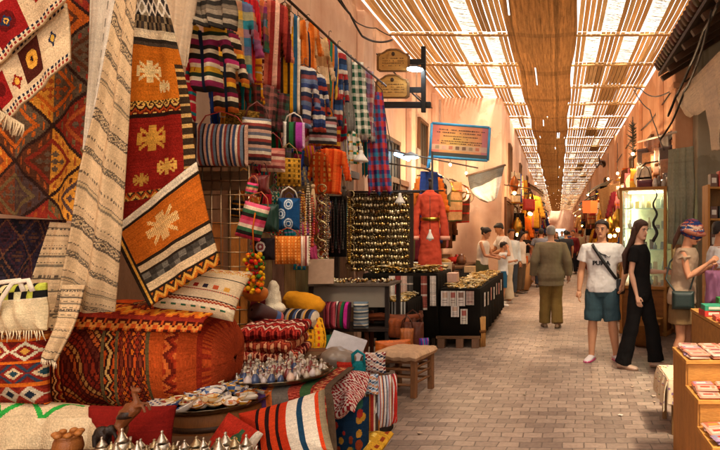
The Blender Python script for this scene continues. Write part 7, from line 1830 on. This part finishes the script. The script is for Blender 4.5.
# spiral horn hanging on the cabinet
m = MB(); P = [Vector((.03 * math.sin(k * .9), .02 * math.cos(k * .9), -k * .042)) for k in range(20)]
m.tube(P, [.009 + .0011 * k for k in range(20)], H('241a14'), 8); tag(m.build('twisted_horn', LEATHER, loc=at(655, 190, 9.3)), 'long dark twisted horn hanging in front of the glass cabinet', 'horn')
for k, (x, h) in enumerate(((655, .16), (659, .2), (663, .14), (668, .18))):
    m = MB(); m.lathe((0, 0, 0), [(.04, 0), (.045, h * .5), (.03, h * .8), (.02, h)], H(['c8c0b0', '6a5a4a', 'b8b0a0', '8a7a60'][k]), 12); p = at(x, 189, 9.75); p.z = h_ + .008; tag(m.build('jar', GLAZE, loc=p), ['pale jar at the left on top of the glass cabinet', 'tall brown jar on top of the glass cabinet', 'small pale jar on top of the glass cabinet', 'olive jar at the right on top of the glass cabinet'][k], 'jar')
# ---- open wooden shelf at the right edge
S0 = Vector((2.25, 7.9, 0))
t = thing('wooden_shelf', 'open wooden shelf with small boxes at the right edge behind the man in jeans', 'shelf', S0)
for s in (-1, 1): m = MB(); m.box((s * .3, 0, 1.12), (.03, .3, 2.24), H('b07838')); m.build('side_board', WOOD, t, smooth=False)
for k in range(6): m = MB(); m.box((0, 0, .15 + k * .41), (.57, .29, .025), H('b8823c')); m.build('shelf_board', WOODH, t, smooth=False)
m = MB(); m.box((0, .15, 1.12), (.6, .012, 2.2), H('7a5428')); m.build('back_board', WOOD, t, smooth=False)
for k in range(6):
    for i in range(5):
        hh = r.uniform(.12, .24); m = MB(); m.box((0, 0, hh / 2), (.09, .14, hh), H(r.choice(['d8ccc0', 'c84a3c', 'c8a890', '6a4a3a', 'd8a08a', '3a3a34']))); m.box((0, -.071, hh * .5), (.06, .004, hh * .4), H('d8d0c0'))
        tag(m.build('small_box', PAINT, loc=S0 + Vector((-.22 + i * .11, -.03, .164 + k * .41)), smooth=False, bevel=.003), 'small upright box in a row on the open wooden shelf', 'box', 'boxes on the open wooden shelf')

# ---- tiled eave, plaster pier and drapes
t = thing('tiled_eave', 'dark tiled eave sticking out over the street at the top right', 'eave', (2.2, 7.6, 4.3))
TILE = mat('old roof tiles', None, .8, var=.3, vscale=8, fine=.2, fscale=60, bump=.4)
L0 = 5.2; ys = np.arange(5.0, 9.75, .16)
m = MB()
for y in ys:
    c = tuple(q * random.uniform(.7, 1.3) for q in H('4c3626'))
    for s_ in range(3):
        a = Vector((-.62 + s_ * .42, y - 7.6, -.02 + s_ * .27)); b = a + Vector((.46, 0, .3)); m.tube([a, b], [.075, .06], c, 8)
m.build('tiles', TILE, t)
m = MB(); m.add([(-.58, -2.6, -.1), (.72, -2.6, .72), (.72, 2.1, .72), (-.58, 2.1, -.1), (-.58, -2.6, -.16), (.72, -2.6, .62), (.72, 2.1, .62), (-.58, 2.1, -.16)], [(0, 3, 2, 1), (4, 5, 6, 7), (0, 1, 5, 4), (2, 3, 7, 6), (0, 4, 7, 3), (1, 2, 6, 5)], H('3a281a')); m.build('boarding', WOOD, t, smooth=False)
for k in range(9): m = MB(); m.box((.02, -2.4 + k * .54, .12), (1.35, .08, .08), H('4a3220'), ry=-.563); m.build('rafter', WOODH, t, smooth=False)
pr = thing('plaster_pier', 'peach plaster pier at the near end of the right wall, under the tiled eave', 'pier', (2.05, 9.75, 0))
m = MB(); m.box((0, 0, 2.5), (.34, .28, 5.0), WHITE1); m.build('shaft', TERRA, pr, smooth=False, bevel=.02)
m = MB(); m.box((0, 0, 3.98), (.42, .36, .1), WHITE1); m.build('cap', TERRA, pr, smooth=False, bevel=.02)
C = yarn(fill(50, 40, 'e6d8c0'), .05)
def drape(label, rows, C, seed, fold=.06, kf=2.2, name='cloth_drape'):
    o0 = at(*rows[-1][:3]); q = [(a - o0, b - o0) for a, b in pp(*rows)]
    return tag(strip(q, C, fold, kf, .03, seed=seed).build(name, THIN, loc=o0, solid=.006), label, 'drape')
drape('pale cloth swag slung under the tiled eave at the right edge', [(676, 96, 9.5, 740, 30, 6.4), (682, 112, 9.3, 745, 66, 6.4), (690, 118, 9.0, 745, 92, 6.4)], C, 3, .12, 3.2)
drape('long pale cloth tail hanging from the swag at the right edge', [(704, 84, 7.9, 716, 72, 7.4), (708, 120, 7.8, 720, 118, 7.4), (713, 150, 7.8, 719, 150, 7.5)], C, 5, .03, 1.2)
drape('greyish plastic sheet hanging beside the lit glass cabinet', [(668, 150, 9.35, 694, 146, 9.1), (668, 195, 9.32, 695, 195, 9.1), (669, 244, 9.32, 694, 246, 9.1)], yarn(fill(30, 50, 'a8a890'), .05), 7, .04, 3, name='plastic_sheet')
for k, pts in enumerate(([(720, 0, 6.3), (704, 30, 7.2), (690, 66, 8.6), (676, 96, 9.4), (668, 116, 9.7)], [(712, 10, 6.6), (700, 56, 7.6), (684, 92, 9.0), (672, 122, 9.6), (660, 140, 9.9)], [(690, 78, 9.4), (660, 96, 10.6), (640, 88, 13.5), (634, 86, 15)], [(634, 90, 14.5), (650, 110, 12), (656, 128, 11), (664, 150, 10)])):
    cable(['thick dark cable running along the tiled eave down the pier', 'second dark cable hanging in a loose curve beside the eave cable', 'thin cable crossing the orange wall from the pier to the roof edge', 'cable drooping down the orange wall left of the pier'][k], pts, [.022, .018, .012, .012][k])

# ---- hides and things hung on the orange wall
def wallP(px, py, off=.06): 
    Y = (XR - off) * F / (px - CX); return at(px, py, Y)
def on_wall(rows, C, name, label, cat, m, off=.06, fold=.03, kf=2, seed=0, solid=.02, mask=None):
    q = [(wallP(a, b, off), wallP(c, d, off)) for a, b, c, d in rows]; o0 = q[-1][0].copy()
    return tag(strip([(a - o0, b - o0) for a, b in q], C, fold, kf, seed=seed, fdir=(-1, 0, 0), mask=mask).build(name, m, loc=o0, solid=solid), label, cat)
r = random.Random(21)
hid = [('dark brown leather hide', '4a2c1c', 650, 668), ('reddish brown leather hide', '6a3a22', 645, 660), ('black brown leather hide', '2c1c14', 660, 673)]
for k, (lab, c, xa, xb) in enumerate(hid):
    C = yarn(fill(30, 40, c), .25, k); u, v = UV(30, 40); mask = (np.abs(u - .5) < .42 + .08 * np.sin(v * 17 + k)) & (v < .94 - .08 * np.abs(np.sin(u * 9)))
    on_wall([(xa, 146 - k * 4, xb, 138 - k * 4), (xa - 1, 168, xb + 1, 164), (xa, 192 + k * 2, xb, 190 + k * 3)], C, 'leather_hide', lab + ' hung overlapping others on the orange wall', 'hide', LEATHER, .08 + .06 * k, .06, 2.5, k, mask=mask)
for k in range(24):
    x = r.uniform(642, 672); y = r.uniform(146, 184); p = wallP(x, y, .28); c = r.choice(['7a4a2c', '5a3420', '8a5c38', '3a2418']); m = MB()
    puff(.3, .34, .08, yarn(fill(12, 12, c), .1), M=Matrix.Rotation(-.9, 4, 'Z'), mb=m, rim=.6); o = m.build('leather_bag', LEATHER, loc=p); tag(o, 'small brown leather bag in the dense cluster hung over the hides', 'bag', 'leather bags over the hides')
m = MB(); m.tube([wallP(638, 142, .35) - wallP(638, 142, .35), wallP(676, 132, .35) - wallP(638, 142, .35)], .02, H('c8b8a0'), 6); tag(m.build('hanging_pole', WOODH, loc=wallP(638, 142, .35)), 'pale pole carrying the hides on the orange wall', 'pole')
on_wall([(636, 166, 644, 165), (636, 178, 645, 178), (637, 192, 644, 192)], hstr('d8d0c8', '2a2624', 'c8c0b8', n=2), 'hung_shirt', 'white and black shirt hung left of the hides', 'shirt', SOFT, .2, .04, 2, 5)
on_wall([(637, 200, 645, 198), (636, 212, 646, 212), (637, 226, 645, 226)], fill(16, 20, '1c6a84'), 'hung_shirt', 'teal blue shirt hung below the white and black one', 'shirt', SOFT, .3, .04, 2, 6)
p = wallP(633, 130, .15); m = MB()
for q in range(60):
    a = r.uniform(0, 6.28); z = r.uniform(-.9, .2); w = .16 * (1 - abs((z + .35) / .58) ** 2) + .03; m.tube([(0, 0, z), (w * math.cos(a), w * math.sin(a), z + .1)], [.016, .006], H(r.choice(['2c3420', '3a4428', '222a18'])), 4)
m.tube([(0, 0, -1.0), (0, 0, .2)], .025, H('3a2a1c'), 6); tag(m.build('dried_branch', LEATHER, loc=p), 'dark green bundle of dried twigs hung high on the orange wall', 'bundle')
p = wallP(605, 165, .1); m = MB()
for s in (-1, 1): m.tube([(0, 0, 0), (-.2, s * .5, .12), (-.3, s * 1.0, .0), (-.35, s * 1.2, .25)], [.06, .05, .04, .02], H('3a2a20'), 8)
m.ball((-.06, 0, .05), (.08, .16, .16), H('4a3224'), 10, 7); tag(m.build('curved_horns', LEATHER, loc=p), 'pair of big curved horns mounted on the orange wall', 'horns')
# lamp shade lantern, poles
t = thing('red_lantern', 'square red and orange lit lantern hanging over the right stalls', 'lantern', at(590, 213, 17))
m = MB(); m.rings([(0, .2, .2, 0, 0), (.34, .22, .22, 0, 0)], H('c83c14'), 4, p=2); m.build('lamp_shade', lamp_mat('red shade', (.75, .1, .02), .16), t, smooth=False); m = MB(); m.tube([(0, 0, .34), (0, 0, .9)], .012, H('241c18'), 5); m.build('cord', IRON, t)
# =================================================================== the stalls further down on both sides
r = random.Random(33)
KC = [('red', 'a8281c'), ('mustard', 'b8862c'), ('teal', '1c6a74'), ('brown', '5a3420'), ('cream', 'd0c0a4'), ('navy', '22305a'), ('orange', 'c8601c'), ('olive', '55502c'), ('rose', 'b86a6a'), ('black', '1c1816'), ('tan', 'a87c50'), ('wine', '5a1820')]
seen = {}
protoF = {}
def far_item(kind, cname, c):
    key = (kind, cname)
    if key in protoF:
        return copy_tree(protoF[key])
    c = H(c); mb = MB()
    if kind == 'scarf':
        C = yarn(bands(12, 24, [(3, 'solid', [dict(KC)[cname]]), (1, 'solid', [r.choice(KC)[1]]), (3, 'solid', [dict(KC)[cname]]), (.6, 'solid', [r.choice(KC)[1]])] * 2), .06); strip([(Vector((-.16, 0, 0)), Vector((.16, 0, 0))), (Vector((-.18, 0, -.45)), Vector((.18, 0, -.45))), (Vector((-.15, 0, -.9)), Vector((.17, 0, -.88)))], C, .03, 2, seed=len(protoF), mb=mb); o = mb.build('hung_scarf', SOFT, solid=.012)
    elif kind == 'robe':
        C = yarn(fill(30, 40, dict(KC)[cname]), .06); C[:, 14:16] = H(r.choice(KC)[1]); puff(.75, 1.05, .12, C, jacket_mask(30, 40, True, False, .03), fold=.02, mb=mb, rim=.5); o = mb.build('hung_robe', SOFT)
    elif kind == 'bag':
        o = bpy.data.objects.new('hung_bag', None); COL.objects.link(o); puff(.3, .32, .12, yarn(fill(14, 14, dict(KC)[cname]), .08), M=Matrix.Translation((0, 0, -.25)), mb=mb, rim=.6); mb.build('bag_body', LEATHER, o)
        m2 = MB(); m2.tube([(-.12, 0, -.26), (-.06, 0, -.06), (0, 0, 0), (.06, 0, -.06), (.12, 0, -.26)], .01, H('3a2418'), 5); m2.build('strap', LEATHER, o)
    elif kind == 'lantern':
        o = bpy.data.objects.new('brass_lantern', None); COL.objects.link(o)
        mb.lathe((0, 0, -.6), [(.03, 0), (.07, .03), (.13, .14), (.14, .22), (.1, .34), (.05, .42), (.02, .46)], c, 10); mb.build('lamp_shade', METAL, o)
        m2 = MB(); m2.tube([(0, 0, -.15), (0, 0, 0)], .008, H('3a2a18'), 5); m2.build('chain', IRON, o)
        m2 = MB(); m2.ball((0, 0, -.63), .05, (1, .7, .35), 8, 6); m2.build('bulb', WARM, o)
    elif kind == 'basket':
        mb.lathe((0, 0, -.35), [(.1, 0), (.16, .04), (.19, .2), (.2, .22), (.17, .2), (.14, .05)], c, 12); mb.tube([(-.17, 0, -.14), (-.1, 0, -.02), (0, 0, 0), (.1, 0, -.02), (.17, 0, -.14)], .012, c, 5); o = mb.build('hung_basket', WOOL)
    elif kind == 'plate':
        R = [[Vector((q * math.cos(2 * PI * k / 14), y, q * math.sin(2 * PI * k / 14) - .2)) for k in range(14)] for q, y in ((.02, 0), (.1, 0), (.18, -.03), (.19, -.028), (.1, .012), (.02, .012))]; mb.loft(R, [c, H('d0c0a4'), c, c, c]); o = mb.build('hung_plate', GLAZE)
    else:
        mb.lathe((0, 0, -.22), [(.26, 0), (.14, .03), (.12, .12), (.09, .17), (.02, .18)], c, 12); o = mb.build('straw_hat', WOOL)
    protoF[key] = o
    return o
WHAT = {'scarf': 'scarf', 'robe': 'robe', 'bag': 'leather bag', 'lantern': 'lantern', 'basket': 'basket', 'plate': 'plate', 'hat': 'hat'}
sides = {'left': ('corner house', 1), 'right': ('glass cabinet', -1)}
order = ['first', 'second', 'third', 'fourth', 'fifth', 'sixth', 'seventh', 'eighth', 'ninth', 'tenth']
def shop_door(side, s, place, xw, yc, y0, y1):
    # framed solid panel, its dark colour standing in for the shaded shop opening
    t = thing('shop_opening', 'framed shop doorway with painted-in shade behind the %s' % place, 'doorway', (xw, yc, 0)); m = MB(); m.box((s * .012, 0, 1.25), (.02, y1 - y0 - .5, 2.5), H('5e4230')); m.build('opening_shade_panel', WOOD, t, smooth=False)
    for e in (-1, 1): m = MB(); m.box((s * .03, e * (y1 - y0 - .42) / 2, 1.27), (.07, .1, 2.54), H('6a4428')); m.build('jamb', WOOD, t, smooth=False)
    m = MB(); m.box((s * .03, 0, 2.59), (.07, y1 - y0 - .32, .1), H('6a4428')); m.build('lintel', WOODH, t, smooth=False)
def far_stall(side, idx, xw, y0, y1, width=.75):
    s = 1 if side == 'left' else -1; place = '%s stall beyond the %s' % (order[idx], 'red dress' if side == 'left' else 'lit glass cabinet'); near = y0 < 24
    yc = (y0 + y1) / 2; xc = xw + s * (width / 2 + .03); h = r.uniform(.7, .9); tc = r.choice(KC)
    t = thing('stall_table', '%s clothed table of the %s' % (tc[0], place), 'table', (xc, yc, 0))
    m = MB(); m.box((0, 0, h - .02), (width, y1 - y0 - .3, .04), H('5a3c24')); m.build('table_top', WOODH, t, smooth=False)
    m = MB(); R = []
    for z, g in ((.04, .03), (h * .5, .02), (h - .045, .0)):
        R.append([((width / 2 + g + .015 * math.sin(k * 2.3)) * max(-1, min(1, 1.5 * math.cos(2 * PI * k / 28))), ((y1 - y0 - .3) / 2 + g + .015 * math.cos(k * 1.9)) * max(-1, min(1, 1.5 * math.sin(2 * PI * k / 28))), z) for k in range(28)])
    m.loft(R, H(tc[1])); m.build('skirt', CLOTH, t)
    for k in range(9 if near else 5):
        c = r.choice(KC); x, y = xc + r.uniform(-width * .36, width * .36), y0 + .3 + (y1 - y0 - .6) * (k + .5) / (9 if near else 5); q = r.random(); m = MB(); sc = r.uniform(.8, 1.3)
        if q < .35: m.lathe((0, 0, 0), [(.06 * sc, 0), (.1 * sc, .05), (.09 * sc, .13 * sc), (.05 * sc, .17 * sc), (.06 * sc, .2 * sc)], H(c[1]), 10); nm = 'jar'; mm = GLAZE
        elif q < .65: m.box((0, 0, .09 * sc), (.2 * sc, .24, .18 * sc), H(c[1])); m.box((-s * 0, -.121, .09 * sc), (.12, .004, .08), H('d0c0a4')); nm = 'carton'; mm = PAINT
        else: m.ball((0, 0, .08 * sc), (.15 * sc, .17, .08 * sc), H(c[1]), 10, 6); nm = 'cloth_heap'; mm = CLOTH
        tag(m.build(nm, mm, loc=(x, y, h + .002), smooth=(nm != 'carton')), '%s %s on the table of the %s' % (c[0], nm.replace('_', ' '), place), nm.split('_')[-1], 'goods on the table of the ' + place)
    zb = r.uniform(2.5, 2.9); xb = xw + s * (.55 + .2 * r.random())
    t = thing('hanging_bar', 'bar with hung goods over the %s' % place, 'bar', (xb, yc, zb)); m = MB(); m.tube([(0, -(y1 - y0) / 2 + .08, 0), (0, (y1 - y0) / 2 - .08, 0)], .02, H('4a3826'), 6); m.build('bar_pole', WOODH, t)
    for e in (-1, 1): m = MB(); m.tube([(0, e * ((y1 - y0) / 2 - .1), 0), (xw - xb, e * ((y1 - y0) / 2 - .1), .1)], .015, H('4a3826'), 6); m.build('bracket', IRON, t)
    n = 9 if near else 7
    for row, (xo, zo) in enumerate(((0, 0), (-s * .32, r.uniform(-.75, -.45)), (-s * .4, .55))[:2 if idx < 2 else 3]):
        for k in range(n - 2 * row):
            c = r.choice(KC); kd = r.choice(['scarf', 'scarf', 'robe', 'bag', 'bag', 'lantern', 'basket', 'plate', 'hat']) if row < 2 else r.choice(['plate', 'scarf', 'lantern', 'hat', 'robe'])
            if kd == 'lantern': c = r.choice([('brass', 'b8923c'), ('copper', 'a86a3c')])
            if kd in ('basket', 'hat'): c = r.choice([KC[10], KC[4], KC[1]])
            o = far_item(kd, *c); o.location = (xb + xo + r.uniform(-.05, .05), y0 + .15 + (y1 - y0 - .3) * (k + .5) / (n - 2 * row), zb + zo - .03); o.rotation_euler = (0, 0, r.uniform(-.5, .5) + (-s) * -.5)
            tag(o, '%s %s hung at the %s' % (c[0], WHAT[kd], place), WHAT[kd].split()[-1], 'goods hung at the ' + place)
    if idx >= 4 and idx % 2 == 0:
        c = r.choice([('grey', '8a8478'), ('cream', 'c8b898'), ('brown', '6a4a30'), ('faded blue', '5a6a7a')])
        o0 = Vector((xw, yc, 3.4)); q = [(Vector((0, -(y1 - y0) / 2, .25)), Vector((0, (y1 - y0) / 2, .25))), (Vector((s * .5, -(y1 - y0) / 2, .05)), Vector((s * .5, (y1 - y0) / 2, .08))), (Vector((s * .95, -(y1 - y0) / 2, -.25)), Vector((s * .9, (y1 - y0) / 2, -.2)))]
        tag(strip(q, yarn(bands(24, 16, [(1, 'solid', [c[1]]), (.4, 'solid', ['b0a48c'])] * 4, 'u'), .05), .04, 2, fdir=(0, 0, 1), seed=idx).build('cloth_awning', THIN, loc=o0, solid=.01), '%s cloth awning over the %s' % (c[0], place), 'awning')
    # a bulb
    if idx % 2 == 1 and idx > 1: return shop_door(side, s, place, xw, yc, y0, y1)
    p = Vector((xb + s * .15, yc + r.uniform(-.5, .5), zb + .25)); t = thing('bare_bulb', 'bare lit bulb hanging over the %s' % place, 'lamp', p)
    m = MB(); m.ball((0, 0, 0), .03, (1, .8, .5), 10, 7); m.build('bulb', WARM, t); m = MB(); m.tube([(0, 0, .05), (0, 0, .7)], .008, H('241c18'), 5); m.build('cord', IRON, t)
    pl = bpy.data.lights.new('bulb light', 'POINT'); pl.energy = 9; pl.color = (1, .66, .36); pl.shadow_soft_size = .06; po = bpy.data.objects.new('bulb light', pl); COL.objects.link(po); po.location = p - Vector((0, 0, .08))
    shop_door(side, s, place, xw, yc, y0, y1)
# left: between the dress and the corner house, then along the corner house
far_stall('left', 0, XL, 10.6, 13.0, .9)
far_stall('left', 1, XL, 13.1, 15.6, .9)
for k, (a, b) in enumerate(((16.6, 19), (19.3, 22), (22.3, 25.5), (25.8, 29.5))): far_stall('left', 2 + k, -1.5, a, b, .62)
for k, (a, b) in enumerate(((30.3, 35), (35.5, 41), (42, 50))): far_stall('left', 6 + k, -1.62, a, b, .6)
for k, (a, b) in enumerate(((10.6, 12.4), (12.7, 15), (15.3, 17.8), (18.1, 21.0))): far_stall('right', k, XR, a, b, .8)
for k, (a, b) in enumerate(((22.3, 25.5), (26, 30), (30.5, 35), (36, 42), (43, 50))): far_stall('right', 4 + k, XR - .08, a, b, .75)
# tan cloth and wicker on the right, nearer the street
C = yarn(fill(30, 40, 'a8845a'), .06)
hang('tan_sheet', 'large tan cloth hung out over the right stalls beside the red lantern', 'sheet', [(598, 190, 15.5, 620, 182, 14.5), (600, 205, 15.5, 619, 205, 14.5), (602, 218, 15.5, 616, 220, 14.5)], C, THIN, .05, 2, seed=3)
# a warm shop lamp cluster on the right and baskets on the floor
for k, (x, y, Y) in enumerate(((610, 222, 14.5), (618, 214, 13.6), (600, 226, 16.5))):
    o = far_item('lantern', 'brass', 'b8923c'); o.location = at(x, y - 12, Y); tag(o, ['brass lantern lit behind the man in the white tee', 'brass lantern lit just left of the teal blue shirt', 'brass lantern lit under the tan cloth'][k], 'lantern')
for k in range(7):
    m = MB(); c = KC[(k * 5 + 3) % 12]; m.lathe((0, 0, 0), [(.14, 0), (.2, .05), (.22, .3), (.23, .32), (.19, .3), (.16, .26), (.02, .3)], H(['8a5c30', 'a87840', '6a4424'][k % 3]), 14)
    tag(m.build('floor_basket', WOOL, loc=(1.25 + .14 * (k % 2), 8.6 + k * .62, 0)), '%s wicker basket on the paving along the right stalls' % ['brown', 'light brown', 'dark brown'][k % 3], 'basket', 'wicker baskets along the right stalls')
# shelves with hats and metalware behind the dress
t = thing('goods_shelf', 'open shelf of baskets and pots on the pink wall behind the red dress', 'shelf', (-2.86, 11.2, 0))
for z in (.5, 1.1, 1.7): m = MB(); m.box((0, 0, z), (.3, 1.1, .03), H('5a3a20')); m.build('shelf_board', WOODH, t, smooth=False)
for e in (-1, 1): m = MB(); m.box((0, e * .56, 1.05), (.3, .03, 2.1), H('5a3a20')); m.build('side_board', WOOD, t, smooth=False)
# more people in the crowd beyond
crowd = [(547, 48, .3, 1.74, False, 'c8bcb0', '3a3a40'), (562, 52, 3.0, 1.72, False, '8a4a3c', '2a2a30'), (555, 57, .1, 1.7, True, 'd0c4b8', '5a4a3c'), (565, 62, .2, 1.74, False, '5a6a7a', '3a342c'), (516, 21.5, .4, 1.66, True, 'c8b4a4', 'b8a890'), (536, 23.5, 2.9, 1.74, False, '3a3a40', '5a5040'), (549, 26, .2, 1.78, False, '8a8a84', '2c3038'), (530, 27.5, -.3, 1.7, True, 'd0c8c0', '3a2c28'), (566, 20.5, 3.3, 1.72, False, '2a2a2c', '4a4438'), (580, 27, 2.6, 1.76, False, 'a89070', '2a2a30'), (556, 38, .1, 1.75, False, '5a3a3a', '2a2a2c'), (551, 44, 3.0, 1.74, True, '9a9088', '3a3a44'), (569, 40, 3.2, 1.75, False, '2c3a5a', '3a342c'), (521, 16.2, 1.2, 1.66, True, 'd8cfc4', '5a4a3a'), (511, 15.4, .6, 1.72, False, 'c4ccd0', '3a4048'), (534, 20, .3, 1.68, True, 'c87a5a', '2c2a2c')]
words_ = ['stone', 'terracotta', 'bone white', 'slate', 'beige', 'charcoal', 'grey', 'white', 'black', 'tan', 'maroon', 'pale grey', 'navy', 'cream', 'pale blue', 'salmon']
for (px, Y, a, h, fem, c1, c2), wd_ in zip(crowd, words_):
    person('%s in a %s top in the distant crowd down the street' % ('woman' if fem else 'man', wd_), ground(px, Y), a, h, 'b07c58', 1.0, fem, fine=False, head=(0, .12, 0), top=dict(c=c1, sleeve=.7 if Y % 2 < 1 else 1.9, ease=.028, z0=.84), bottom=dict(kind='trousers', c=c2, ease=.024), hair=dict(c='1a1310', style='long' if fem else 'short', len=.25))
